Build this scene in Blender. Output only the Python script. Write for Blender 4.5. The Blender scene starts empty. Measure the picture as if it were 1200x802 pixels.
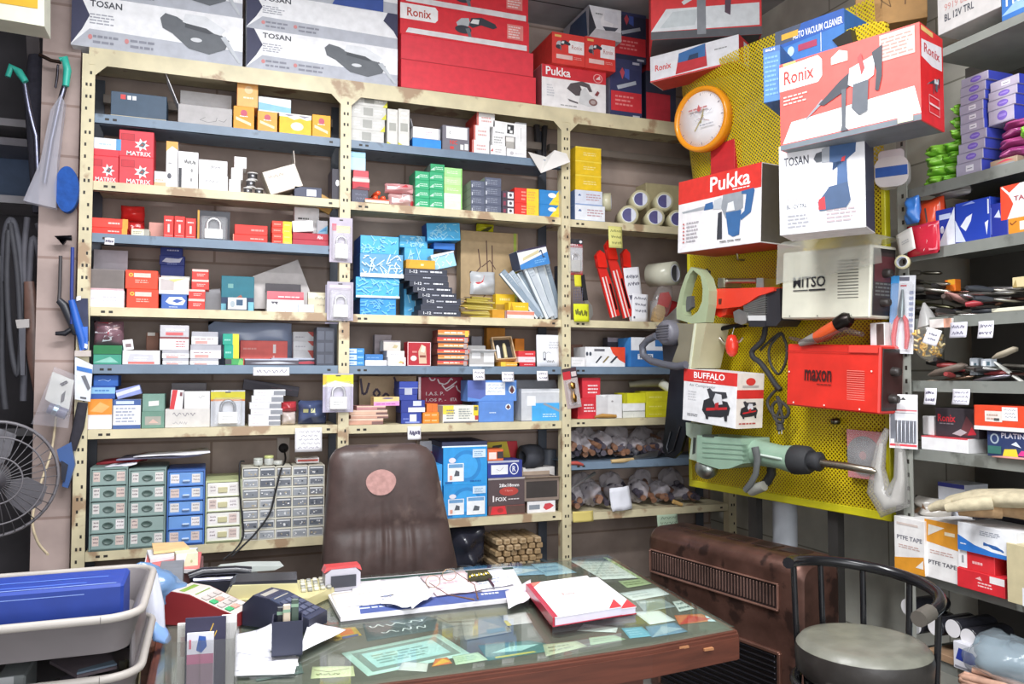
import bpy,random
from math import*
from mathutils import Vector,Matrix
C=bpy.context.scene
# ---------------- camera, world, lights, exposure ----------------
F=933.0;YAW=radians(20.6);PITCH=atan(39/933);EYE=Vector((0,0,1.48))
cd=bpy.data.cameras.new('camera');cam=bpy.data.objects.new('camera',cd)
C.collection.objects.link(cam);C.camera=cam
cd.sensor_width=36.0;cd.lens=F*36/1200;cd.clip_start=0.02
cam.location=EYE;cam.rotation_euler=(pi/2+PITCH,0,-YAW)
C.view_settings.view_transform='Standard';C.view_settings.look='None'
C.view_settings.gamma=1;C.view_settings.use_curve_mapping=False
C.view_settings.exposure=0.0
wd=bpy.data.worlds.new('daylight');C.world=wd;wd.use_nodes=True
wd.node_tree.nodes['Background'].inputs[0].default_value=(0.93,0.96,1,1)
wd.node_tree.nodes['Background'].inputs[1].default_value=1.8
def area(name,loc,rot,sx,sy,power,col=(1,1,1)):
    l=bpy.data.lights.new(name,'AREA');l.shape='RECTANGLE';l.size=sx;l.size_y=sy
    l.energy=power;l.color=col
    o=bpy.data.objects.new(name,l);C.collection.objects.link(o);o.location=loc;o.rotation_euler=rot
area('fluorescent_light',(0.3,1.9,3.40),(0,0,0),1.6,0.3,105,(.97,.98,1))
area('fluorescent_light',(1.0,0.2,3.42),(0,0,0),1.6,0.3,80,(.97,.98,1))
area('shopfront_light',(0.1,-1.6,1.9),(radians(86),0,radians(-10)),2.6,2.4,70,(.97,.98,1))
# ---------------- materials ----------------
def lin(h):
    h=h.lstrip('#')
    if len(h)==3:h=''.join(c*2 for c in h)
    v=[int(h[i:i+2],16)/255 for i in(0,2,4)]
    return tuple(x/12.92 if x<=.04045 else((x+.055)/1.055)**2.4 for x in v)+(1,)
KIND=dict(card=(.55,0,25,.10),gloss=(.22,0,8,.06),plastic=(.4,0,12,.08),metal=(.35,1,15,.15),paint=(.42,.0,9,.16),
            paper=(.8,0,10,.05),wood=(.55,0,0,.3),rubber=(.7,0,20,.15),leather=(.38,0,14,.25),cloth=(.9,0,40,.2),wall=(.9,0,4,.3),copper=(.33,.6,9,.4),ink=(.6,0,0,0))
_M={}
def mat(c,kind='card'):
    k=(c,kind)
    if k in _M:return _M[k]
    m=bpy.data.materials.new(kind+'_'+c.lstrip('#'));_M[k]=m;m.use_nodes=True
    nt=m.node_tree;N=nt.nodes;Lk=nt.links;b=N['Principled BSDF'];col=lin(c)
    if kind in('clear','bag','glass'):
        N.remove(b);out=N['Material Output']
        tr=N.new('ShaderNodeBsdfTransparent');tr.inputs[0].default_value=(1,1,1,1)if kind!='glass' else(.95,.975,.955,1)
        gl=N.new('ShaderNodeBsdfGlossy');gl.inputs['Roughness'].default_value=.12 if kind!='glass' else .03
        df=N.new('ShaderNodeBsdfDiffuse');df.inputs[0].default_value=col
        mx=N.new('ShaderNodeMixShader');mx2=N.new('ShaderNodeMixShader')
        lw=N.new('ShaderNodeLayerWeight');lw.inputs[0].default_value=.5;pw=N.new('ShaderNodeMath');pw.operation='POWER';pw.inputs[1].default_value=3.5;mu=N.new('ShaderNodeMath');mu.operation='MULTIPLY_ADD';mu.inputs[1].default_value=.55;mu.inputs[2].default_value=.025
        nz=N.new('ShaderNodeTexNoise');nz.inputs['Scale'].default_value=30
        bp=N.new('ShaderNodeBump');bp.inputs['Strength'].default_value=.5 if kind=='bag' else .05
        Lk.new(nz.outputs[0],bp.inputs['Height']);Lk.new(bp.outputs[0],gl.inputs['Normal'])
        Lk.new(lw.outputs['Facing'],pw.inputs[0]);Lk.new(pw.outputs[0],mu.inputs[0]);Lk.new(mu.outputs[0],mx.inputs[0]);Lk.new(tr.outputs[0],mx.inputs[1]);Lk.new(gl.outputs[0],mx.inputs[2])
        mx2.inputs[0].default_value={'clear':.12,'bag':.36,'glass':.015}[kind]
        Lk.new(mx.outputs[0],mx2.inputs[1]);Lk.new(df.outputs[0],mx2.inputs[2]);Lk.new(mx2.outputs[0],out.inputs[0])
        return m
    ro,me,sc,am=KIND[kind]
    b.inputs['Roughness'].default_value=ro;b.inputs['Metallic'].default_value=me
    b.inputs['Base Color'].default_value=col
    if am:
        tc=N.new('ShaderNodeTexCoord');nz=N.new('ShaderNodeTexNoise');nz.inputs['Scale'].default_value=sc or 5
        nz.inputs['Detail'].default_value=4
        src=tc.outputs['Object']
        if kind=='wood':
            mp=N.new('ShaderNodeMapping');mp.inputs['Scale'].default_value=(1.2,8,14);Lk.new(src,mp.inputs[0]);src=mp.outputs[0]
        Lk.new(src,nz.inputs['Vector'])
        mr=N.new('ShaderNodeMapRange');mr.inputs['From Min'].default_value=.3;mr.inputs['From Max'].default_value=.7
        mr.inputs['To Min'].default_value=1-am;mr.inputs['To Max'].default_value=1+am*.6
        mx=N.new('ShaderNodeMix');mx.data_type='RGBA';mx.blend_type='MULTIPLY';mx.inputs['Factor'].default_value=1
        mx.inputs[6].default_value=col
        Lk.new(nz.outputs[0],mr.inputs[0]);Lk.new(mr.outputs[0],mx.inputs[7]);Lk.new(mx.outputs[2],b.inputs['Base Color'])
        if kind in('leather','wall','copper','cloth'):
            bp=N.new('ShaderNodeBump');bp.inputs['Strength'].default_value=.25;bp.inputs['Distance'].default_value=.01
            Lk.new(nz.outputs[0],bp.inputs['Height']);Lk.new(bp.outputs[0],b.inputs['Normal'])
    return m
def worn(c1,c2,kind='paint',scale=6,cut=.58):          # paint worn through to another colour
    k=(c1,c2,kind,scale)
    if k in _M:return _M[k]
    m=mat(c1,kind).copy();m.name='worn_'+c1.lstrip('#');_M[k]=m
    nt=m.node_tree;N=nt.nodes;b=N['Principled BSDF'];old=b.inputs['Base Color'].links[0].from_socket
    tc=N.new('ShaderNodeTexCoord');nz=N.new('ShaderNodeTexNoise');nz.inputs['Scale'].default_value=scale;nz.inputs['Detail'].default_value=6
    nt.links.new(tc.outputs['Object'],nz.inputs['Vector'])
    mr=N.new('ShaderNodeMapRange');mr.inputs[1].default_value=cut;mr.inputs[2].default_value=cut+.06;nt.links.new(nz.outputs[0],mr.inputs[0])
    mx=N.new('ShaderNodeMix');mx.data_type='RGBA';mx.inputs[7].default_value=lin(c2)
    nt.links.new(mr.outputs[0],mx.inputs[0]);nt.links.new(old,mx.inputs[6]);nt.links.new(mx.outputs[2],b.inputs['Base Color'])
    return m
def M_(c):return c if not isinstance(c,(str,tuple))else(mat(c)if isinstance(c,str)else mat(*c))
# ---------------- pixel to place ----------------
def ray(px,py):
    a=(px-600)/F;b=(401-py)/F;cp,sp=cos(PITCH),sin(PITCH)
    f=cp-b*sp;return Vector((f*sin(YAW)+a*cos(YAW),f*cos(YAW)-a*sin(YAW),sp+b*cp))
def hit(px,py,P,a):                                     # on the vertical plane through P whose x axis has yaw a
    n=Vector((-sin(a),cos(a),0));d=ray(px,py);return EYE+d*((Vector(P)-EYE).dot(n)/d.dot(n))
def atY(px,py,Y):return hit(px,py,(0,Y,0),0)
def atX(px,py,X):return hit(px,py,(X,0,0),pi/2)
def atZ(px,py,Z):
    d=ray(px,py);return EYE+d*((Z-EYE.z)/d.z)
def fr(O,a=0,tilt=0,lean=0):                            # frame: x along the front, y into depth, z up
    return Matrix.Translation(Vector(O))@Matrix.Rotation(a,4,'Z')@Matrix.Rotation(tilt,4,'Y')@Matrix.Rotation(lean,4,'X')
# ---------------- mesh builder ----------------
class MB:
    def __init__(s):s.v=[];s.f=[];s.m=[];s.mats=[];s.sm=[];s.T=Matrix()
    def mi(s,m):
        m=M_(m)
        if m not in s.mats:s.mats.append(m)
        return s.mats.index(m)
    def add(s,vs,fs,m,smooth=False):
        b=len(s.v);s.v+=[tuple(s.T@Vector(p))for p in vs];i=s.mi(m)
        for f in fs:s.f.append([b+k for k in f]);s.m.append(i);s.sm.append(smooth)
        return s
    def box(s,x0,x1,y0,y1,z0,z1,m,bev=0):
        if not bev:
            v=[(x,y,z)for z in(z0,z1)for y in(y0,y1)for x in(x0,x1)]
            return s.add(v,[(0,2,3,1),(4,5,7,6),(0,1,5,4),(2,6,7,3),(0,4,6,2),(1,3,7,5)],m)
        b=min(bev,(x1-x0)/2.2,(y1-y0)/2.2,(z1-z0)/2.2);v=[];idx={}
        X,Y,Z=(x0,x1),(y0,y1),(z0,z1)
        for i in(0,1):
            for j in(0,1):
                for k in(0,1):
                    p=(X[i],Y[j],Z[k]);q=(p[0]+b*(1-2*i),p[1]+b*(1-2*j),p[2]+b*(1-2*k))
                    for ax in range(3):
                        idx[i,j,k,ax]=len(v);v.append(tuple(p[t]if t==ax else q[t]for t in range(3)))
        fs=[]
        for ax in range(3):
            o1,o2=[t for t in range(3)if t!=ax]
            for sd in(0,1):
                def key(a_,b_):
                    t=[0,0,0];t[ax]=sd;t[o1]=a_;t[o2]=b_;return idx[t[0],t[1],t[2],ax]
                fs.append([key(0,0),key(1,0),key(1,1),key(0,1)])
            for e in((0,0),(0,1),(1,0),(1,1)):
                def k2(side,axx):
                    t=[0,0,0];t[ax]=side;t[o1]=e[0];t[o2]=e[1];return idx[t[0],t[1],t[2],axx]
                fs.append([k2(0,o1),k2(1,o1),k2(1,o2),k2(0,o2)])
        for i in(0,1):
            for j in(0,1):
                for k in(0,1):fs.append([idx[i,j,k,0],idx[i,j,k,1],idx[i,j,k,2]])
        cc=Vector(((x0+x1)/2,(y0+y1)/2,(z0+z1)/2));out=[]
        for f in fs:
            a_,b_,c_=[Vector(v[t])for t in f[:3]]
            if(b_-a_).cross(c_-a_).dot((a_+b_+c_)/3-cc)<0:f=f[::-1]
            out.append(f)
        return s.add(v,out,m)
    def quad(s,a,b,c,d,m):return s.add([a,b,c,d],[(0,1,2,3)],m)
    def prism(s,pts,y0,y1,m,smooth=False):            # outline in x,z (counter-clockwise from the front) extruded along y
        n=len(pts)
        v=[(x,y0,z)for x,z in pts]+[(x,y1,z)for x,z in pts]
        fs=[list(range(n)),list(range(2*n-1,n-1,-1))]+[[i,n+i,n+(i+1)%n,(i+1)%n]for i in range(n)]
        return s.add(v,fs,m,smooth)
    def slab(s,pts,z0,z1,m):                           # outline in x,y extruded along z
        n=len(pts);v=[(x,y,z0)for x,y in pts]+[(x,y,z1)for x,y in pts]
        return s.add(v,[list(range(n-1,-1,-1)),list(range(n,2*n))]+[[i,(i+1)%n,n+(i+1)%n,n+i]for i in range(n)],m)
    def tube(s,path,r,m,n=10,cap=True,flat=1.0):
        P=[Vector(p)for p in path];K=len(P);rs=r if isinstance(r,(list,tuple))else[r]*K
        v=[];fs=[];up=None
        for i in range(K):
            t=(P[min(i+1,K-1)]-P[max(i-1,0)])
            t=t.normalized()if t.length>1e-9 else Vector((0,0,1))
            if up is None:up=Vector((0,0,1))if abs(t.z)<.9 else Vector((0,1,0))
            sd=t.cross(up).normalized();up=sd.cross(t).normalized()
            for k in range(n):
                a=2*pi*k/n;v.append(tuple(P[i]+sd*(cos(a)*rs[i])+up*(sin(a)*rs[i]*flat)))
        for i in range(K-1):
            for k in range(n):
                a,b=i*n+k,i*n+(k+1)%n;fs.append([a,b,b+n,a+n])
        s.add(v,fs,m,True)
        if cap:
            s.add(v[:n],[list(range(n-1,-1,-1))],m);s.add(v[-n:],[list(range(n))],m)
        return s
    def lathe(s,prof,m,n=24,axis='z',O=(0,0,0),smooth=True,sx=1,sy=1):
        v=[];fs=[];K=len(prof)
        for r,h in prof:
            for k in range(n):
                a=2*pi*k/n;c,d=r*cos(a)*sx,r*sin(a)*sy
                p=(c,d,h)if axis=='z' else((c,h,d)if axis=='y' else(h,c,d))
                v.append((p[0]+O[0],p[1]+O[1],p[2]+O[2]))
        for i in range(K-1):
            for k in range(n):
                q=[i*n+k,i*n+(k+1)%n,(i+1)*n+(k+1)%n,(i+1)*n+k]
                fs.append(q[::-1]if axis=='y' else q)
        s.add(v,fs,m,smooth)
        if abs(prof[0][0]-prof[-1][0])<1e-6 and prof[0][0]>1e-6:
            e=(K-1)*n;q=[[e+k,e+(k+1)%n,(k+1)%n,k]for k in range(n)];return s.add(v,[t[::-1]for t in q]if axis=='y' else q,m,smooth)
        if prof[0][0]>1e-6:s.add(v[:n],[list(range(n-1,-1,-1))],m)
        if prof[-1][0]>1e-6:s.add(v[-n:],[list(range(n))],m)
        return s
    def blob(s,O,rx,ry,rz,m,seed=0,amp=.15,nu=16,nv=10,freq=2.0):
        rr=random.Random(seed);ph=[rr.uniform(0,6.3)for _ in range(9)];v=[];fs=[]
        for j in range(nv+1):
            t=pi*j/nv
            for i in range(nu):
                a=2*pi*i/nu
                k=1+amp*(sin(freq*a+ph[0]+3*t)*.5+sin(2*freq*a+ph[1]-2*t)*.35+cos(3*t+ph[2])*.3+sin(5*a+7*t+ph[3])*.25)
                v.append((O[0]+rx*k*sin(t)*cos(a),O[1]+ry*k*sin(t)*sin(a),O[2]+rz*k*cos(t)))
        for j in range(nv):
            for i in range(nu):
                a,b=j*nu+i,j*nu+(i+1)%nu;fs.append([a,a+nu,b+nu,b])
        return s.add(v,fs,m,True)
    def build(s,name,parent=None,mw=None):
        me=bpy.data.meshes.new(name);me.from_pydata(s.v,[],s.f)
        for m in s.mats:me.materials.append(m)
        me.polygons.foreach_set('material_index',s.m);me.polygons.foreach_set('use_smooth',s.sm);me.update()
        o=bpy.data.objects.new(name,me);C.collection.objects.link(o)
        if parent:o.parent=parent
        if mw is not None:o.matrix_world=mw
        return o
def tag(o,label,cat,group=None,kind=None):
    if label:o['label']=label
    if cat:o['category']=cat
    if group:o['group']=group
    if kind:o['kind']=kind
    return o
def empty(name,mw,label,cat,group=None):
    o=bpy.data.objects.new(name,None);C.collection.objects.link(o);o.matrix_world=mw;o.empty_display_size=.05
    return tag(o,label,cat,group)
def struct(name,mb):return tag(mb.build(name),None,None,None,'structure')
def copy_tree(o,parent=None):
    c=o.copy();C.collection.objects.link(c)
    if parent:c.parent=parent
    for ch in list(o.children):copy_tree(ch,c)
    return c
# ---------------- printing on faces ----------------
_TX={}
def text_mesh(t,bold):
    k=(t,bold)
    if k not in _TX:
        cu=bpy.data.curves.new('lettering','FONT');cu.body=t;cu.offset=.018 if bold else 0;cu.resolution_u=2
        ob=bpy.data.objects.new('lettering',cu);C.collection.objects.link(ob)
        dg=bpy.context.evaluated_depsgraph_get();me=ob.evaluated_get(dg).to_mesh()
        vs=[tuple(v.co)for v in me.vertices];fs=[list(p.vertices)for p in me.polygons]
        ob.evaluated_get(dg).to_mesh_clear();bpy.data.objects.remove(ob);bpy.data.curves.remove(cu)
        xs=[v[0]for v in vs];ys=[v[1]for v in vs]
        _TX[k]=(vs,fs,min(xs),max(xs),min(ys),max(ys))
    return _TX[k]
def R(u0,v0,u1,v1,c):return('P',[(u0,v0),(u1,v0),(u1,v1),(u0,v1)],c)
def P(pts,c):return('P',pts,c)
def E_(u,v,ru,rv,c,n=20):return('P',[(u+ru*cos(2*pi*k/n),v+rv*sin(2*pi*k/n))for k in range(n)],c)
def T(t,u0,v0,u1,v1,c,b=0):return('T',t,u0,v0,u1,v1,c,b)
def L(u0,v0,u1,v1,n,c,sd=1):return('L',u0,v0,u1,v1,n,c,sd)
def H(u0,v0,u1,v1,n,c,sd=1):return('H',u0,v0,u1,v1,n,c,sd)
def S(pts,w,c):return('S',pts,w,c)                  # a stroke
def inkc(c):return mat(c,'card')if isinstance(c,str)else M_(c)
def draw(mb,decs,fn,w,h,k0=0,step=.0003):
    """decals in face units 0..1; fn(u, v, off) gives the 3-D point"""
    for i,d in enumerate(decs or()):
        off=step*(i+1+k0)
        if d[0]=='P':
            pts=d[1];n=len(pts)
            mb.add([fn(u,v,off)for u,v in pts],[list(range(n))],inkc(d[2]))
        elif d[0]=='T':
            vs,fs,x0,x1,y0,y1=text_mesh(d[1],d[7]);u0,v0,u1,v1=d[2:6]
            mb.add([fn(u0+(u1-u0)*(x-x0)/(x1-x0),v0+(v1-v0)*(y-y0)/(y1-y0),off)for x,y,z in vs],fs,inkc(d[6]))
        elif d[0]=='L':
            u0,v0,u1,v1,n,c,sd=d[1:];rr=random.Random(sd);dv=(v1-v0)/n
            for j in range(n):
                u=u0;e=u1-(u1-u0)*rr.uniform(0,.3)
                while u<e-.01:
                    q=min(e,u+(u1-u0)*rr.uniform(.1,.3));a=v1-dv*(j+.75);b=v1-dv*(j+.3)
                    mb.add([fn(u,a,off),fn(q,a,off),fn(q,b,off),fn(u,b,off)],[(0,1,2,3)],inkc(c));u=q+(u1-u0)*.04
        elif d[0]in 'HS':
            strokes=[]
            if d[0]=='S':strokes.append((d[1],d[2]));c=d[3]
            else:
                u0,v0,u1,v1,n,c,sd=d[1:];rr=random.Random(sd);dv=(v1-v0)/n
                for j in range(n):
                    u=u0+(u1-u0)*rr.uniform(0,.15);vm=v1-dv*(j+.5)
                    while u<u1-(u1-u0)*.12:
                        q=u+(u1-u0)*rr.uniform(.14,.3);q=min(q,u1);pts=[];ph=rr.uniform(0,6)
                        for t in range(7):pts.append((u+(q-u)*t/6,vm+dv*.3*sin(ph+t*1.5)*rr.uniform(.4,1)))
                        strokes.append((pts,dv*h*.09));u=q+(u1-u0)*.05
            for pts,wd in strokes:
                for(a,b),(c2,d2)in zip(pts,pts[1:]):
                    dx,dy=(c2-a)*w,(d2-b)*h;l=hypot(dx,dy)or 1;nx,ny=-dy/l*wd/2/w,dx/l*wd/2/h
                    mb.add([fn(a-nx,b-ny,off),fn(c2-nx,d2-ny,off),fn(c2+nx,d2+ny,off),fn(a+nx,b+ny,off)],[(0,1,2,3)],inkc(c))
def sub(decs,u0,v0,u1,v1):                             # squeeze decals into a sub-rectangle
    o=[];fu=lambda u:u0+(u1-u0)*u;fv=lambda v:v0+(v1-v0)*v
    for d in decs:
        if d[0]=='P':o.append(('P',[(fu(u),fv(v))for u,v in d[1]],d[2]))
        elif d[0]=='S':o.append(('S',[(fu(u),fv(v))for u,v in d[1]],d[2],d[3]))
        elif d[0]=='T':o.append((d[0],d[1],fu(d[2]),fv(d[3]),fu(d[4]),fv(d[5]))+d[6:])
        else:o.append((d[0],fu(d[1]),fv(d[2]),fu(d[3]),fv(d[4]))+d[5:])
    return o
def faces(w,d,h,x0=0,y0=0,z0=0):
    return dict(front=(lambda u,v,o:(x0+u*w,y0-o,z0+v*h),w,h),left=(lambda u,v,o:(x0-o,y0+d*(1-u),z0+v*h),d,h),
                right=(lambda u,v,o:(x0+w+o,y0+d*u,z0+v*h),d,h),top=(lambda u,v,o:(x0+u*w,y0+d*v,z0+h+o),w,d),
                bottom=(lambda u,v,o:(x0+u*w,y0+d*(1-v),z0-o),w,d))
def carton_mb(w,d,h,col,front=None,bev=.0015,**other):
    mb=MB();mb.box(0,w,0,d,0,h,col,bev);F_=faces(w,d,h)
    # the tuck flap's seam round the lid
    if front:draw(mb,front,*F_['front'])
    for k,v in other.items():
        if isinstance(v,str):v=[R(.012,.012,.988,.988,v)]
        draw(mb,v,*F_[k])
    return mb
def carton(name,label,cat,group,mw,w,d,h,col,front=None,**other):
    return tag(carton_mb(w,d,h,col,front,**other).build(name,None,mw),label,cat,group)
# ---------------- pictures printed on cartons ----------------
K1,K2,K3='#3a3d46','#6d7078','#b8bcc0'
GRINDER=[P([(.0,.55),(.12,.75),(.3,.8),(.34,.55),(.2,.3),(.05,.35)],K3),E_(.17,.3,.2,.17,K1),P([(.3,.5),(.36,.82),(.62,.9),(.95,.72),(1,.58),(.9,.5),(.6,.58),(.4,.42)],K1),P([(.34,.6),(.4,.78),(.56,.8),(.54,.6)],'#e8e8e8'),P([(.22,.34),(.3,.02),(.37,.04),(.32,.4)],K2)]
BIGSAW=[P([(.0,.82),(.06,.95),(.2,.9),(.3,.8),(.62,.75),(.85,.5),(.8,.28),(.6,.12),(.35,.2),(.15,.5),(.03,.6)],'#666a70'),P([(.27,.8),(.3,1),(.55,1),(.8,.75),(.74,.6),(.55,.66)],'#e4e6ea'),E_(.44,.42,.07,.05,'#d6d8dc'),P([(.74,.55),(.8,.6),(1,.02),(.97,0)],'#c2c6cc'),P([(.3,.78),(.56,.72),(.66,.62),(.6,.6),(.3,.68)],'#4b4e54')]
HAMMER=[P([(.0,.78),(.34,.82),(.34,.74),(.02,.74)],'#a9afb6'),P([(.32,.72),(.34,.86),(.44,.88),(.46,.72)],'B'),P([(.45,.7),(.46,.9),(.56,.94),(.58,.68)],'#c8cdd2'),P([(.56,.7),(.58,.98),(.84,.98),(.84,.62),(.62,.45)],'#9aa0a8'),P([(.82,.98),(.97,1),(.98,.95),(.94,.5),(.82,.36),(.8,.45),(.86,.55),(.88,.9),(.82,.92)],'B'),P([(.62,.58),(.66,.1),(.72,.03),(.8,.06),(.82,.58)],'B'),P([(.52,.6),(.57,.62),(.58,.02),(.51,.02)],K1),P([(.63,.6),(.65,.78),(.72,.8),(.74,.6)],'#e6e9ec')]
def recolour(pic,c):return[tuple(c if x=='B' else x for x in d)for d in pic]
BREAKER=[P([(.0,.02),(.3,.32),(.28,.38),(.02,.04)],'#8d929a'),P([(.24,.3),(.5,.6),(.64,.72),(.7,.55),(.5,.38),(.3,.26)],K1),P([(.6,.5),(.62,.76),(.92,.88),(.9,.55),(.7,.4)],'#dfe2e6'),P([(.88,.92),(1,1),(.99,.5),(.95,.28),(.91,.3),(.93,.6)],K1),P([(.52,.45),(.58,.45),(.56,-.18),(.6,-.24),(.5,-.24),(.52,-.15)],'#555a62'),P([(.66,.48),(.64,.1),(.72,-.04),(.82,0),(.84,.5)],'#585d66'),P([(.72,.9),(.76,.96),(.8,.7),(.76,.6)],'#c44')]
DRILL=[P([(.0,.82),(.06,.76),(.2,.76),(.2,.92),(.06,.9)],'#595e66'),P([(.19,.74),(.19,.95),(.37,.99),(.36,.74)],'#a9adb4'),P([(.36,.74),(.37,1.0),(.96,1.0),(.94,.84),(.74,.74),(.76,.4),(.52,.36),(.54,.68),(.44,.72),(.42,.6),(.46,.72)],'#42608c'),P([(.34,.36),(.76,.4),(.82,.12),(.72,.02),(.12,.0),(.08,.14),(.28,.3)],'#3e5577'),P([(.1,.02),(.1,.18),(.24,.22),(.26,.02)],'#c8323a'),P([(.62,.72),(.64,.78),(.72,.8),(.7,.72)],'#c8323a')]
CIRC=[P([(.0,.62),(.1,.84),(.42,.98),(.62,.9),(.7,.62),(.62,.6),(.55,.76),(.36,.8),(.42,.6),(.4,.4),(.24,.38)],'#5a5154'),P([(.32,.1),(.38,.6),(.5,.75),(.62,.5),(.8,.34),(.78,.08),(.6,0)],'#d9d9da'),E_(.72,.2,.12,.14,'#8a6a66'),E_(.72,.2,.07,.08,'#b9a9a6'),P([(.76,.5),(.84,.68),(.9,.62),(.84,.46)],'#8c4448'),P([(.02,.22),(.3,.12),(.3,.06),(.06,.14)],'#6a6466')]
COMPRESSOR=[P([(.05,.2),(.1,.55),(.3,.66),(.9,.6),(1,.4),(.95,.15),(.7,.05),(.2,.0)],'#2b2b30'),P([(.2,.3),(.9,.42),(.9,.34),(.2,.2)],'#c8262c'),P([(.2,.95),(.3,1),(.4,.9),(.85,.92),(.9,.75),(.6,.62),(.3,.66)],'#38383e'),P([(.42,.6),(.5,.84),(.7,.82),(.75,.5),(.5,.44)],'#d8d8dc'),P([(.15,.2),(.3,.2),(.28,-.08),(.2,-.08)],'#2b2b30'),P([(.8,.15),(.92,.15),(.92,-.06),(.84,-.06)],'#2b2b30'),P([(.5,.5),(.62,.55),(.62,.3),(.5,.28)],'#b8262c')]
STAR=[P([(.5+(.5 if k%2==0 else .25)*cos(k*pi/7),.5+(.5 if k%2==0 else .25)*sin(k*pi/7))for k in range(14)],'#f2f2f2'),P([(.3,.4),(.55,.75),(.75,.6),(.6,.3)],'#5e6a74'),P([(.4,.45),(.55,.6),(.6,.45)],'#b9442e')]
# ---------------- room ----------------
def wallmat(c,line,sx,sz,axis=0,lw=.012):             # courses of block or planks
    m=mat(c,'wall').copy();nt=m.node_tree;N=nt.nodes;b=N['Principled BSDF'];old=b.inputs['Base Color'].links[0].from_socket
    tc=N.new('ShaderNodeTexCoord');sp=N.new('ShaderNodeSeparateXYZ');cb=N.new('ShaderNodeCombineXYZ')
    nt.links.new(tc.outputs['Object'],sp.inputs[0]);nt.links.new(sp.outputs[axis],cb.inputs[0]);nt.links.new(sp.outputs[2],cb.inputs[1])
    br=N.new('ShaderNodeTexBrick');br.inputs['Scale'].default_value=1;br.inputs['Brick Width'].default_value=sx;br.inputs['Row Height'].default_value=sz
    br.inputs['Mortar Size'].default_value=lw/2;br.inputs['Color1'].default_value=(1,1,1,1);br.inputs['Color2'].default_value=(.86,.86,.86,1);br.inputs['Mortar'].default_value=lin(line)
    nt.links.new(cb.outputs[0],br.inputs[0])
    mx=N.new('ShaderNodeMix');mx.data_type='RGBA';mx.blend_type='MULTIPLY';mx.inputs[0].default_value=1
    nt.links.new(old,mx.inputs[6]);nt.links.new(br.outputs[0],mx.inputs[7]);nt.links.new(mx.outputs[2],b.inputs['Base Color'])
    return m
CEIL=3.5
mb=MB();mb.box(-2.2,3.2,-2.5,4.7,-.1,0,mat('#7d7a76','wall'));struct('floor',mb)
mb=MB();mb.box(-2.2,3.2,-2.5,4.7,CEIL,CEIL+.1,wallmat('#a9a8aa','#666',.6,9,1));struct('ceiling',mb)
WB=wallmat('#b3a197','#cfc7c1',1.9,.29)
mb=MB();mb.box(-.66,3.2,4.16,4.3,0,CEIL,WB);struct('wall_back',mb)
mb=MB();mb.box(2.86,3.0,-2.5,4.16,0,CEIL,wallmat('#c9c9be','#b4b4ae',.62,.3,1,.008));struct('wall_right',mb)
mb=MB();mb.box(-1.75,-1.6,-2.5,4.7,0,CEIL,mat('#6e6a6c','wall'));struct('wall_left',mb)
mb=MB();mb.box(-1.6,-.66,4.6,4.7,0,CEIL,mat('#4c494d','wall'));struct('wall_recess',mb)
mb=MB();mb.box(-.70,-.555,3.84,4.6,0,CEIL,wallmat('#b3a09a','#d4ccc8',.5,.22));struct('wall_pier',mb)
# dim shelves in the recess left of the pier
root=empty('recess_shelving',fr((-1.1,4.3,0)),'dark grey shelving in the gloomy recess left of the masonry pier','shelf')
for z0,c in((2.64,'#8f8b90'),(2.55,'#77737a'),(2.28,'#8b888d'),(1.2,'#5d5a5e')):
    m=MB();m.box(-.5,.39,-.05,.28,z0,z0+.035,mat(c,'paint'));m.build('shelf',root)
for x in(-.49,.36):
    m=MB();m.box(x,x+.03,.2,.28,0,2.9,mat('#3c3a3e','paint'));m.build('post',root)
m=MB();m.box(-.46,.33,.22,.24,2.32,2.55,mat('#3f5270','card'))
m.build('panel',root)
# ---------------- the slotted-angle rack ----------------
YF,YD=3.80,4.12
GREY,CREAM=worn('#74879b','#5d6b7a','paint',9,.62),worn('#d6cba8','#a88d70','paint',7,.57)
POSTX=(-.541,.553,1.702,2.725)
rack=empty('shelving_rack',fr((.9,YF,0)),'long wall rack of cream and blue-grey angle-steel shelves packed with small boxes','shelf')
rack.matrix_world=Matrix.Identity(4)
HOLE=mat('#2c2722','card')
for i,x in enumerate(POSTX):
    w=.05;m=MB();top=2.86
    m.box(x,x+w,YF-.012,YF-.008,.0,top,CREAM);m.box(x,x+.004,YF-.008,YF+.04,0,top,CREAM)
    z=.12
    while z<top-.05:
        for dx in(.014,.030):
            if(int(z*100)+int(dx*1000))%3:m.box(x+dx,x+dx+.008,YF-.0126,YF-.011,z,z+.014,HOLE)
        z+=.052
    m.build('post',rack)
    m=MB();m.box(x,x+.05,YD-.01,YD,0,top,mat('#4f5560','paint'));m.box(x+.022,x+.026,YF+.05,YD-.01,0,.04,CREAM);m.build('rear_post',rack)
LV={}
def deck(bay,name,zl,col,lip=.042):
    x0,x1=POSTX[bay]+.05,POSTX[bay+1];m=MB()
    m.box(x0,x1,YF,YF+.004,zl,zl+lip,col);m.box(x0,x1,YF+.004,YD,zl+lip-.006,zl+lip,col);m.box(x0,x1,YF,YF+.02,zl,zl+.003,col)
    for xx in(x0+.04,x0+.07,x1-.05):m.box(xx,xx+.016,YF-.0006,YF+.001,zl+.016,zl+.026,HOLE)
    m.build('shelf',rack);LV[name]=zl+lip
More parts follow.
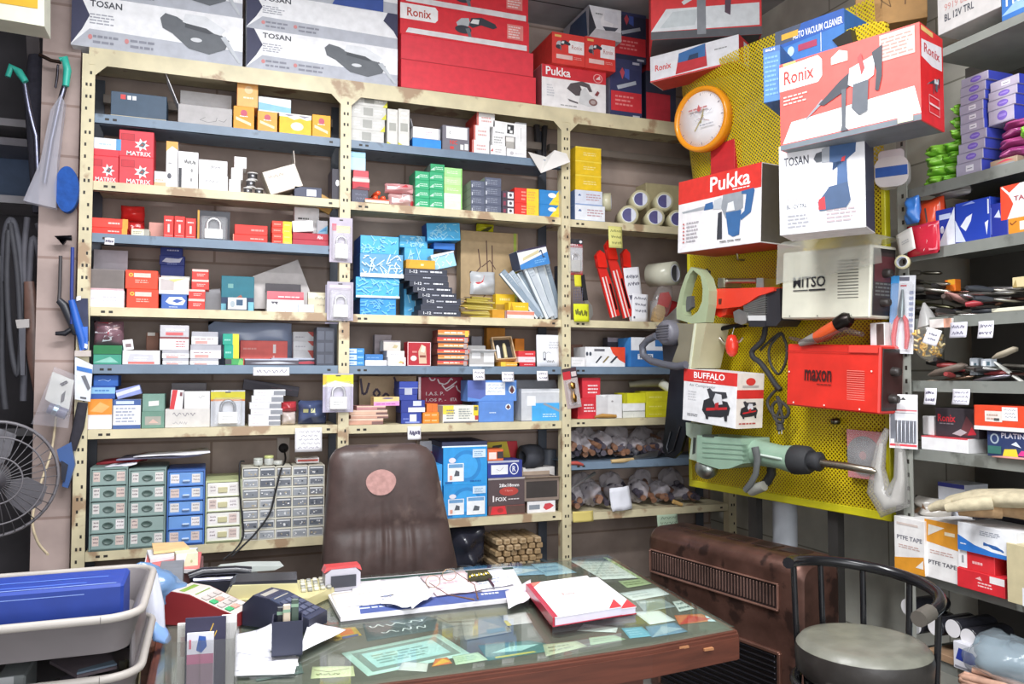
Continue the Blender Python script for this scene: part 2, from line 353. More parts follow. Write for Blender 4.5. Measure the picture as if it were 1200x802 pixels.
for b in range(3):
    x0,x1=POSTX[b]+.05,POSTX[b+1];m=MB()
    m.box(x0-.025,x1+.025,YF-.014,YF-.009,2.815,2.89,CREAM);m.box(x0-.025,x1+.025,YF-.009,YD,2.884,2.89,CREAM)
    for q,s in((x0,1),(x1,-1)):m.prism([(q,2.815),(q,2.77),(q+s*.045,2.815)][::s],YF-.014,YF-.010,CREAM)
    m.box(x0,x1,YF+.26,YF+.3,2.74,2.78,mat('#8b8078','paint'));m.build('top_beam',rack)
deck(0,'A1',2.566,GREY);deck(0,'A2',2.273,CREAM);deck(0,'A3',2.048,GREY);deck(0,'A4',1.731,CREAM)
deck(0,'A5',1.484,GREY);deck(0,'A6',1.206,CREAM);deck(0,'A7',.692,CREAM)
deck(1,'B1',2.566,GREY);deck(1,'B2',2.268,CREAM);deck(1,'B4',1.729,CREAM);deck(1,'B5',1.483,GREY)
deck(1,'B6',1.201,CREAM);deck(1,'B7',.729,CREAM);deck(1,'B8',.44,GREY)
deck(2,'C2',2.262,CREAM);deck(2,'C4',1.730,CREAM);deck(2,'C5',1.483,GREY);deck(2,'C6',1.207,CREAM)
deck(2,'C65',.982,GREY);deck(2,'C7',.717,CREAM);LV['TOP']=2.8905
# ---------------- placing things on the rack ----------------
TOPZ={}
def B(name,label,cat,group,lev,x0,x1,yt,col,front=None,d=.17,yb=None,Y=3.825,yaw=0,tilt=0,**o):
    xm=(x0+x1)/2
    z0=(LV[lev]if isinstance(lev,str)else TOPZ[lev])if yb is None else atY(xm,yb,Y).z
    ztop=atY(xm,yt,Y).z;ym=(yt+(yb or yt+10))/2
    xa,xb=atY(x0,ym,Y).x,atY(x1,ym,Y).x;w=xb-xa;h=ztop-z0;d=min(d,4.106-Y)
    ob=carton(name,label,cat,group,fr((xa,Y,z0+.0004),radians(yaw),radians(tilt)),w,d,h,col,front,**o)
    TOPZ[ob]=ztop;return ob
def stack(name,labels,cat,group,lev,rows,yts,col,front=None,**o):   # bottom to top
    cur=lev;out=[]
    for(x0,x1),yt,lb in zip(rows,yts,labels):
        cur=B(name,lb,cat,group,cur,x0,x1,yt,col,front,**o);out.append(cur)
    return out
def openbox(name,label,cat,group,mw,w,d,h,col,front=None,inner='#5a5450',flaps='b',fh=.06,fc=None,ang=15):
    root=empty(name,mw,label,cat,group);t=.003;m=MB()
    m.box(0,w,0,d,0,t,inner);m.box(0,w,0,t,t,h,col);m.box(0,w,d-t,d,t,h,col);m.box(0,t,t,d-t,t,h,col);m.box(w-t,w,t,d-t,t,h,col)
    draw(m,front,*faces(w,d,h)['front']);m.build('body',root)
    fc=fc or col;a=radians(ang)
    for f in flaps:
        m=MB();s,c=sin(a)*fh,cos(a)*fh
        if f=='b':m.add([(0,d,h),(w,d,h),(w,d+s,h+c),(0,d+s,h+c),(0,d+t,h),(w,d+t,h),(w,d+s+t,h+c),(0,d+s+t,h+c)],[(0,1,2,3),(7,6,5,4),(0,4,5,1),(1,5,6,2),(2,6,7,3),(3,7,4,0)],fc)
        if f=='f':m.add([(0,0,h),(w,0,h),(w,-fh*.8,h+fh*.3),(0,-fh*.8,h+fh*.3),(0,0,h-t),(w,0,h-t),(w,-fh*.8,h+fh*.3-t),(0,-fh*.8,h+fh*.3-t)],[(0,1,2,3),(7,6,5,4),(0,4,5,1),(1,5,6,2),(2,6,7,3),(3,7,4,0)],fc)
        if f=='l':m.add([(0,0,h),(0,d,h),(-s,d,h+c),(-s,0,h+c),(-t,0,h),(-t,d,h),(-s-t,d,h+c),(-s-t,0,h+c)],[(0,1,2,3),(7,6,5,4),(0,4,5,1),(1,5,6,2),(2,6,7,3),(3,7,4,0)],fc)
        if f=='r':m.add([(w,0,h),(w,d,h),(w+s,d,h+c),(w+s,0,h+c),(w+t,0,h),(w+t,d,h),(w+s+t,d,h+c),(w+s+t,0,h+c)],[(0,1,2,3),(7,6,5,4),(0,4,5,1),(1,5,6,2),(2,6,7,3),(3,7,4,0)],fc)
        m.build('flap',root)
    return root
def BO(name,label,cat,group,lev,x0,x1,yt,col,front=None,d=.17,yb=None,Y=3.825,yaw=0,tilt=0,**k):
    xm=(x0+x1)/2;z0=(LV[lev]if isinstance(lev,str)else TOPZ[lev])if yb is None else atY(xm,yb,Y).z
    ztop=atY(xm,yt,Y).z;xa,xb=atY(x0,yt,Y).x,atY(x1,yt,Y).x
    ob=openbox(name,label,cat,group,fr((xa,Y,z0+.0004),radians(yaw),radians(tilt)),xb-xa,d,ztop-z0,col,front,**k)
    TOPZ[ob]=ztop;return ob
def sheet(name,label,cat,group,mw,w,h,col,front=None,curl=.01,th=.0006,nx=6,nz=5,kind='paper',crumple=0,seed=1):
    """a hanging or leaning sheet: x across, z up from 0 to h, curling toward the viewer"""
    rr=random.Random(seed);m=MB();g={}
    def cy(u,v):return-curl*(1-v)**2*1.0-curl*.5*sin(pi*u)
    dn=[[rr.uniform(-1,1)*crumple for _ in range(nx+1)]for _ in range(nz+1)]
    vs=[]
    for s_ in(0,th):
        for j in range(nz+1):
            for i in range(nx+1):vs.append((w*i/nx,cy(i/nx,j/nz)+dn[j][i]+s_,h*j/nz))
    K=(nx+1)*(nz+1);fs=[]
    for j in range(nz):
        for i in range(nx):
            a=j*(nx+1)+i;fs.append((a,a+1,a+nx+2,a+nx+1));fs.append((K+a,K+a+nx+1,K+a+nx+2,K+a+1))
    for i in range(nx):
        fs.append((i,K+i,K+i+1,i+1));b=nz*(nx+1)+i;fs.append((b,b+1,K+b+1,K+b))
    for j in range(nz):
        a=j*(nx+1);fs.append((a,a+nx+1,K+a+nx+1,K+a));b=a+nx;fs.append((b,K+b,K+b+nx+1,b+nx+1))
    m.add(vs,fs,mat(col,kind)if isinstance(col,str)else col,True)
    draw(m,front,lambda u,v,o:(u*w,cy(u,v)-o-crumple,v*h),w,h,3)
    return tag(m.build(name,None,mw),label,cat,group)
def tagnote(label,x0,x1,yt,yb,Y=3.785,col='#f0eef2',ink='#55506a',rows=2,seed=1,tilt=0,P_=None,a=0,name='price_tag'):
    Pp=P_ or(0,Y,0);A=hit(x0,yb,Pp,a);Bq=hit(x1,yb,Pp,a);Tz=hit(x0,yt,Pp,a)
    w=(Bq-A).length if P_ else Bq.x-A.x
    return sheet(name,label,'price tag',None,fr(A,a,radians(tilt)),w,Tz.z-A.z,col,[H(.1,.1,.92,.92,rows,ink,seed)]if rows else None,.008)
# padlock in a clear blister pack
def padlock_pack(label,mw,w,h,card='#e8e4ee',top=None,lock='#f2f1ee',shack='#d5d6da',group=None,d=.03):
    root=empty('padlock_pack',mw,label,'padlock',group)
    m=MB();m.box(0,w,d,d+.0015,0,h,mat(card,'card'));F_=faces(w,d,h,0,d)
    draw(m,(top or[])+[R(.42,.93,.58,.96,'#444')],*F_['front']);m.build('backing_card',root)
    m=MB();lw,lh=w*.56,h*.32;x=(w-lw)/2;m.box(x,x+lw,d*.3,d*.85,h*.08,h*.08+lh,mat(lock,'plastic'),.003)
    draw(m,[L(.2,.3,.8,.7,2,'#bbb')],*faces(lw,d*.55,lh,x,d*.3,h*.08)['front']);m.build('lock_body',root)
    m=MB();r=lw*.36;cx=w/2;zc=h*.08+lh
    m.tube([(cx-r,d*.55,zc-.004)]+[(cx+r*cos(t),d*.55,zc+r*.7+r*sin(t))for t in[pi-pi*k/10 for k in range(11)]]+[(cx+r,d*.55,zc-.004)],lw*.075,mat(shack,'metal'),8);m.build('shackle',root)
    m=MB();m.box(w*.08,w*.92,0,d-.0005,h*.03,h*.8,mat('#f4f4f8','clear'),.008);m.build('clear_blister',root)
    return root
# ---------------- big cartons on the rack's top ----------------
TN,TG='#3a3c58','#b9bcc6'
def tosan(seed,pic=True,rt=False):
    d=[R(0,0,1,1,'#f4f4f7'),P([(0,0),(0,.0),(1,0),(1,.3),(.10,.36),(.0,.02)],TG),P([(0,.03),(0,1),(.045,1),(.10,.62),(.06,.34)],TN),T('TOSAN',.10,.8,.28,.93,'#3c3e48',1),
         L(.1,.45,.24,.68,4,'#a9aab4',seed),L(.12,.06,.28,.28,2,'#8b8d99',seed+1),L(.33,.06,.5,.28,2,'#8b8d99',seed+2),E_(.105,.2,.012,.05,'#d48a8a'),E_(.31,.2,.012,.05,'#d48a8a')]
    if pic:d+=sub(BIGSAW,.5,.05,.99,.92)
    if rt:d.append(P([(1,.3),(1,1),(.93,1),(.9,.75),(.97,.5)],TN))
    return d
GT='tool cartons along the rack top'
t1=B('tool_carton','white and grey angle grinder carton at the far left of the rack top, lower one','box',GT,'TOP',84,285,7,'#eceef2',tosan(3),d=.28,Y=3.79)
B('tool_carton','white grinder carton lying on the leftmost carton, cut by the picture top','box',GT,t1,88,285,-52,'#eceef2',tosan(8),d=.28,Y=3.79)
t2=B('tool_carton','white grinder carton at the bottom of the middle white pile on the rack','box',GT,'TOP',289,466,45,'#f2f3f6',tosan(12),d=.28,Y=3.79)
t2=B('tool_carton','second white grinder carton up in the middle white pile, navy corner right','box',GT,t2,289,466,3,'#f2f3f6',tosan(15,False,True),d=.28,Y=3.79)
B('tool_carton','topmost white grinder carton of the middle pile, with a blue stripe','box',GT,t2,290,466,-40,'#f2f3f6',tosan(22,False)+[P([(.55,0),(.9,0),(.9,.4),(.6,.4)],'#3a55a0')],d=.28,Y=3.79)
RX='#e0303c'
def ronix_strip(seed):return[P([(0,.5),(0,1),(.26,1),(.28,.9),(.28,.6),(.26,.5)],'#f6f3f3'),T('Ronix',.05,.6,.23,.88,'#b9493f',1)]+sub(GRINDER,.42,.2,.74,1)+[P([(.04,.06),(.06,.22),(.98,.22),(.98,.04)],'#e7e4e6'),R(.82,.36,.95,.86,'#e88b86'),L(.83,.4,.94,.82,5,'#f6dcd8',seed)]
RP=[R(0,.0,1,.03,'#b42632'),L(.01,.05,.012,.06,1,'#c33')]
r=B('tool_carton','plain red carton at the bottom of the red pile on the rack top','box',GT,'TOP',470,628,80,'#df3644',RP,d=.26,Y=3.79)
r=B('tool_carton','plain red carton lying second in the red pile, under the printed ones','box',GT,r,470,625,51,'#e03a48',RP,d=.26,Y=3.79)
r=B('tool_carton','red grinder carton with a white name panel on the red pile','box',GT,r,469,620,15,RX,ronix_strip(4),d=.26,Y=3.79)
B('tool_carton','topmost red grinder carton in the pile, cut by the picture top','box',GT,r,469,619,-22,RX,ronix_strip(9),d=.26,Y=3.79)
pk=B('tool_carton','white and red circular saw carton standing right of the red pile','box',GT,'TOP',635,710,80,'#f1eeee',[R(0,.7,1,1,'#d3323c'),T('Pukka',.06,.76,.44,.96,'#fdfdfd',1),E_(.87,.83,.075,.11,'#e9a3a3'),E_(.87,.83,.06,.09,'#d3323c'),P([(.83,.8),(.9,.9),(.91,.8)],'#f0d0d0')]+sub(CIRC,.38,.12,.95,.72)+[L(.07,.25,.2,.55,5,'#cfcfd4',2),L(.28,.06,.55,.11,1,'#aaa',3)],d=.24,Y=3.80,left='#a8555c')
RSM=[R(0,0,1,1,'#e2413a'),R(.08,.86,.28,.93,'#f0c470'),P([(.5,.38),(.5,.72),(.54,.8),(.98,.8),(.98,.38)],'#f8f4f4'),T('Ronix',.6,.52,.92,.66,'#c4776f')]+sub(GRINDER,.12,.42,.56,.82)+[R(.12,.16,.62,.3,'#f0c8c2'),L(.66,.18,.9,.28,2,'#f2a39c',3)]
B('grinder_box','small red grinder box on the circular saw carton, left of the pair','box','pair of small red grinder boxes',pk,647,685,40,'#e2413a',RSM,d=.3,Y=3.77)
rb=B('grinder_box','small red grinder box on the circular saw carton, right of the pair','box','pair of small red grinder boxes',pk,685.5,721,45,'#e2413a',RSM,d=.3,Y=3.77)
B('grinder_box','white and grey polisher box with its slate side, above the small red pair','box',None,rb,690,728,9,'#e9eaee',[P([(0,0),(0,.3),(1,.28),(1,0)],'#c9c8cc'),P([(0,.02),(0,1),(.22,.32)],'#33353e'),E_(.55,.55,.2,.22,'#f4f4f6'),P([(.45,.6),(.5,.92),(.85,.92),(.9,.5)],'#e2e4ea'),P([(.42,.4),(.9,.42),(.8,.3),(.5,.28)],'#4a4e5a'),L(.2,.72,.42,.82,1,'#999')],d=.33,Y=3.775,left=[R(0,0,1,1,'#b7bac2'),P([(.1,.1),(.3,.9),(.9,.9),(.95,.1)],'#3f5678')])
def navy():return[R(0,.84,1,1,'#40446a'),P([(.3,.78),(.38,.86),(.46,.78),(.38,.66)],'#c8505e'),P([(.45,.84),(.6,.84),(.6,.66),(.45,.7)],'#4f66b8'),P([(.2,.54),(.8,.66),(.82,.6),(.24,.48)],'#b9c0cc'),R(.02,.12,.98,.45,'#d8343e'),L(.15,.2,.8,.4,3,'#ef8b8b',4),R(.7,.93,.92,.97,'#c9c9d8'),R(.7,.03,.92,.07,'#c9c9d8')]
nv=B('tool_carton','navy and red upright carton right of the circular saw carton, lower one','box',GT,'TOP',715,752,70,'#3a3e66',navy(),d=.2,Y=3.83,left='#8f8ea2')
B('tool_carton','navy and red upright carton standing on the other one','box',GT,nv,720,757,9,'#343852',navy(),d=.2,Y=3.85)
nv=B('tool_carton','navy and red carton half hidden behind the level boxes, lower','box',GT,'TOP',757,792,85,'#33364c',[R(0,.1,.8,.6,'#c33040')],d=.2,Y=3.88)
B('tool_carton','dark red carton half hidden behind the large drill carton, upper','box',GT,nv,757,792,12,'#b52c38',[R(.5,0,1,1,'#8f2430')],d=.2,Y=3.88)
# ---------------- cartons in the corner and on the pegboard ----------------
def WZ(name,label,cat,group,p0,p1,Z,yt,col,front,d,**o):     # base edge from two pixels at height Z
    A=atZ(*p0,Z);Q=atZ(*p1,Z);a=atan2(Q.y-A.y,Q.x-A.x);w=(Q-A).length;h=hit(p0[0],yt,A,a).z-Z
    return carton(name,label,cat,group,fr(A,a),w,d,h,col,front,**o)
WZ('tool_carton','large red tile cutter carton high in the corner above the level box','box',GT,(763,47),(893,40),3.13,-45,'#e23b3e',[R(0,0,1,.1,'#5a5a5e'),P([(.0,.1),(.14,.38),(.98,.4),(.98,.12)],'#e3e6e8'),P([(.08,.14),(.2,.34),(.44,.36),(.4,.16)],'#cfd6d8'),P([(.42,.04),(.5,.04),(.5,.5),(.42,.5)],'#8c8f94'),P([(.28,.46),(.7,.82),(.72,.74),(.3,.42)],'#dfe2e4'),P([(.4,.6),(.55,.9),(.75,.95),(.74,.68)],'#8d6a6e'),P([(.68,.74),(.74,.74),(.72,.26),(.67,.3)],'#5f4a58'),L(.05,.8,.3,.95,3,'#f3b7b3',2)],.22,bottom='#55555a')
WZ('level_carton','white laser level carton with red end, leaning on top of the pegboard','box',None,(762,97),(866,72),2.945,67,'#e4e4e8',[R(0,0,1,.05,'#d63a36'),T('Ronix',.06,.38,.25,.62,'#d84a44',1),P([(.3,.08),(.34,.8),(.64,.95),(.66,.12)],'#c2323a'),P([(.33,.5),(.34,.85),(.64,.98),(.64,.5)],'#3d6ea6'),P([(.44,.5),(.46,.68),(.56,.7),(.56,.5)],'#28405e'),L(.74,.6,.88,.7,1,'#999')],.14,right=[R(0,0,1,1,'#d63a3a'),R(.45,.1,.95,.9,'#eceaee'),R(.6,.2,.75,.8,'#c05a5a')],bottom='#c8352f')
PBP=Vector((2.28,3.5,0));PA=atan2(-.988,.153);PY=Vector((-sin(PA),cos(PA),0));PX=Vector((cos(PA),sin(PA),0))
def W(name,label,cat,group,x0,x1,yt,yb,off,col,front,d,tilt=0,yb1=None,yt1=None,**o):
    Pp=PBP-PY*off;A=hit(x0,yb,Pp,PA);Q=hit(x1,yb1 if yb1 else yb,Pp,PA);w=(Q-A).dot(PX)
    h=hit(x0,yt,Pp,PA).z-A.z
    if yt1:h=(h+hit(x1,yt1,Pp,PA).z-Q.z)/2
    if yb1:tilt=-degrees(atan2(Q.z-A.z,w))
    return carton(name,label,cat,group,fr(A,PA,radians(tilt)),w,d,h,col,front,**o)
def Bl(u):return u
dk=WZ('drill_carton','white cordless drill carton with blue drill, below the large red carton','box',None,(914,276),(1015,266),2.0,172,'#f0eff2',[P([(0,0),(.05,.24),(1,.3),(1,0)],'#c7c8cc'),T('TOSAN',.06,.76,.36,.86,'#3c3e48',1),T('9919 BL',.09,.36,.24,.40,'#c88',0),T('BL 12V TRL',.09,.28,.33,.33,'#555a66',1),L(.1,.06,.4,.22,4,'#9a9aa0',2),L(.56,.08,.9,.24,4,'#b0a0a4',3)]+sub(DRILL,.42,.22,.93,.93),.16,right='#3a3d50',bev=.001)
AR=atan2(1.898-2.341,2.113-1.926)
WZ('breaker_carton','large red demolition hammer carton on top of the cordless drill carton','box',None,(915,177),(1080,140),2.305,76,'#e9524c',[R(0,0,1,1,'#e85a52'),P([(.0,.0),(.0,.06),(1,.06),(1,0)],'#6f7880'),P([(.02,.07),(.09,.3),(.96,.36),(1,.07)],'#f3f2f2'),P([(.0,.68),(.0,.96),(.30,.98),(.33,.92),(.33,.74),(.3,.68)],'#fbf8f8'),T('Ronix',.035,.74,.27,.90,'#cf4038',1),R(.03,1-.035,.13,.995,'#f0c470'),R(.74,.7,.97,.98,'#f3b8b0'),L(.75,.72,.96,.95,6,'#e08880',3),L(.03,.5,.24,.62,3,'#f6c0b8',4),P([(.4,.82),(.4,.9),(.46,.96),(.52,.92),(.52,.82)],'#f6e8d8'),R(.85,.01,.95,.07,'#e6e0b8')]+sub(BREAKER,.16,.22,.76,.88),.2,
   right=[R(0,0,1,1,'#e01f22'),P([(.04,.66),(.05,.84),(.94,.9),(.94,.64),(.5,.62)],'#ece6e8'),T('Ronix',.16,.72,.84,.82,'#c0343c',1),R(.04,.93,.55,.98,'#e8c070')]+sub(BREAKER,.2,.38,.8,.54)+[S([(.3,.12),(.75,.12),(.75,.3),(.3,.3),(.3,.12)],.003,'#f0b0b0'),R(.3,.2,.75,.22,'#f0d0d0')],bottom='#777c80')
W('drill_carton','white and red rotary hammer carton hung high at the pegboard left','box',None,794,891,213,297,.27,'#f1eff1',[P([(0,.68),(0,1),(1,1),(1,.69)],'#e2372f'),T('Pukka',.41,.76,.88,.96,'#ffffff',1),L(.68,.72,.88,.75,1,'#fff')]+sub(recolour(HAMMER,'#3b6aa0'),.05,.1,.95,.7)+[L(.12,.12,.3,.42,6,'#b9b4ba',4)]+[E_(.085,.14+.05*k,.012,.012,'#c86a6a')for k in range(6)]+[L(.55,.06,.85,.09,1,'#777',5)],.24,yb1=284,yt1=192,right='#5b5650',bottom='#b23a30')
# perforated yellow panels
def perf(c):
    m=mat(c,'plastic').copy();nt=m.node_tree;N=nt.nodes;b=N['Principled BSDF'];out=N['Material Output']
    tc=N.new('ShaderNodeTexCoord');mp=N.new('ShaderNodeMapping');mp.inputs['Rotation'].default_value=(0,radians(45),0);mp.inputs['Scale'].default_value=(80,0,80)
    nt.links.new(tc.outputs['UV']if 0 else tc.outputs['Object'],mp.inputs[0])
    fr_=N.new('ShaderNodeVectorMath');fr_.operation='FRACTION';nt.links.new(mp.outputs[0],fr_.inputs[0])
    sb=N.new('ShaderNodeVectorMath');sb.operation='SUBTRACT';sb.inputs[1].default_value=(.5,0,.5);nt.links.new(fr_.outputs[0],sb.inputs[0])
    ln=N.new('ShaderNodeVectorMath');ln.operation='LENGTH';nt.links.new(sb.outputs[0],ln.inputs[0])
    lt=N.new('ShaderNodeMath');lt.operation='LESS_THAN';lt.inputs[1].default_value=.33;nt.links.new(ln.outputs[1],lt.inputs[0])
    tr=N.new('ShaderNodeBsdfTransparent');mx=N.new('ShaderNodeMixShader');nt.links.new(lt.outputs[0],mx.inputs[0]);nt.links.new(b.outputs[0],mx.inputs[1]);nt.links.new(tr.outputs[0],mx.inputs[2]);nt.links.new(mx.outputs[0],out.inputs[0])
    return m
PERF=perf('#d8c018');YEL=mat('#d8d022','plastic')
pm=fr((2.28,3.5,.916),PA);PL=1.137
pb=empty('pegboard',pm,'yellow perforated metal display panel carrying tools beside the rack','display panel')
m=MB();m.box(.018,PL-.018,0,.0012,.03,1.39,PERF);m.build('panel',pb)
m=MB();m.box(0,PL,-.004,.03,0,.034,YEL,.003);m.box(0,.02,-.004,.03,.034,1.39,YEL,.003);m.box(PL-.02,PL,-.004,.03,.034,1.39,YEL,.003);m.box(0,PL,.0,.03,1.36,1.39,YEL,.003);m.build('frame',pb)
m=MB();m.box(.02,PL-.02,.034,.046,.034,1.36,mat('#9a6a22','wood'));m.build('backing_board',pb)
m=MB()
for x in(.35,.8):m.box(x,x+.05,.05,.09,-.916,1.36,mat('#3a3836','paint'))
m.build('upright',pb)
# the bulging upper panel, its left edge rolled
m=MB();nx,nz=22,10;vs=[];fs=[]
for j in range(nz+1):
    v=j/nz;z=2.32+(2.98-2.32)*v
    for i in range(nx+1):
        u=i/nx;x=-.10+1.22*u
        roll=.10*(1-min(1,u/.16))**2;bulge=-.09*sin(pi*min(1,u*1.1))*(.5+.5*v)
        zz=z+(.16*(1-min(1,u/.2))**2)*(1-v)
        vs.append((x+(.03*(1-v)if u<.1 else 0),bulge+roll+.12*(v-.5)*-.4,zz-.916))
for j in range(nz):
    for i in range(nx):a=j*(nx+1)+i;fs.append((a,a+1,a+nx+2,a+nx+1))
m.add(vs,fs,PERF,True)
up=tag(m.build('pegboard',None,pm),'yellow perforated sheet bulging out behind the wall clock','display panel')
# ---------------- the clock ----------------
ca=radians(-70);cc=hit(824,140,PBP-PY*.17,ca)
ck=empty('clock',fr(cc,ca,0,radians(4)),'round orange wall clock with white face on the yellow panel','clock')
m=MB();RR=.152;m.lathe([(RR*.86,-.012),(RR*.9,-.03),(RR,-.028),(RR*1.03,-.01),(RR*1.02,.03),(RR*.9,.035)],mat('#f09a1e','gloss'),48,'y');m.build('rim',ck)
m=MB();m.lathe([(0,-.0125),(RR*.87,-.0125),(RR*.87,.02),(0,.02)],mat('#f1f1f4','paper'),48,'y');fd=lambda u,v,o:((u-.5)*2*RR,-.0127-o,(v-.5)*2*RR)
dial=[]
for k in range(60):
    t=k*pi/30;r0=.395 if k%5 else .37;dial.append(S([(.5+r0*sin(t),.5+r0*cos(t)),(.5+.41*sin(t),.5+.41*cos(t))],.0012 if k%5 else .003,'#8a8a98'))
dial+=[L(.3,.63,.68,.69,1,'#cc8c8c',3),P([(.46,.64),(.5,.72),(.54,.64),(.5,.6)],'#d06a6a'),H(.3,.55,.74,.63,1,'#a9a9b4',5),L(.5,.36,.78,.41,1,'#b5b5be',7),H(.4,.44,.62,.52,1,'#c2bfc4',8)]
draw(m,dial,fd,2*RR,2*RR);m.build('face',ck)
for nm,ang,ln,wd in(('hour_hand',20,.2,.007),('minute_hand',219,.27,.006),('second_hand',110,.2,.002)):
    m=MB();t=radians(ang);m.T=Matrix.Rotation(t,4,'Y');m.box(-wd/2,wd/2,-.0165,-.015,-.02,ln*2*RR*.8,'#b9ad84' if wd>.003 else '#c9a0a0');m.build(nm,ck)
# ---------------- the desk ----------------
DZ=.76
desk=empty('desk',fr((.55,1.92,0)),'brown wooden office desk with a sheet of glass over its top','desk');desk.matrix_world=Matrix.Identity(4)
WD=mat('#5c3022','wood');WDm=worn('#6d4336','#8a5a44','wood',4,.6)
fe=[tuple(atZ(a,b_,.76))[:2]for a,b_ in((400,803),(520,788),(640,772),(760,754),(861,735))];be=tuple(atZ(712,650,.76))[:2];XL=-.118
def dtop(o):return[(XL-o,fe[0][1]-o)]+[(x,y-o)for x,y in fe[:-1]]+[(fe[-1][0]-.0,fe[-1][1]-o),(fe[-1][0]+o,fe[-1][1]+.012),(be[0]+o,be[1]),(be[0],be[1]+o),(XL-o,be[1]+o)]
m=MB()
for z0,z1,o in((.672,.676,.014),(.676,.736,.02),(.736,.745,.016),(.745,.75,.008)):m.slab(dtop(o),z0,z1,WD)
for x,z in((1.2,.735),(1.14,.73),(1.28,.72),(.98,.738),(.7,.72),(.5,.735)):m.box(x,x+.03,1.897,1.912,z,z+.006,'#a8744e')
m.build('desktop',desk)
m=MB();m.box(-.08,1.14,1.99,2.01,.02,.672,mat('#522b1f','wood'));m.box(.2,.9,1.985,1.992,.1,.6,mat('#5c3023','wood'),.004);m.build('front_panel',desk)
for x in(-.08,1.1):
    m=MB();m.box(x,x+.035,2.0,2.85,0,.672,mat('#6f3a27','wood'));m.build('side_panel',desk)
m=MB();m.slab(dtop(-.002),.7545,.7605,mat('#a8c8bc','glass'));m.build('glass_top',desk)
m=MB();m.slab(dtop(-.004),.7502,.7506,mat('#625f54','wall'));m.build('desk_pad',desk)
# ---------------- the chair ----------------
ch=empty('office_chair',fr((.70,3.3,0)),'worn brown leather swivel chair with a round bare patch on its back','chair');ch.matrix_world=Matrix.Identity(4)
LE=worn('#4f403d','#685852','leather',5,.63)
def cushion(mb,outline,y0,dep,m,n=12,puff=.05):
    # outline: function v -> (xl, xr, z); a padded slab bulging toward the viewer
    nu,nv=72,40;vs=[];fs=[]
    for sd in(0,1):
        for j in range(nv+1):
            v=j/nv;xl,xr,z=outline(v)
            for i in range(nu+1):
                u=i/nu;e=min(1,(min(u,1-u)*5));f=min(1,(min(v,1-v)*6));k=sqrt(max(0,1-(1-e)**2))*sqrt(max(0,1-(1-f)**2))
                if sd==0:
                    wr=.006*sin(u*80+sin(v*9)*1.2)*(.6+.4*sin(u*31))*max(0,1-abs(u-.52)/.35)*max(0,1-abs(v-.42)/.28)if mb is not None else 0
                    y=y0-puff*k-wr-.018*k*exp(-((v-.5)/.05)**2)*-1*(.4)-.006*k*sin(v*9)
                else:y=y0+dep*(.35+.65*k)
                vs.append((xl+(xr-xl)*u,y,z))
    K=(nu+1)*(nv+1)
    for j in range(nv):
        for i in range(nu):
            a=j*(nu+1)+i;fs+=[(a,a+1,a+nu+2,a+nu+1),(K+a,K+a+nu+1,K+a+nu+2,K+a+1)]
    for j in range(nv):
        a=j*(nu+1);b=a+nu;fs+=[(a,a+nu+1,K+a+nu+1,K+a),(b,K+b,K+b+nu+1,b+nu+1)]
    for i in range(nu):
        a=i;b=nv*(nu+1)+i;fs+=[(a,K+a,K+a+1,a+1),(b,b+1,K+b+1,K+b)]
    mb.add(vs,fs,m,True)
def back(v):
    z=.5+(1.19-.5)*v;t=(z-.66)/(1.19-.66)
    xl=.425+.03*t;xr=1.0-.115*t
    if v>.88:k=(v-.88)/.12;c=1-sqrt(max(0,1-k*k));xl+=.07*c;xr-=.07*c
    return xl,xr,z
m=MB();cushion(m,back,3.33,.07,LE);m.build('backrest',ch)
m=MB();cp_=atY(446,566,3.285)
pts=[(cp_.x+.062*cos(t)*(1+.05*sin(3*t)),cp_.z+.05*sin(t)*(1.12 if sin(t)>0 else 1))for t in[2*pi*k/28 for k in range(28)]]
m.prism(pts,3.2735,3.279,mat('#b88e88','cloth'));m.build('bare_patch',ch)
m=MB();m.box(.42,.98,2.96,3.36,.44,.54,LE,.04);m.build('seat',ch)
m=MB();m.tube([(.7,3.2,.44),(.7,3.2,.1)],.03,mat('#26262a','metal'),12);m.build('column',ch)
for k in range(5):
    t=2*pi*k/5+.3;m=MB();m.tube([(.7,3.2,.12),(.7+.27*cos(t),3.2+.27*sin(t),.075)],[.026,.018],mat('#26262a','plastic'),8);lg=m.build('leg',ch)
    m=MB();m.lathe([(.02,-.012),(.03,-.01),(.03,.01),(.02,.012)],mat('#1c1c20','rubber'),12,'x',(.7+.27*cos(t),3.2+.27*sin(t),.03));m.build('castor',lg)
for sx in(.40,1.0):
    m=MB();m.tube([(sx,3.3,.5),(sx,3.28,.66),(sx,3.15,.685),(sx,3.02,.68)],.016,mat('#2a2626','plastic'),8);m.build('armrest',ch)
# ---------------- the heater ----------------
A=atZ(757,621,.755);Q=atZ(931,664,.755);HA=atan2(Q.y-A.y,Q.x-A.x);HW=(Q-A).length+.02;HD=.26
ht=empty('gas_heater',fr((A.x,A.y,0),HA),'bronze-brown gas heater with slotted grille standing under the pegboard','heater')
BR=worn('#6e4f45','#45332e','copper',10,.55);BK=mat('#241f20','paint');HH=.775
m=MB();n=8;sec=[(0,.05),(0,HH-.06)]+[(.06-.06*cos(t),HH-.06+.06*sin(t))for t in[pi/2*k/n for k in range(1,n+1)]]+[(HD-.06+.06*sin(t),HH-.06+.06*cos(t))for t in[pi/2*k/n for k in range(0,n+1)]]+[(HD,.05)]
vs=[];nn=len(sec);ends=[(0,.05),(.012,.02),(.04,0),(HW-.04,0),(HW-.012,.02),(HW,.05)]
for x,ins in ends:
    for y,z in sec:
        f=ins/.05;vs.append((x,y+(ins*.6 if y<HD/2 else-ins*.6),z-ins*.6*(z/HH)))
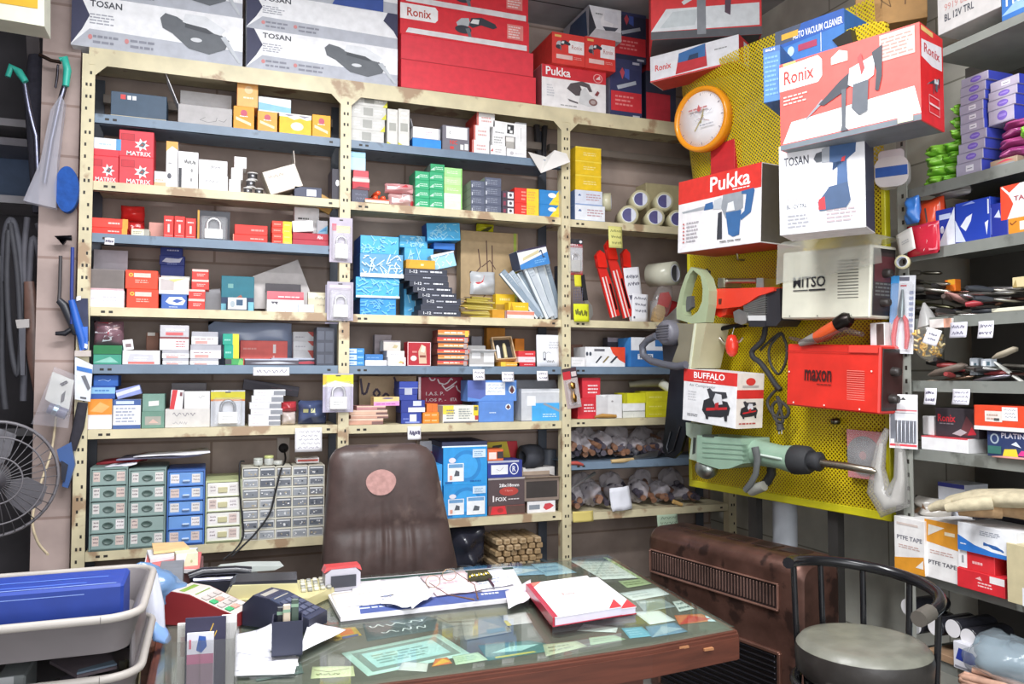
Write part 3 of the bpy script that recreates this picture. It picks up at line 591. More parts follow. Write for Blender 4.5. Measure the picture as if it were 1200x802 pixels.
fs=[[i*nn+k,(i+1)*nn+k,(i+1)*nn+k+1,i*nn+k+1]for i in range(len(ends)-1)for k in range(nn-1)]
m.add(vs,fs,BR,True);m.add(vs[:nn],[list(range(nn))],BR);m.add(vs[-nn:],[list(range(nn-1,-1,-1))],BR)
m.build('casing',ht)
m=MB();g0,g1,gz0,gz1=.04,HW-.10,.575,.668
m.box(g0,g1,-.002,.004,gz0,gz1,mat('#2e2526','paint'));k=0;x=g0+.012
while x<g1-.012:m.box(x,x+.007,-.010,-.001,gz0+.008,gz1-.006,mat('#7d6259','copper'),.002);x+=.0165
for a_ in((g0-.006,g1+.006,gz0-.008,gz0),(g0-.006,g1+.006,gz1,gz1+.006),(g0-.008,g0,gz0,gz1),(g1,g1+.008,gz0,gz1)):m.box(a_[0],a_[1],-.012,0,a_[2],a_[3],mat('#a27a6c','copper'),.002)
m.build('grille',ht)
m=MB();m.box(.1,HW-.1,-.004,.004,.08,.40,BK);z=.1
while z<.39:m.box(.11,HW-.11,-.012,-.003,z,z+.01,mat('#47464c','metal'),.002);z+=.022
for a_ in((.09,HW-.09,.40,.415),(.085,.1,.08,.41),(HW-.1,HW-.085,.08,.41)):m.box(a_[0],a_[1],-.014,.002,a_[2],a_[3],mat('#7a574b','copper'),.003)
m.build('lower_grille',ht)
for k in range(5):
    m=MB();x=.12+k*(HW-.3)/4;m.box(x,x+.11,.10,HD-.08,HH-.001,HH+.004,mat('#4c3935','copper'),.003);m.build('vent_plate',ht)
m=MB();m.box(.01,HW-.01,.02,HD-.02,0,.05,BK);m.build('plinth',ht)
# flue
fp=atX(917,640,2.42)
m=MB();m.lathe([(.0545,.70)]+[(.055+.003*((k%2)),.93+.008*k)for k in range(8)]+[(.055,1.0),(.055,1.3)],mat('#b4b8be','plastic'),24,'z',(0,0,0))
m.lathe([(.056,1.02),(.06,1.03),(.056,1.04)],mat('#c9ccd2','metal'),24)
tag(m.build('flue_pipe',None,fr((2.47,3.01,0))),'ribbed silver flue pipe rising behind the brown heater','pipe')
# ---------------- the stool ----------------
sc_=atZ(1011,750,.72);sx,sy=sc_.x,sc_.y
st=empty('bar_stool',fr((sx,sy,.16)),'black tubular stool with round grey padded seat and low curved back','stool')
m=MB();r0=.182;m.lathe([(0,.56),(r0*.8,.562),(r0*.93,.556),(r0,.54)],worn('#77776c','#57574f','leather',7,.6),40);m.lathe([(r0,.54),(r0*1.02,.52),(r0*1.0,.47),(r0*.93,.455),(0,.452)],worn('#34312f','#6a6662','leather',9,.62),40);m.build('seat',st)
BLK=mat('#19191c','gloss')
m=MB();m.T=Matrix.Identity(4);m.tube([(r0*1.04*cos(t),r0*1.04*sin(t),.43)for t in[2*pi*k/32 for k in range(33)]],.012,BLK,8,False);m.build('seat_ring',st);m=MB();m.lathe([(r0*.9,.45),(r0*.86,.33),(0,.33)],BLK,32);m.build('swivel_drum',st)
for k in range(4):
    t=pi/4+k*pi/2;m=MB();m.tube([(r0*.98*cos(t),r0*.98*sin(t),.44),(r0*1.25*cos(t),r0*1.25*sin(t),-.1595)],.013,BLK,8);m.build('leg',st)
m=MB();m.tube([(r0*1.1*cos(t),r0*1.1*sin(t),.2)for t in[2*pi*k/32 for k in range(33)]],.01,BLK,8,False);m.build('foot_ring',st)
cen=Vector((sx,sy,0));R0=.20;pts=[]
def railp(t,z):return(R0*cos(t),R0*sin(t),z)
ths=[radians(136-k*11.6)for k in range(0,20)]
def rz(t):return .712+.00035*degrees(t)
m=MB();m.tube([railp(t,rz(t))for t in ths],.017,BLK,10);rl=m.build('back_rail',st)
m=MB();e=railp(ths[-1],rz(ths[-1]));e2=railp(ths[-3],rz(ths[-3]));d=(Vector(e)-Vector(e2)).normalized();m.tube([Vector(e)-d*.03,Vector(e)+d*.035],.022,mat('#5a554e','rubber'),10);m.build('rail_sleeve',rl)
for t in(118,82,45,5,-38):
    t=radians(t);m=MB();m.tube([railp(t,rz(t)),(R0*.98*cos(t),R0*.98*sin(t),.6),(r0*1.03*cos(t),r0*1.03*sin(t),.43)],.009,BLK,8);m.build('back_spindle',st)
# ================= left bay of the rack =================
WL='#f1eff0'
def lines(n,c='#b9a9ab',s=1):return[L(.12,.15,.88,.85,n,c,s)]
# --- top shelf
B('tool_case','slate-blue slim box with a red and white logo, alone on the top left shelf','box',None,'A1',130,195.5,110,'#42566b',[R(0,0,1,.08,'#cbbd9c'),R(.17,.72,.26,.9,'#d84a4c'),R(.29,.72,.36,.88,'#e4e6ea'),R(.38,.72,.45,.88,'#e4e6ea')],d=.14)
BO('open_carton','grey carton with white flaps folded open on the top left shelf','box',None,'A1',209,272,125,'#b4b0b0',[S([(.5,.45),(.4,.3),(.55,.2),(.7,.3),(.72,.5)],.002,'#777'),S([(.75,.35),(.85,.3),(.9,.45)],.002,'#777')],d=.15,flaps='bl',fh=.14,fc='#efeef2',inner='#dcd9dc',ang=22)
OR=[E_(.5,.72,.16,.14,'#c8586e'),P([(.12,.42),(.85,.2),(.85,.32),(.12,.55)],'#fbe3b8'),L(.3,.55,.7,.62,1,'#fff')]
G='orange boxes on the top left shelf'
o1=B('disc_box','orange box under the tall orange box beside the open grey carton','box',G,'A1',273.7,298,125,'#f2a032',OR,d=.12)
B('disc_box','pale orange taller box stacked highest on the top left shelf','box',G,o1,278,302.5,97,'#f6b66c',[E_(.55,.7,.2,.16,'#f7d0a0'),L(.3,.3,.8,.45,1,'#fbe6cc')],d=.12,left='#d8743a')
o2=B('disc_box','orange box under the flat white and blue packet on the top left shelf','box',G,'A1',302,325,131,'#f5aa4c',OR,d=.12)
B('paper_packet','flat white and pale blue packet lying over the orange boxes','packet',None,o2,303,341,115,'#e9f1f4',[P([(0,.1),(0,.6),(1,.4),(1,.05)],'#8fc3d8')],d=.1,right='#a8c8d8')
B('disc_box','yellow wide box with a white zigzag top between two orange boxes','box',G,'A1',327.5,365,134,'#edc22c',[P([(0,.84),(0,1),(1,1),(1,.8),(.85,.74),(.65,.82),(.45,.72),(.25,.84)],'#f3f0e4'),P([(.1,.96),(.3,.86),(.5,.96)],'#9a96a6'),P([(.55,.94),(.78,.84),(.95,.94)],'#9a96a6'),E_(.55,.42,.2,.2,'#fbf3d0')],d=.12)
B('disc_box','orange box at the right end of the top left shelf','box',G,'A1',366,387.5,135,'#f2ac2e',OR,d=.12)
# --- second shelf (cream)
RSb=[R(.06,.62,.44,.86,'#c8323e'),S([(.06,.62),(.44,.62),(.44,.86),(.06,.86),(.06,.62)],.0015,'#8c2a34')]+sub(STAR,.42,.22,.88,.72)+[T('MATRIX',.22,.04,.92,.2,'#f4e6e6',1)]
G='red boxes printed with a white star'
l1=B('blade_box','red box with white star at the left end of the second left shelf, lower','box',G,'A2',104.5,139,183,'#e3444e',RSb,d=.15)
l1=B('blade_box','thin plain red box under the blue and white carton on the second shelf','box',None,l1,104.5,139.5,175,'#dc3c48',None,d=.15)
B('strip_carton','blue and white slim carton lying on the red boxes at the left post','box',None,l1,105,142,162,'#eef1f4',[P([(0,0),(0,1),(.14,1),(.14,0)],'#6d7fc0'),P([(.84,0),(.84,1),(1,1),(1,0)],'#5fa0d0'),L(.3,.3,.7,.6,1,'#b8d0dc')],d=.1)
l2=B('blade_box','red box with white star, under another in the right pile of the second shelf','box',G,'A2',139.8,180,184,'#e3444e',RSb,d=.15)
B('blade_box','red box with white star on top of the right pile, second left shelf','box',G,l2,139.8,180.5,153.5,'#e54450',RSb,d=.15)
B('small_carton','small white box with an orange lower edge beside the red star boxes','box',None,'A2',180.8,194.5,201,WL,[R(0,0,1,.3,'#f2b48c'),L(.1,.35,.8,.55,1,'#e8b8a0')],d=.1)
B('bulb_box','tall white box with an orange top on the second left shelf','box',None,'A2',195,208.6,166,WL,[P([(0,.78),(0,1),(1,1),(1,.82),(.5,.9)],'#f0b05c'),L(.2,.5,.5,.56,1,'#999'),E_(.3,.25,.18,.06,'#5a5a62')],d=.11)
B('bulb_box','white box with a black bar printed on it, second left shelf','box',None,'A2',209,232.5,178,WL,[R(.03,0,.18,.55,'#34343a'),H(.3,.6,.9,.85,1,'#777',3),E_(.68,.5,.06,.05,'#999'),E_(.66,.25,.06,.05,'#999')],d=.12)
b=B('bulb_box','white box with pen marks, lower of two left of the solder reels','box',None,'A2',233,267,205.5,WL,[H(.2,.45,.7,.75,1,'#8a8a90',4),S([(.05,0),(.05,1)],.0012,'#cfcccf')],d=.12)
B('bulb_box','white box with pen marks, upper of two left of the solder reels','box',None,b,233,266.5,188,WL,[H(.4,.35,.75,.7,1,'#7a7a80',5)],d=.12)
b=B('small_carton','small plain white box at the foot of the column by the solder reels','box',None,'A2',268.4,282,210.5,WL,[E_(.4,.5,.15,.12,'#d8d6d8')],d=.09)
b=B('small_carton','small plain white box in the middle of the column by the solder reels','box',None,b,271,284.5,197,'#f4f2f2',None,d=.09)
B('small_carton','small white box with a red side atop the column by the solder reels','box',None,b,274.5,289,184,'#f4f2f2',None,d=.09,left='#c07a60')
def spool(label,x,yt,base,r=.021,hh=.036,wire='#8b8b90',Y=3.87):
    z0=LV[base]if isinstance(base,str)else TOPZ[base];X=atY(x,yt+5,Y).x
    root=empty('wire_reel',fr((X,Y,z0+.0005)),label,'wire reel','solder reels on the second left shelf');m=MB()
    m.lathe([(r*.5,0),(r,.001),(r,.004),(r*.55,.005),(r*.55,hh-.005),(r,hh-.004),(r,hh-.001),(r*.5,hh)],mat('#eceae8','plastic'),20);m.build('bobbin',root)
    m=MB();m.lathe([(r*.57,.006),(r*.86,.006),(r*.88,hh/2),(r*.86,hh-.006),(r*.57,hh-.006)],mat(wire,'metal'),20);m.build('wire',root)
    TOPZ[root]=z0+hh;return root
s1=spool('white wire reel standing on the shelf, left of the lower two',290.5,213,'A2');spool('white wire reel standing on the shelf, right of the lower two',303.5,213,'A2')
s2=spool('white wire reel stacked second in the left reel column',294,205,s1,.023);spool('white wire reel on the very top of the reel column',296,195,s2,.024)
zt=LV['A2'];p=atY(317,226,3.83)
BO('open_carton','cream carton tipped over with its flap open, beside the wire reels','box',None,'A2',318,358,203,'#e2d9cc',[H(.1,.6,.6,.85,1,'#b5a69a',3)],d=.13,tilt=-21,flaps='r',fh=.06,inner='#8c7b70')
B('slim_case','slate slim box with a white sticker lying under the tipped cream carton','box',None,'A2',345,377,219.5,'#4c5064',[R(.45,.2,.8,.8,'#dfe0ea')],d=.1)
B('wooden_wedge','yellow-brown strip leaning behind the slate slim box on the second shelf','strip',None,'A2',362,389,222,'#d9a85c',None,d=.02,Y=3.93,tilt=27)
B('hard_case','black tall box with a white oval logo by the middle post, second shelf','box',None,'A2',389,400,198,'#3a3742',[E_(.6,.55,.2,.1,'#e8e8ee')],d=.14,left='#57505a')
# --- third shelf (grey)
RY=[P([(.86,0),(.86,1),(1,1),(1,0)],'#f2a23c'),L(.5,.3,.8,.7,1,'#f7c9c0')]
b=B('long_red_box','long red box with a yellow end flat at the left post, third shelf, lower','box','long red boxes with yellow ends','A3',103.5,149,267,'#e4382c',RY,d=.12)
B('long_red_box','long red box with a yellow end, upper one by the left post, third shelf','box','long red boxes with yellow ends',b,103.5,150,256,'#ea4436',RY,d=.12)
def pillow(name,label,cat,group,O,w,d,h,col,kind='gloss',dec=None,seed=1,yaw=0,tilt=0,wr=.1):
    m=MB();nu,nv=14,10;rr=random.Random(seed);vs=[];fs=[];ph=[rr.uniform(0,6)for _ in range(6)]
    for sd in(0,1):
        for j in range(nv+1):
            for i in range(nu+1):
                u,v=i/nu,j/nv;k=(4*u*(1-u))**.4*(4*v*(1-v))**.4*(1+wr*(sin(9*u+ph[0]+5*v)+sin(13*v+ph[1]-4*u)))
                vs.append((w*u+(.01*w*sin(7*v+ph[2])),d/2*(1-k)if sd==0 else d/2*(1+k*.9),h*v+.01*h*sin(8*u+ph[3])*(v>0)))
    K=(nu+1)*(nv+1)
    for j in range(nv):
        for i in range(nu):
            a=j*(nu+1)+i;fs+=[(a,a+1,a+nu+2,a+nu+1),(K+a,K+a+nu+1,K+a+nu+2,K+a+1)]
    m.add(vs,fs,mat(col,kind),True)
    def fn(u,v,o):
        k=(4*u*(1-u))**.4*(4*v*(1-v))**.4*(1+wr*(sin(9*u+ph[0]+5*v)+sin(13*v+ph[1]-4*u)));return(w*u,d/2*(1-k)-o-.001,h*v)
    if dec:draw(m,dec,fn,w,h)
    return tag(m.build(name,None,fr(O,radians(yaw),radians(tilt))),label,cat,group)
def PL_(name,label,cat,group,lev,x0,x1,yt,col,yb=None,Y=3.84,d=.05,**k):
    xm=(x0+x1)/2;z0=(LV[lev]if isinstance(lev,str)else TOPZ[lev])if yb is None else atY(xm,yb,Y).z
    zt=atY(xm,yt,Y).z;xa,xb=atY(x0,yt,Y).x,atY(x1,yt,Y).x
    o=pillow(name,label,cat,group,(xa,Y,z0+.0004),xb-xa,d,zt-z0,col,**k);TOPZ[o]=zt;return o
b=PL_('foil_packet','shiny red packet at the foot of the pair behind the long red boxes','packet',None,'A3',141,169,258,'#c42a2c',Y=3.96,d=.07)
PL_('foil_packet','shiny red packet on top of the pair behind the long red boxes','packet',None,b,141,169,240,'#d8302e',Y=3.96,d=.07)
B('small_carton','small cream box with printed text in front of the shiny red packets','box',None,'A3',153.6,175,268.5,'#ddd6b8',[R(.05,.15,.7,.85,'#ece6cc'),L(.1,.3,.6,.7,2,'#8c8468'),P([(.7,0),(.7,1),(1,1),(1,0)],'#aaa79c')],d=.09)
B('card_sleeve','pinkish plain card sleeve standing behind the small cream box','card',None,'A3',174.5,192,261,'#d59a8e',None,d=.02,Y=3.92)
for i,(x0,x1,yt,w)in enumerate(((192,203.6,253,'left'),(204.4,216.8,253.6,'middle'),(217.4,229.6,256,'right'))):
    B('bit_box','small upright red box, %s one of three on the third left shelf'%w,'box','three small upright red boxes','A3',x0,x1,yt,'#e53a34',[R(.12,.1,.88,.12,'#f4b4b0'),R(.4,.25,.6,.62,'#f6d0cc'),L(.2,.72,.8,.86,1,'#f6d0cc')],d=.08)
padlock_pack('padlock in a black-backed pack with a yellow edge on the third left shelf',fr((atY(231,280,3.84).x,3.84,LV['A3']+.0005)),.139,.142,'#33353c',[R(0,0,.06,1,'#d9a440')],'#eef0ee','#f0f0f0')
b=B('long_red_box','bright red flat box, lower of two right of the padlock pack','box',None,'A3',273,313.5,275.5,'#e5382e',[L(.5,.3,.9,.7,1,'#f5a8a0'),R(0,0,.02,1,'#f2a48c')],d=.13)
B('long_red_box','bright red flat box, upper of two right of the padlock pack','box',None,b,275,313.5,264,'#e2362c',[L(.5,.3,.9,.7,1,'#f0948c')],d=.13)
RYH=[R(.55,0,1,1,'#f4d028'),L(.1,.3,.45,.7,1,'#f5a090'),L(.62,.3,.9,.6,1,'#f8e68c')]
st4=stack('blade_box',['half red half yellow small box, %s of the pile of four on the third shelf'%s for s in('bottom','second','third','top')],'box','half red half yellow boxes, third left shelf','A3',[(318.6,342),(318.8,342),(318.4,341.6),(318.8,342)],(281,274,267,259.5),'#e8402c',RYH,d=.1)
b=B('flat_case','dark red flat box, lower of two at the right end of the third left shelf','box',None,'A3',342.8,385,281.5,'#b43444',None,d=.13)
b=B('flat_case','dark red flat box with white letters, upper of two on the third shelf','box',None,b,343,385,273.5,'#b02c3c',[T('Abo',.68,.2,.84,.75,'#e8e0e4',1)],d=.13)
B('booklet','white printed leaflet lying on the dark red flat boxes','leaflet',None,b,343.5,368,260,'#e6e5e4',[L(.1,.15,.9,.85,5,'#c3c2c6',3)],d=.08,tilt=-6)
B('battery_box','white box with dark lettering tucked high behind the leaflet, third shelf','box',None,b,345,374,243.5,'#efedee',[L(.15,.55,.75,.68,1,'#555',2),T('TORBP',.18,.2,.7,.4,'#4a4a4e',1)],d=.06,Y=3.93)
B('card_sleeve','blue and grey card standing at the right end of the third left shelf','card',None,b,371.5,384,259,'#77a6bf',[P([(0,0),(0,1),(1,1),(1,.7),(.2,.3)],'#a7a4a8'),P([(.2,.2),(.9,.6),(.9,.3)],'#3f80ac')],d=.015,Y=3.86)
# --- fourth shelf (cream)
b=B('white_carton','white carton with pale lettering under the open grey box, fourth shelf','box',None,'A4',104,145.5,340,'#eeecef',[S([(.3,0),(.3,1)],.001,'#c8c4ca'),L(.4,.3,.8,.7,2,'#d2cfd6',3),L(.08,.4,.22,.6,1,'#d2cfd6',5)],d=.16)
BO('open_carton','lilac-grey open box with its lid raised, at the left of the fourth shelf','box',None,b,104,145.5,316,'#8d8480',[R(0,0,1,.07,'#e7b8c0'),R(.03,.1,.97,.97,'#766d6a')],d=.14,flaps='b',fh=.105,fc='#c4bcc4',inner='#6b625e',ang=2)
OB=[E_(.17,.74,.07,.1,'#f7c84c'),E_(.17,.74,.035,.05,'#ee4a2c'),R(.26,.62,.78,.84,'#f9d2c6'),L(.3,.3,.82,.52,2,'#f7b4a4',2)]
b=B('bit_box','bright orange-red box with white print, lower of two on the fourth shelf','box','pair of orange-red boxes','A4',148.5,185.6,339,'#ea4a2e',OB,d=.14)
B('bit_box','bright orange-red box with white print, upper of two on the fourth shelf','box','pair of orange-red boxes',b,147,185,317,'#ee4c2e',OB,d=.14)
BW=[P([(.16,.5),(.3,.82),(.8,.85),(.95,.6),(.85,.3),(.5,.28),(.3,.35)],'#dfe6f2'),P([(.42,.55),(.6,.7),(.85,.6),(.62,.42)],'#3a5cae'),L(.3,.1,.65,.2,1,'#cdd6ea')]
bb=B('hole_saw_box','blue box with a white swoosh under the open white box, fourth shelf','box',None,'A4',189,219,345.5,'#3f66b4',BW,d=.13)
bo=BO('open_carton','white and cream box with flaps open sitting on the blue swoosh box','box',None,bb,186.5,221.5,326,'#f0efe8',[P([(.05,.25),(.05,.95),(.5,.8),(.5,.25)],'#c9bfbe'),R(.55,.05,.97,.85,'#f6f6f6'),P([(.3,.9),(.9,1),(.5,.75)],'#e8d890')],d=.13,flaps='b',fh=.025,inner='#6a84b0')
cur=bo
NV=[P([(.1,.35),(.25,.75),(.75,.7),(.92,.85),(.8,.3),(.4,.25)],'#d9def0'),L(.3,.05,.7,.2,1,'#9aa8dc')]
for i,(x0,x1,yt,s,dd)in enumerate(((188,216,311,'lowest',[L(.15,.3,.8,.7,1,'#b9c4e6',2)]),(187,216.5,300,'middle',NV),(188,214,290.5,'topmost',[L(.3,.5,.9,.85,1,'#c8d0ee',4)]))):
    cur=B('bit_box','navy box with white print, %s of three stacked on the fourth shelf'%s,'box','navy boxes in a pile',cur if i else 'A4',x0,x1,yt,'#2b3c8e',dd,d=.07,Y=3.985)
RS2=[R(.02,.78,.98,1,'#f1c7bf'),L(.3,.3,.85,.62,2,'#f6c4be',4)]
cur='A4'
for(x0,x1),yt,s in zip(((220.5,240),(221,240.5),(224.5,245),(225,244.5)),(350.5,339.5,328,316),('bottom','second','third','top')):
    cur=B('bit_box','small red box with a pale rim, %s of the narrow column of four'%s,'box','column of small red boxes',cur,x0,x1,yt,'#e0423a',RS2,d=.1)
B('grey_card','plain grey card leaning behind the column of small red boxes','card',None,'A4',238,262,341,'#a9a9ae',None,d=.004,Y=4.02,tilt=-8)
B('socket_set_box','teal and navy upright box holding a white label, fourth shelf','box',None,'A4',259.5,298,324,'#1f6f80',[R(0,0,.99,.4,'#213a5c'),R(0,0,.15,.22,'#6fb0c4'),R(.2,.66,.36,.78,'#6fa3a0'),P([(.42,.38),(.6,.48),(.66,.38),(.52,.32)],'#a05a4a'),R(.82,.02,.99,.28,'#78b8cc')],d=.05,Y=3.88)
B('label_box','small white box with a dark window in front of the teal box','box',None,'A4',267,289,349,'#dcdfe2',[R(.45,.4,.8,.85,'#3c5a78'),E_(.25,.5,.12,.25,'#a8b4bc'),R(0,0,1,.12,'#56606c')],d=.035)
q=atY(298,362,3.99);r=[atY(a,b_,3.99)for a,b_ in((298,362),(296,324),(349,304.5),(363,341),(361,362))]
m=MB();m.prism([(p_.x,max(p_.z,LV['A4']+.0005))for p_ in(r[0],r[4],r[3],r[2],r[1])],3.99,3.993,mat('#cfc8c6','card'));tag(m.build('grey_card'),'large pale grey card leaning at the back of the fourth left shelf','card')
BO('open_carton','open carton with black, red and white print among papers, fourth shelf','box',None,'A4',313,356,342,'#e8e4e6',[R(0,.6,1,1,'#c9505e'),P([(0,.62),(1,.72),(1,1),(0,1)],'#d8707a'),P([(.1,.5),(.3,.5),(.25,.2)],'#55525c'),P([(.0,.0),(.2,.45),(.5,0)],'#f4f4f6'),P([(.5,0),(.6,.5),(.95,.55),(1,0)],'#f2f2f8'),L(.3,.68,.9,.8,1,'#f4e6e8')],d=.13,flaps='b',fh=.05,fc='#4a454a',inner='#8b8484',ang=0)
B('paper_folder','cream folded paper with pencil notes at the right of the fourth shelf','paper',None,'A4',361,386,343,'#d9cfb4',[P([(0,.7),(0,1),(.35,1),(.5,.85),(1,.86),(1,.7)],'#e8e2c8'),H(.3,.6,.95,.85,1,'#8a806c',3),H(.35,.3,.85,.5,1,'#a49a84',6)],d=.03,Y=3.85)
B('clear_case','small clear white case in front of the open printed carton','case',None,'A4',349,368,357,'#ccd2dc',[R(.45,.1,.5,.9,'#f4f4fa')],d=.02,Y=3.81)
# --- fifth shelf (grey)
b=B('clear_box','green box with a darker green lid at the left of the fifth shelf','box',None,'A5',109.5,142.5,405,'#3f9c84',[R(0,.55,1,1,'#1f7a46'),P([(0,.1),(.6,.4),(.9,.1)],'#8cc8b8'),R(0,.52,1,.55,'#0e4a3a')],d=.14,left='#1f6a44')
PL_('parts_bag','clear bag of dull red and white parts lying on the green box','bag',None,b,109,144,376,'#80606a',d=.09,kind='gloss',dec=[R(.15,.72,.5,.92,'#d8323e'),P([(.5,.9),(.6,.95),(.9,.75),(.75,.65)],'#dcb4b4'),R(.05,.5,.5,.56,'#d8d4dc'),P([(.3,.15),(.4,.4),(.6,.35),(.9,.45),(.6,.2)],'#efeaf2'),R(.5,.45,1,.55,'#b84450')])
b=B('clear_box','clear-lidded white box with red print on the fifth left shelf','box',None,'A5',143.5,187.5,411,'#e4e3e6',[R(.15,.05,.85,.2,'#d87068'),P([(.12,.2),(.2,.75),(.8,.7),(.86,.2)],'#d0cfd6'),L(.3,.28,.7,.6,2,'#f2f2f2')],d=.13)
B('small_tag_box','small tilted white card with a dark picture, on the clear-lidded box','card',None,b,145,157,399,'#efeef0',[R(.25,.25,.8,.6,'#8a7478')],d=.01,Y=3.85,tilt=-8)
B('small_carton','little brown and red box at the back of the fifth left shelf','box',None,'A5',171.5,186,390,'#8a5a44',[R(0,.2,1,.4,'#b83434'),R(.1,.9,.7,1,'#e8e0d8')],d=.05,Y=3.99)
CB=[R(0,.08,1,.4,'#f2f2f4'),R(.05,.5,.95,.6,'#d05058'),L(.15,.7,.9,.88,1,'#f8f8fa',3)]
def blades(labels,rows,yts,base='A5'):
    cur=base
    for(x0,x1),yt,lb in zip(rows,yts,labels):
        cur=B('blade_pack',lb,'box','clear-topped white blade packs on the fifth shelf',cur,x0,x1,yt,'#b5b4bc',[R(0,.05,1,.62,'#f0eff2'),R(.15,.08,.6,.3,'#e0a09a'),L(.1,.35,.9,.56,1,'#b9a4a8',int(x0+yt))],d=.12)
    return cur
b=blades(['clear-topped white pack, %s in the pile of three on the fifth shelf'%s for s in('lowest','second')],[(190.5,221),(190,221.5)],(420.5,411))
B('blade_pack','larger clear pack with a red band topping the pile, fifth shelf','box',None,b,187.5,221.5,381.5,'#c9c6cc',[R(0,.03,1,.52,'#f4f2f4'),R(0,.46,1,.54,'#8a4a50'),L(.55,.1,.95,.4,3,'#c07a7e',5),R(.2,.6,.8,.72,'#d66a6e'),L(.2,.76,.9,.88,1,'#fff',3),R(.05,.12,.5,.4,'#ffffff')],d=.11)
blades(['orange-tinted white pack at the foot of the middle pile, fifth shelf','white pack in the middle of the middle pile, fifth shelf','white pack with red marks topping the middle pile, fifth shelf'],[(222.5,256),(223,259),(224.5,255.5)],(421,404.5,389))
GYB=[R(.62,0,1,1,'#e8da3c'),L(.1,.3,.5,.6,1,'#8fd4c4')]
b=B('cup_brush_box','green box with a yellow end, low at the front of the fifth shelf','box',None,'A5',264,285,420.5,'#46a45c',[R(0,.1,.35,.9,'#4a4a4e'),P([(.7,0),(.8,1),(1,.6),(1,0)],'#7fc06c')],d=.1)
b=B('cup_brush_box','teal and yellow box in the middle of the green pile, fifth shelf','box','teal and yellow boxes',b,262.5,280,404.5,'#1fa58c',GYB,d=.1)
B('cup_brush_box','teal and yellow box on top of the green pile, fifth shelf','box','teal and yellow boxes',b,261,280,391.5,'#27a48c',GYB,d=.1)
for i,(x0,x1,c,s)in enumerate(((287,350,'#55505a','red-tipped grey tools in a flat pack lying at the front of the fifth shelf'),(318,391,'#464654','dark flat blister pack lying right of the fifth shelf front'))):
    B('flat_pack',s,'pack',None,'A5',x0,x1,421-i*1.0,c,[P([(.1,.3),(.6,.6),(.95,.3),(.5,.2)],'#b84450' if i else '#c9cdd8'),R(0,.8,1,1,'#b9c0d0')],d=.08,Y=3.81+.002*i if i==0 else 3.90)
B('long_red_box','long salmon-red box with a small white mark on the fifth shelf','box',None,'A5',281.5,337,399.5,'#e3635c',[R(.69,.5,.75,.85,'#f6eeee'),R(.69,.1,.72,.4,'#eeb8b4'),L(.06,.6,.35,.75,1,'#ea9a94'),R(0,.28,1,.3,'#ee8c86')],d=.06,Y=3.985)
cur='A5'
for yt,s in((411,'bottom'),(400,'middle'),(389,'top')):
    cur=B('fitting_box','white box with a red corner, %s of three right of the salmon box'%s,'box','white boxes with red corners',cur,343.5,371.5,yt,'#eeecef',[P([(.6,1),(1,1),(1,.45),(.8,.5)],'#dd6258'),L(.1,.3,.55,.55,1,'#c9c4cc',yt)],d=.05,Y=3.99)
B('grinding_stone_box','dark slate crate of square cells at the right end of the fifth shelf','box',None,'A5',371,392,384,'#474a56',[R(.05,.05+.31*j,.42,.28+.31*j,'#5d616e')for j in range(3)]+[R(.5,.05+.31*j,.9,.28+.31*j,'#575b68')for j in range(3)],d=.12)
PL_('plastic_bag','pale blue crumpled plastic bag lying at the back of the fifth left shelf','bag',None,'A5',245,343,378,'#a9b7d6',Y=4.06,d=.05,kind='gloss',wr=.2)
tagnote('long white price strip stuck on the lip of the fifth left shelf',296.5,339,430.5,440.5,3.797,rows=1,seed=31)
tagnote('small white sticker on the lip of the third left shelf',122.5,134,278.5,287,3.797,rows=1,seed=4)
# --- sixth shelf (cream)
b=B('screw_box','orange-topped white box at the left end of the sixth shelf','box',None,'A6',103,131.5,468,'#eceaec',[R(0,.48,1,1,'#ec9430'),P([(.1,.6),(.5,.9),(.9,.75),(.6,.55)],'#f4b46c'),R(0,0,.02,.5,'#c9a')],d=.13)
c1=B('screw_box','pale blue and blue box resting on the orange-topped box','box',None,b,105,135,453,'#2f58a8',[R(.02,.42,1,.9,'#8fc0e4'),L(.2,.55,.8,.78,1,'#3f7ac0',3)],d=.13)
B('screw_box','blue box topping the pile at the left end of the sixth shelf','box',None,c1,109.5,138.5,440,'#2a60b4',[S([(.2,.5),(.4,.6),(.6,.45),(.7,.6)],.002,'#9cc0f0')],d=.13)
b2=B('screw_box','white box framed in blue with printed lines on the sixth shelf','box',None,'A6',132.6,165,468.5,'#f0f0f4',[R(0,.8,1,1,'#42609c'),R(0,0,1,.13,'#42609c'),R(.1,.84,.75,.95,'#cfdcf0'),L(.1,.2,.9,.75,5,'#a9b0c4',4)],d=.13)
B('tube_box','lilac-blue slim box lying askew on the white and blue box','box',None,b2,138,167,457.5,'#8f9cd6',[P([(.0,.3),(0,.7),(1,.9),(1,.5)],'#d9dcf2')],d=.06,tilt=-15)
G='sage green boxes on the sixth shelf'
b=B('anchor_box','sage green box with a torn label, lower of two on the sixth shelf','box',G,'A6',166,192.6,482.5,'#6f9585',[R(.15,.2,.85,.7,'#a9a69c'),P([(.3,.3),(.5,.55),(.75,.3)],'#d8b8ac')],d=.12)
B('anchor_box','sage green box with a white sticker, upper of two on the sixth shelf','box',G,b,167,193,462,'#7a9d90',[P([(.28,.3),(.28,.58),(.74,.62),(.74,.34)],'#e6e8e2')],d=.12)
b=B('bearing_box','long off-white box with pen writing on the sixth left shelf','box',None,'A6',193.5,246,479.5,'#d6d2ce',[H(.08,.5,.7,.9,1,'#8d8a90',2),H(.12,.1,.55,.4,1,'#a9a6ac',6)],d=.14)
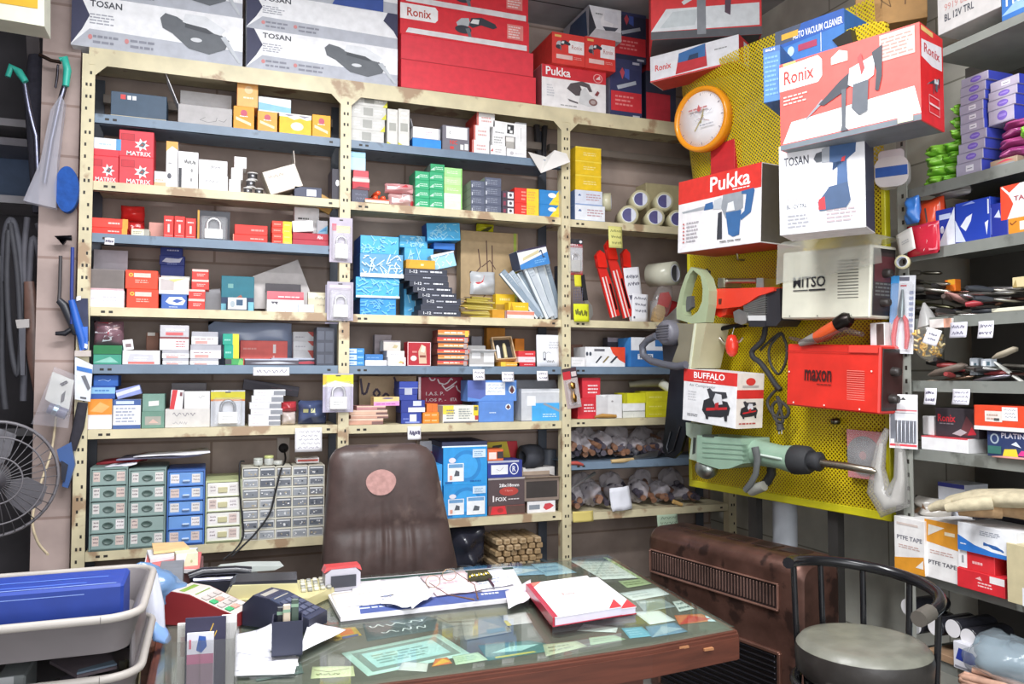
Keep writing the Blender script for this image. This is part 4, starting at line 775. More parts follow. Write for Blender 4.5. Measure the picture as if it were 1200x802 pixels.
B('bearing_box','plain white box on the long off-white box, right side','box',None,b,216,246,459,'#ecebea',[S([(.55,.7),(.65,.6),(.7,.75),(.8,.7)],.0015,'#8a8a8e')],d=.13)
B('tool_sleeve','red and white slanted sleeve beside the plain white box, sixth shelf','box',None,b,199,214,457,'#e9e6e8',[P([(0,0),(.1,1),(.5,1),(.35,0)],'#d23a40'),R(.7,.7,.9,.9,'#7a4a50')],d=.12,tilt=4)
B('hard_case','dark grey slim box at the back above the plain white box','box',None,b,201,242,449,'#6d686c',[R(0,0,1,.2,'#58545a')],d=.05,Y=3.99)
padlock_pack('padlock in a clear pack with a yellow header on the sixth left shelf',fr((atY(246.5,498,3.83).x,3.83,LV['A6']+.0005)),.147,.163,'#b9bcc4',[R(0,.72,1,.96,'#c6bc2c'),R(0,.7,1,.75,'#c87a3c'),R(.1,.97,.5,1,'#f0f0e8')],'#f4f4f4','#8c9098')
cur='A6'
for i,(x0,yt)in enumerate(((291.5,493),(291.5,486.5),(294,479.5),(292.5,472),(295,464),(297.5,457))):
    cur=B('thin_carton','thin white carton, %s in the stack beside the yellow-headed padlock'%('bottom','second','third','fourth','fifth','top')[i],'box','stack of thin white cartons',cur,x0,x0+37,yt,'#f0eff2',[R(.62,.1,1,.8,'#8d9098'),L(.1,.3,.5,.7,1,'#d8d0d4',i+1),R(0,0,1,.08,'#c8c6cc')],d=.1)
q=atY(317,456,3.99);B('slim_case','black slim box leaning across the back of the sixth left shelf','box',None,cur,284,350,444,'#4b4652',[P([(0,.8),(1,.55),(1,.7),(0,1)],'#5b5662'),L(.5,.5,.9,.62,1,'#7a5a66',3)],d=.03,Y=4.02,tilt=9)
PL_('parts_bag','cream packet under the small red packet on the sixth left shelf','packet',None,'A6',331,347,483,'#c9bdb8',d=.06);PL_('parts_bag','small red packet on the cream packet, sixth left shelf','packet',None,list(TOPZ)[-1],329,348,471,'#b23a42',d=.06,dec=[P([(.2,.4),(.6,.8),(.7,.3)],'#e04a4a')])
PL_('parts_bag','navy parts in a crumpled clear bag beside the hanging padlock, sixth shelf','bag',None,'A6',351,384,470,'#4a5578',d=.1,wr=.2,dec=[R(.15,.5,.32,.65,'#d8d89c'),R(.4,.5,.55,.68,'#d8d8a8'),P([(.5,.2),(.8,.5),(.95,.3)],'#8ca0cc'),P([(.1,.1),(.4,.3),(.5,.1)],'#1c2a5a')])
tagnote('white handwritten price list hanging from the sixth left shelf',345.5,377,502,530,3.785,rows=5,seed=11)
# --- bottom shelf: small-parts drawers
def drawers(label,x0,x1,yt,n,cb,cf,d=.26,pull='oval',lab=None,top=None,Y=3.80,seed=1):
    xm=(x0+x1)/2;z0=LV['A7']+.0005;zt=atY(xm,yt,Y).z;xa,xb=atY(x0,yt+30,Y).x,atY(x1,yt+30,Y).x;w=xb-xa;h=zt-z0;rr=random.Random(seed)
    root=empty('drawer_cabinet',fr((xa,Y,z0)),label,'drawer cabinet','small-parts drawer cabinets on the bottom left shelf')
    m=MB();t=.006;m.box(0,t,.004,d,0,h,mat(cb,'plastic'));m.box(w-t,w,.004,d,0,h,mat(cb,'plastic'));m.box(t,w-t,.004,d,h-t*1.5,h,mat(top or cb,'plastic'));m.box(t,w-t,.004,d,0,t,mat(cb,'plastic'));m.box(t,w-t,d-t,d,t,h-t*1.5,mat(cb,'plastic'));m.build('cabinet_body',root)
    dh=(h-t*2.5)/n
    for k in range(n):
        zz=t+dh*k;m=MB();m.box(t+.001,w-t-.001,0,.22,zz+.003,zz+dh-.003,mat(cf,'plastic'),.003);F_=faces(w-2*t,.2,dh,t,0,zz)
        m.box(t,w-t,-.004,.004,zz+.002,zz+.006,mat(cb,'plastic'))
        dec=[]
        if lab:
            for(u0,u1)in lab:
                if rr.random()<.85:dec+=[R(u0,.25,u1,.85,rr.choice(('#e4dfdc','#efe9ea','#dcc8c0'))),H(u0+.02,.35,u1-.02,.8,2,'#8a7a80',rr.randrange(99))]
        draw(m,dec,*F_['front']);dr=m.build('drawer',root);m=MB()
        if pull=='oval':m.lathe([(.0,-.002),(.3,-.0025),(.36,-.005),(.42,-.001)],mat('#51645f','plastic'),16,'y',(w/2,0,zz+dh*.5),True,w*.36,dh*.5);m.build('handle',dr)
        elif pull=='bar':m.box(w*.40,w*.60,-.010,0,zz+dh*.32,zz+dh*.46,mat('#b9cdea','plastic'),.003);m.build('handle',dr)
        elif pull=='tab':m.box(w*.34,w*.60,-.005,0,zz+dh*.3,zz+dh*.68,mat('#c9c39a','plastic'),.002);m.build('handle',dr)
    return root
SG='#8aa09c'
drawers('sage grey plastic drawer cabinet at the far left of the bottom shelf',105,149.5,548,5,'#7d938f','#93a8a4',lab=((.05,.24),(.72,.96)),seed=3)
drawers('sage grey plastic drawer cabinet left of the blue drawers',150.5,194.5,549,5,'#7d938f','#93a8a4',lab=((.05,.24),(.72,.96)),seed=7)
drawers('blue plastic drawer cabinet with five drawers on the bottom shelf',195.8,240,551,5,'#3f6ab4','#6c9ad8',pull='bar',lab=((.05,.3),(.66,.9)),seed=5)
drawers('white drawer cabinet with a green top and four drawers',240.8,283,563,4,'#b9c09a','#eeece6',pull='tab',lab=((.06,.28),(.66,.9)),top='#c4cc98',seed=9)
# clear many-drawer organiser
xa,xb=atY(283.5,590,3.80).x,atY(380,590,3.80).x;zt=atY(330,547,3.80).z;z0=LV['A7']+.0005;w=xb-xa;h=zt-z0
org=empty('parts_organiser',fr((xa,3.80,z0)),'white organiser of many small see-through drawers behind the hanging cable','drawer cabinet')
m=MB();FRM=mat('#dcd8c8','plastic');nc,nr=5,7;cw,chh=w/nc,h/nr
for i in range(nc+1):m.box(max(0,i*cw-.003),min(w,i*cw+.003),0,.16,0,h,FRM)
for j in range(nr+1):m.box(.003,w-.003,.001,.16,max(0,j*chh-.003),min(h,j*chh+.003),FRM)
m.box(0,w,.16,.163,0,h,FRM);m.build('frame',org);rr=random.Random(5)
for i in range(nc):
    for j in range(nr):
        m=MB();x0,z_=i*cw+.004,j*chh+.004;ww,hh2=cw-.008,chh-.008;c=rr.choice(('#8b8f96','#a3a7ac','#777b84','#c4c6c8','#969084'))
        m.box(x0,x0+ww,.004,.15,z_,z_+hh2,mat(c,'plastic'),.002);dec=[R(.06,.12,.94,.7,rr.choice(('#6f737c','#83878e','#9a9ea4','#5f646e'))),R(.05,.74,.95,.9,'#d6d8da')]
        for q in range(5):u=rr.uniform(.1,.8);v=rr.uniform(.15,.5);dec.append(R(u,v,u+rr.uniform(.04,.14),v+rr.uniform(.06,.2),rr.choice(('#d8d8d8','#444850','#b8aa90','#eee'))))
        draw(m,dec,*faces(ww,.14,hh2,x0,.004,z_)['front']);m.build('drawer',org)
# papers and jars on top
zt1=atY(150,549,3.8).z
m=MB();
def flatsheet(name,label,cat,pts,z,col,th=.0012,wave=.004,dec=None,group=None,kind='paper'):
    """a loose sheet lying flat; pts = 4 ground corners (x, y) in order"""
    m=MB();n=6;P4=[Vector((p[0],p[1],0))for p in pts];vs=[];fs=[]
    def at(u,v):p=P4[0].lerp(P4[1],u).lerp(P4[3].lerp(P4[2],u),v);return(p.x,p.y,z+wave*abs(sin(3*u+1+4*v))*u)
    for s_ in(0,th):
        for j in range(n+1):
            for i in range(n+1):x,y,q=at(i/n,j/n);vs.append((x,y,q+s_))
    K=(n+1)**2
    for j in range(n):
        for i in range(n):
            a=j*(n+1)+i;fs+=[(a,a+n+1,a+n+2,a+1),(K+a,K+a+1,K+a+n+2,K+a+n+1)]
    for i in range(n):
        for e,f in((i,i+1),(n*(n+1)+i+1,n*(n+1)+i),((i+1)*(n+1),i*(n+1)),(i*(n+1)+n,(i+1)*(n+1)+n)):fs.append((e,f,K+f,K+e))
    m.add(vs,fs,mat(col,kind),True)
    if dec:w_=(P4[1]-P4[0]).length;h_=(P4[3]-P4[0]).length;draw(m,dec,lambda u,v,o:(at(u,v)[0],at(u,v)[1],at(u,v)[2]+th+o),w_,h_)
    return tag(m.build(name),label,cat,group)
def Q(z,*px):return[tuple(atZ(a,b_,z))[:2]for a,b_ in px]
X1=lambda x:atY(x,545,3.8).x
flatsheet('document_folder','red folder lying at the back on the sage drawer cabinets','folder',[(X1(108),3.93),(X1(165),3.90),(X1(170),4.08),(X1(112),4.1)],zt1+.002,'#b8404a',.012,.03)
flatsheet('loose_paper','grey-white sheet lying over the red folder on the drawer cabinets','paper',[(X1(135),3.83),(X1(236),3.85),(X1(240),4.05),(X1(142),4.04)],zt1+.03,'#8f8ea6',.006,.012)
flatsheet('loose_paper','bright white sheet uppermost on the drawer cabinets','paper',[(X1(156),3.80),(X1(246),3.80),(X1(243),4.0),(X1(170),4.0)],zt1+.045,'#f0f0f6',.004,.012)
flatsheet('loose_paper','small white sheet at the left front of the drawer cabinets','paper',[(X1(123),3.80),(X1(160),3.81),(X1(158),3.94),(X1(128),3.94)],zt1+.006,'#e8e8f2',.004,.012)
for i,(x,yt,lid,s)in enumerate(((302.5,538,'#bfc4bc','grey-lidded small jar on the parts organiser, left of three'),(315,535,'#c9cf88','taller small jar with a green-yellow lid on the parts organiser'),(325.5,541,'#cfd0c8','low clear jar right of the other two on the parts organiser'))):
    X=atY(x,543,3.86).x;hh=atY(x,yt,3.86).z-zt;j=empty('small_jar',fr((X,3.86,zt+.0035)),s,'jar','small jars on the parts organiser');m=MB();m.lathe([(.019,0),(.021,.004),(.021,hh*.7),(.018,hh*.75)],mat('#b4b6b2','gloss'),18);m.build('glass_body',j);m=MB();m.lathe([(.02,hh*.72),(.021,hh*.74),(.021,hh*.98),(.019,hh)],mat(lid,'plastic'),18);m.build('lid',j)
B('small_carton','white and red slim box lying on the right end of the parts organiser','box',None,org,347.5,374,537,'#efeaea',[R(.05,.35,.95,.7,'#d85a50')],d=.09,Y=3.86)if TOPZ.setdefault(org,zt+.004)else 0
# wall socket with plug and cable
so=atY(332.5,528,4.14);sk=empty('power_socket',fr((so.x,4.155,so.z)),'beige wall socket plate with a round black plug above the parts organiser','socket')
m=MB();m.box(-.032,.032,0,.008,-.075,.065,mat('#bdb2a8','plastic'),.004);m.build('plate',sk);m=MB();m.lathe([(.0,-.03),(.018,-.03),(.022,-.02),(.024,0)],mat('#232326','rubber'),20,'y',(0,0,.01));m.build('plug',sk)
def cable(name,label,pts,r,col='#232326',kind='rubber',cat='cable',group=None):
    P_=[Vector(p)for p in pts];out=[]
    for i in range(len(P_)-1):
        p0,p1,p2,p3=P_[max(i-1,0)],P_[i],P_[i+1],P_[min(i+2,len(P_)-1)]
        for k in range(6):
            t=k/6;out.append(.5*((2*p1)+(p2-p0)*t+(2*p0-5*p1+4*p2-p3)*t*t+(3*p1-p0-3*p2+p3)*t**3))
    out.append(P_[-1]);m=MB();m.tube(out,r,mat(col,kind),8);return tag(m.build(name),label,cat,group)
cable('power_cable','black cable hanging from the wall socket across the clear drawers',[(so.x,4.12,so.z+.005),(so.x-.005,3.98,so.z-.03),tuple(atY(329,552,3.785)),tuple(atY(322,580,3.78)),tuple(atY(316,602,3.78)),tuple(atY(302,622,3.77)),tuple(atY(290,635,3.74)),tuple(atY(272,652,3.5))],.0045)
cable('power_cable','black thin cable running down the left edge of the clear organiser',[tuple(atY(286,541,3.88)),tuple(atY(281,544,3.79)),tuple(atY(281,575,3.785)),tuple(atY(284,608,3.785)),tuple(atY(285,628,3.78)),tuple(atY(277,643,3.74)),tuple(atY(262,656,3.5))],.004)
# ================= middle bay of the rack =================
G='grey and white lamp cartons'
cur='B1'
for(x0,x1),yt,s in zip(((410,450),(411,451),(411.5,452.5),(412.5,454)),(153,138.5,124.5,110),('bottom','second','third','top')):
    cur=B('lamp_carton','grey and white flat carton, %s of four lying at the middle post'%s,'box',G,cur,x0,x1,yt,'#d4d3cf',[R(.35,.2,.62,.85,'#a9a9a4'),L(.1,.3,.32,.7,2,'#f8f8f4',2),L(.66,.3,.95,.8,2,'#f6f6f2',4)]+([P([(.86,0),(1,.5),(1,0)],'#d8d43c')]if s!='bottom' else[]),d=.2)
for x0,x1,s in((453.8,466.2,'left'),(466.8,480,'right')):
    B('lamp_carton','grey and white carton standing upright, %s one of the pair'%s,'box',G,'B1',x0,x1,128,'#dedcd6',[R(.2,.4,.85,.62,'#a9a9a2'),L(.25,.7,.8,.95,2,'#fff',3),L(.25,.14,.8,.36,2,'#fff',6),P([(.0,0),(0,.1),(.6,.0)],'#d8d43c')],d=.2)
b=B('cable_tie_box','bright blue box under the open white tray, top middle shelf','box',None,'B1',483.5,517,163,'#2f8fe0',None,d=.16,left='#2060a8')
BO('open_carton','open white tray with grey flaps on the bright blue box','box',None,b,484,516,150,'#f3f2f4',[R(.93,0,1,1,'#b0b0b6'),L(.45,.3,.7,.7,2,'#d4c4cc')],d=.14,flaps='lb',fh=.04,fc='#a9a9ae',inner='#c4c4c8')
B('tool_carton','grey box with a white label and red lettering, top middle shelf','box',None,'B1',518.5,550,148,'#77747e',[R(.14,.5,.92,.96,'#f4f3f4'),S([(.3,.8),(.26,.72),(.3,.66)],.002,'#333'),T('NIC',.28,.28,.55,.44,'#d83a34',1),R(.28,.1,.42,.2,'#d8403a'),R(.66,.1,.78,.3,'#eeeeee'),R(.82,.1,.95,.34,'#eeeeee')],d=.16)
WR=[R(0,0,.09,1,'#d86a5e'),L(.25,.25,.8,.75,2,'#e0b0ac',3)]
G='white boxes with red sides on the top middle shelf'
b=B('lock_box','white box with red side, bottom of the leaning left column, top middle shelf','box',G,'B1',553.5,573.5,164.5,'#f2f0f0',WR,d=.2,left='#d8463e')
b=B('lock_box','white box with red side, middle of the left column, top middle shelf','box',G,b,555.5,574,147.5,'#f3f1f1',WR,d=.2,left='#d8463e')
B('lock_box','white box with red side, top of the left column, top middle shelf','box',G,b,559,580,132.5,'#f3f1f1',WR,d=.2,left='#cf3f38')
b=B('lock_box','white box at the foot of the second column beside the red-sided boxes','box',None,'B1',575,593,170.5,'#efeeee',[L(.3,.3,.8,.7,2,'#c8c0c0',5),P([(0,.4),(.15,.7),(.15,.4)],'#d05050')],d=.16)
b=B('lock_box','white box with thin print in the second column, middle one','box',None,b,577,592,158,'#efeeee',lines(3,'#aaa',4),d=.16)
B('lock_box','white box with a black picture, top of the second column','box',None,b,577.5,604,142.5,'#f3f2f2',[R(.62,.2,.92,.85,'#2f2f33'),R(.66,.5,.76,.7,'#f3f2f2'),R(.74,.25,.86,.45,'#f3f2f2'),L(.1,.1,.5,.25,1,'#999')],d=.16,tilt=2)
b=B('lock_box','wide flat white box at the right end of the top middle shelf','box',None,'B1',594,617,175,'#f4f3f3',[E_(.25,.5,.1,.2,'#c8c4c8'),L(.4,.4,.9,.6,1,'#d4d0d4',8)],d=.14)
B('lock_box','small grey-white box between the upright and the picture boxes','box',None,b,593,602.5,161,'#b4b0aa',[R(0,.6,1,1,'#e8e6e2')],d=.12)
B('lock_box','tall white upright box at the right end of the top middle shelf','box',None,b,604,617,144,'#f0efef',[S([(.5,.3),(.5,.8)],.0015,'#888'),R(0,.95,1,1,'#8a8a8e')],d=.14)
# torn white packet hanging over the shelf end
pa=[atY(*p,y)for p,y in(((619,178),3.79),((634,203),3.74),((668,190),3.74),((664,180),3.78),((650,176),3.80),((640,184),3.82))]
m=MB();m.add([tuple(p)for p in pa]+[(p.x,p.y+.004,p.z+.001)for p in pa],[(0,1,5),(1,2,4),(2,3,4),(1,4,5),(6,11,7),(7,10,8),(8,10,9),(7,11,10),(0,6,7,1),(1,7,8,2),(2,8,9,3),(3,9,10,4),(4,10,11,5),(5,11,6,0)],mat('#e9e6e2','paper'));tag(m.build('torn_packet'),'crumpled white paper packet hooked over the end of the top middle shelf','paper')
m=MB();q=atY(632,165,4.08);m.prism([(q.x-.03,q.z+.12),(q.x-.012,q.z-.12),(q.x+.012,q.z-.12),(q.x-.004,q.z+.12)],4.07,4.10,mat('#3a3a40','paint'));m.prism([(q.x+.025,q.z+.12),(q.x+.012,q.z-.12),(q.x+.03,q.z-.12),(q.x+.05,q.z+.12)],4.07,4.10,mat('#3a3a40','paint'));tag(m.build('steel_bracket'),'dark steel bracket at the back of the top middle shelf','bracket')
# --- second shelf
b=B('bit_box','dark slate box at the foot of the pile by the middle post, second shelf','box',None,'B2',412,431.5,222.5,'#575869',[H(.2,.2,.9,.8,2,'#8b8ca0',3)],d=.14,left='#8a8880')
b=B('bit_box','dark red box in the middle of the pile by the middle post','box',None,b,413,433,209.5,'#c53a46',[R(0,.7,1,1,'#dfd0c8'),P([(0,0),(.4,.3),(1,.2),(1,0)],'#7a3440')],d=.14,left='#8a8078')
b=B('bit_box','pinkish red box near the top of the pile by the middle post','box',None,b,414,432,200,'#dd5660',[R(0,0,1,.2,'#e8a0a4')],d=.14,left='#b8aca4')
b=B('pale_blue_box','pale blue box lying on the red pile by the middle post','box',None,b,409.5,428.5,184.5,'#bfe2f4',None,d=.14,right='#5d90ac')
B('pale_blue_box','thin pale blue box directly below the top middle shelf','box',None,b,410,428.5,178,'#a9d8f2',None,d=.14)
rr=random.Random(3)
for i,(x,y,tl)in enumerate(((435,231,0),(443,230,3),(450,231,0),(438,223,-4),(447,222,3),(441,216,-2))):
    row=('bottom','bottom','bottom','middle','middle','top')[i];p=atY(x+2,y,3.845)
    o=empty('screwdriver',fr((p.x,3.84,LV['B2']+.0125+(0,0,0,.0235,.0235,.047)[i]),radians(-6+3*i)),'orange-handled screwdriver lying end-on in the bundle, %s row'%row,'screwdriver','orange-handled screwdrivers, %s row'%row);m=MB()
    m.lathe([(.0,-.01),(.008,-.01),(.0115,-.004),(.0115,.05),(.008,.07),(.007,.085)],mat('#f0603a','gloss'),12,'y');m.build('handle',o);m=MB();m.lathe([(.003,.084),(.003,.17),(.0,.18)],mat('#b5b8be','metal'),8,'y');m.build('shaft',o)
B('tray','cream paper tray under the orange screwdrivers at the shelf edge','tray',None,'B2',428,456,233.5,'#efe6cc',[R(0,.7,1,1,'#e8482c')],d=.02,Y=3.795)
b=PL_('tool_bag','clear bag with red clips, lower one, second middle shelf','bag',None,'B2',457,487,226,'#cfa8a6',d=.08,wr=.15,dec=[R(.1,.3,.5,.8,'#f4f2f4'),R(.5,.45,.8,.95,'#efe8ee'),R(.1,.05,.8,.25,'#8fa0b8'),E_(.9,.3,.08,.2,'#d8404a')])
PL_('tool_bag','clear bag with red clips, upper one, second middle shelf','bag',None,b,453,487,214,'#d8989a',d=.08,wr=.15,dec=[R(.05,.3,.45,.85,'#eeeef0'),P([(.5,.5),(.7,.9),(.9,.3)],'#d84a54'),P([(.7,.2),(.95,.5),(.95,.1)],'#f0b0b4')])
GB=[L(.35,.3,.9,.7,2,'#c9ecd8',3),P([(0,.2),(.3,.6),(.3,.2)],'#bfe6cf')]
G='green drill bit boxes'
for ci,(x0,x1,ys,nm)in enumerate(((486.5,503,(232.5,222,211.5,201),'left green column'),(503.3,520,(233,222.5,212,202),'right green column'))):
    cur='B2'
    for yt,s in zip(ys,('bottom','second','third','fourth')):
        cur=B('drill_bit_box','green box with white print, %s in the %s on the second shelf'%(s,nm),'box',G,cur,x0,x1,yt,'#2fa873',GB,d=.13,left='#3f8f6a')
B('drill_bit_box','green box lying highest on the green columns, second middle shelf','box',G,cur,504.5,521,192.5,'#2f9f68',GB,d=.13,left='#7d8f88')
cur='B2'
for yt,s,c in zip((236.5,227,217.5,207.5,197),('bottom','second','third','fourth','top'),('#e4f5d2','#eaf6e0','#b4e48e','#bde6a0','#a6dc92')):
    cur=B('drill_bit_box','pale lime box, %s of five in the column right of the green boxes'%s,'box','pale lime boxes',cur,520.6,541.5,yt,c,[L(.15,.3,.85,.7,2,'#d8f2c8',int(yt)),R(.93,0,1,1,'#8fd070')],d=.13)
SBk=[L(.1,.2,.9,.8,3,'#8a90a0',5),R(.05,.1,.12,.5,'#c9ccd4')]
for ci,(x0,x1,ys,nm)in enumerate(((552,568,(240,230.5,221,212),'left slate column'),(568.3,587.5,(240.5,230,219,208.5),'right slate column'))):
    cur='B2'
    for yt,s in zip(ys,('bottom','second','third','top')):
        cur=B('drill_bit_box','slate grey box with fine print, %s in the %s'%(s,nm),'box','slate grey drill boxes',cur,x0,x1,yt,'#5c6276',SBk,d=.14,left='#a9b8a4')
cur='B2'
for yt,s in zip((243,233.5,224),('bottom','middle','top')):
    cur=B('tag_box','small dark box with a white front label, %s of three beside the red-yellow boxes'%s,'box','small dark boxes with white labels',cur,588.5,602.5,yt,'#4a3f4c',[R(.45,.1,.95,.85,'#e9e6ea'),R(.1,.2,.3,.7,'#8c3a50'),E_(.7,.5,.12,.2,'#4a4a50')],d=.1)
cur='B2'
for yt,s in((238.5,'lower'),(221,'upper')):
    cur=B('saw_blade_box','half red half yellow box, %s of two on the second middle shelf'%s,'box','red and yellow boxes, second middle shelf',cur,603,631.3,yt,'#e2362c',[R(.5,0,1,1,'#f2cf34'),L(.28,.15,.48,.85,3,'#f2a08c',3),L(.55,.15,.9,.85,4,'#e8a84c',4)],d=.14)
cur='B2'
for yt,s in((240.5,'lower'),(223.5,'upper')):
    cur=B('saw_blade_box','blue and yellow diagonal box, %s of two at the right post'%s,'box','blue and yellow diagonal boxes',cur,632.2,663.5,yt,'#2d86cc',[P([(.35,0),(1,0),(1,1),(.72,1)],'#f2d233'),E_(.47,.65,.15,.17,'#f2f6f8'),L(.6,.15,.9,.35,1,'#e0bc30',3)],d=.14)
# --- fourth shelf: tall bay with blue, black and silver packs
rr=random.Random(8)
def streak(seed,c='#c4ecfb',n=34):
    rr=random.Random(seed);out=[]
    for _ in range(n):
        u,v,t=rr.uniform(.05,.95),rr.uniform(.08,.92),rr.choice((.6,2.5,1.2,2.1,.1));l=rr.uniform(.04,.09)
        a=(max(0,min(1,u-l*cos(t))),max(0,min(1,v-l*2*sin(t))));b=(max(0,min(1,u+l*cos(t))),max(0,min(1,v+l*2*sin(t))));out.append(S([a,b],.0045,c))
    return out
BLU='#4fb3ea';G='sky-blue boxes patterned with white strokes'
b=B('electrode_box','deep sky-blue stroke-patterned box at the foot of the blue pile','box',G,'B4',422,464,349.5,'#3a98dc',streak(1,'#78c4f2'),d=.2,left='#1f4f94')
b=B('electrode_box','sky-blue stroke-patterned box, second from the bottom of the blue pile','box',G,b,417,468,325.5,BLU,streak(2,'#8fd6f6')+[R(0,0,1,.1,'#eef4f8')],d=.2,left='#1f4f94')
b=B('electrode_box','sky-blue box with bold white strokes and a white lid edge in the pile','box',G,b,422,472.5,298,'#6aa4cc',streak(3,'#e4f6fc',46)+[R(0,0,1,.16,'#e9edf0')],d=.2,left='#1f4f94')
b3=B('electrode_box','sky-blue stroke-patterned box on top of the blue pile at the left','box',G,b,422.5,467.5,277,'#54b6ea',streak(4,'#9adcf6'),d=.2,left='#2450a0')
bk=B('electrode_box','sky-blue box behind the black boxes, right of the blue pile, lower','box',G,'B4',474,508,291,'#5abaee',streak(5,'#b4e6fa'),d=.1,Y=3.98)
bk2=B('electrode_box','sky-blue box behind the pile, touching its right side, upper','box',G,bk,468.5,501,276.5,'#58bcee',streak(6,'#a8e2f8'),d=.1,Y=3.98)
bk3=B('electrode_box','deep blue flat box just below the tilted sky-blue box','box',None,bk2,503,532,285,'#2f74c8',None,d=.1,Y=3.99)if 0 else None
bk3=B('electrode_box','deep blue box just below the tilted sky-blue box','box',None,bk,508.5,533,285,'#2f74c8',None,d=.1,Y=3.98)
B('electrode_box','sky-blue stroke-patterned box tilted on the very top right of the blue boxes','box',G,bk3,501,540,263,'#4cb6ea',streak(7,'#9adcf6'),d=.1,Y=3.94,tilt=-4,left='#2450a0')
G='black socket boxes with white numbers';cur='B4'
for i,((x0,x1),yt)in enumerate(zip(((496,548),(490,540),(493,538),(495,540),(490,535),(484,530),(480,526),(474,525),(474,524)),(371,364.5,357.5,350.5,343.5,336.5,330,323,315.5))):
    nm=('lowest','second','third','fourth','fifth','sixth','seventh','eighth','topmost')[i]
    dc=[R(0,.02,1,.1,'#55586a')]
    if i in(1,3,4,5,6,8):dc+=[T('1-12',.12,.3,.3,.8,'#e8eaf0',1),L(.36,.35,.56,.8,1,'#b8bcc8',i),L(.6,.3,.95,.85,1,'#e8eaf0',i+9)]
    elif i:dc+=[L(.42,.4,.62,.8,1,'#c8ccd8',i)]
    cur=B('socket_box','black box with white sizes, %s in the leaning black stack'%nm,'box',G,cur,x0,x1,yt,'#363a48',dc,d=.14 if i else .1)
B('yellow_pouch','yellow-gold pouch on top of the leaning black stack','pouch',None,cur,476,510,305,'#e2a92c',[R(.5,.35,.6,.55,'#f6e8b8'),P([(0,0),(0,1),(.15,1),(.05,0)],'#c8942c')],d=.1)
B('electrode_box','small pale sky-blue box tilted beside the yellow pouch','box',None,cur,508.5,536,300,'#a4d8f4',streak(9,'#e0f4fc',14)+[P([(0,.8),(0,1),(1,1),(1,.9)],'#f2f6f8')],d=.07,tilt=-14,Y=3.86)
B('brown_carton','brown cardboard carton with dark handwriting behind the tools, fourth shelf','box',None,'B4',540,607,272,'#b39a74',[S([(.3,.8),(.34,.6),(.22,.5),(.3,.42)],.006,'#5a3c34'),S([(.44,.9),(.46,.55),(.4,.42)],.006,'#5a3c34'),S([(.54,.85),(.55,.5),(.44,.3),(.3,.2)],.006,'#5a3c34'),S([(.36,.6),(.5,.68),(.6,.58)],.005,'#5a3c34'),E_(.4,.3,.02,.015,'#5a3c34'),E_(.56,.24,.02,.015,'#5a3c34'),R(.92,0,.97,1,'#a4b848')],d=.1,Y=4.03)
PL_('yellow_pack','yellow-green crumpled pack wedged under the second middle shelf','pack',None,'B4',560,586,259,'#b9b41e',yb=273,Y=3.9,d=.06,wr=.2)if 0 else None
q=atY(560,273,3.96);pillow('tape_measure_pack','yellow-green pack resting on top of the brown handwritten carton','pack',None,(atY(560,268,4.04).x,4.04,TOPZ[list(TOPZ)[-1]]+.0004),.1,.06,.05,'#c3c224','gloss',[P([(.2,.1),(.5,.5),(.9,.7),(.6,.1)],'#4a4a20')],3,0,0,.15)
# chisels with yellow handles in a heap
rr=random.Random(12)
hp=[(545,337,580,352,1),(546,345,584,358,2),(541,356,578,358,3),(540,363,576,366,4),(552,331,576,345,5),(543,350,575,356,6),(542,367,574,362,7),(546,340,572,349,8),(550,370,582,368,9)]
for i,(xa,ya,xb,yb,k)in enumerate(sorted(hp,key=lambda t:-t[3])):
    A_=atY(xa,ya,3.93+.012*(i%3));B_=atY(xb,yb,3.85+.012*(i%3));d=(B_-A_);Lh=d.length
    zz=LV['B4']+.010+.0115*i;A_.z=zz+.012*(1 if ya<yb else 0);B_.z=zz
    o=empty('wood_chisel',Matrix.Translation(A_),'yellow-handled chisel, %s in the heap beside the black stack'%('lowest','second lowest','third from the bottom','fourth from the bottom','middle one','fourth from the top','third from the top','second from the top','topmost')[i],'chisel','heap of yellow-handled chisels')
    d=B_-A_;m=MB();m.tube([d*.0,d*.08,d*.5,d*.92,d*1.0],[.005,.007,.0078,.0068,.004],mat('#b3a048','gloss'),8);m.build('handle',o);m=MB();m.tube([d*0,d*-.35],.0036,mat('#c9ccd2','metal'),6,True,.5);m.build('blade',o);m=MB();m.tube([d*-.02,d*.06],.0076,mat('#b89a5c','metal'),8);m.build('ferrule',o)
PL_('red_packet','crumpled red and silver packet behind the yellow chisels','packet',None,'B4',553,582,318,'#c9ccd0',yb=345,Y=3.99,d=.06,wr=.22,dec=[P([(0,.5),(.2,.9),(.5,.8),(.4,.3)],'#c83a40')])
b=B('sandpaper_box','flat pink and white box at the front, under the yellow rolls','box',None,'B4',592.5,626,364.5,'#e4d8d4',[R(0,.5,1,.9,'#e08a72'),R(0,0,.05,1,'#9a6a6a'),L(.3,.12,.9,.4,1,'#fff',3)],d=.07)
b4=B('sealant_pack','yellow pack on the flat pink box, right one','box','yellow packs on the fourth middle shelf',b,596,619.5,354.5,'#edbe1e',[P([(.05,0),(.15,1),(.25,0)],'#c89418'),L(.35,.35,.85,.65,1,'#f6dc7c',3)],d=.06)
B('sealant_pack','orange-yellow pack standing left of the flat pink box','box',None,'B4',577,591.5,363,'#cf9422',None,d=.07);b5=B('sealant_pack','yellow pack, upper left one above the flat pink box','box','yellow packs on the fourth middle shelf',list(TOPZ)[-1],581,603,345,'#f0c420',[L(.2,.3,.8,.6,1,'#f8e08c',4)],d=.05,Y=3.885)if 0 else None
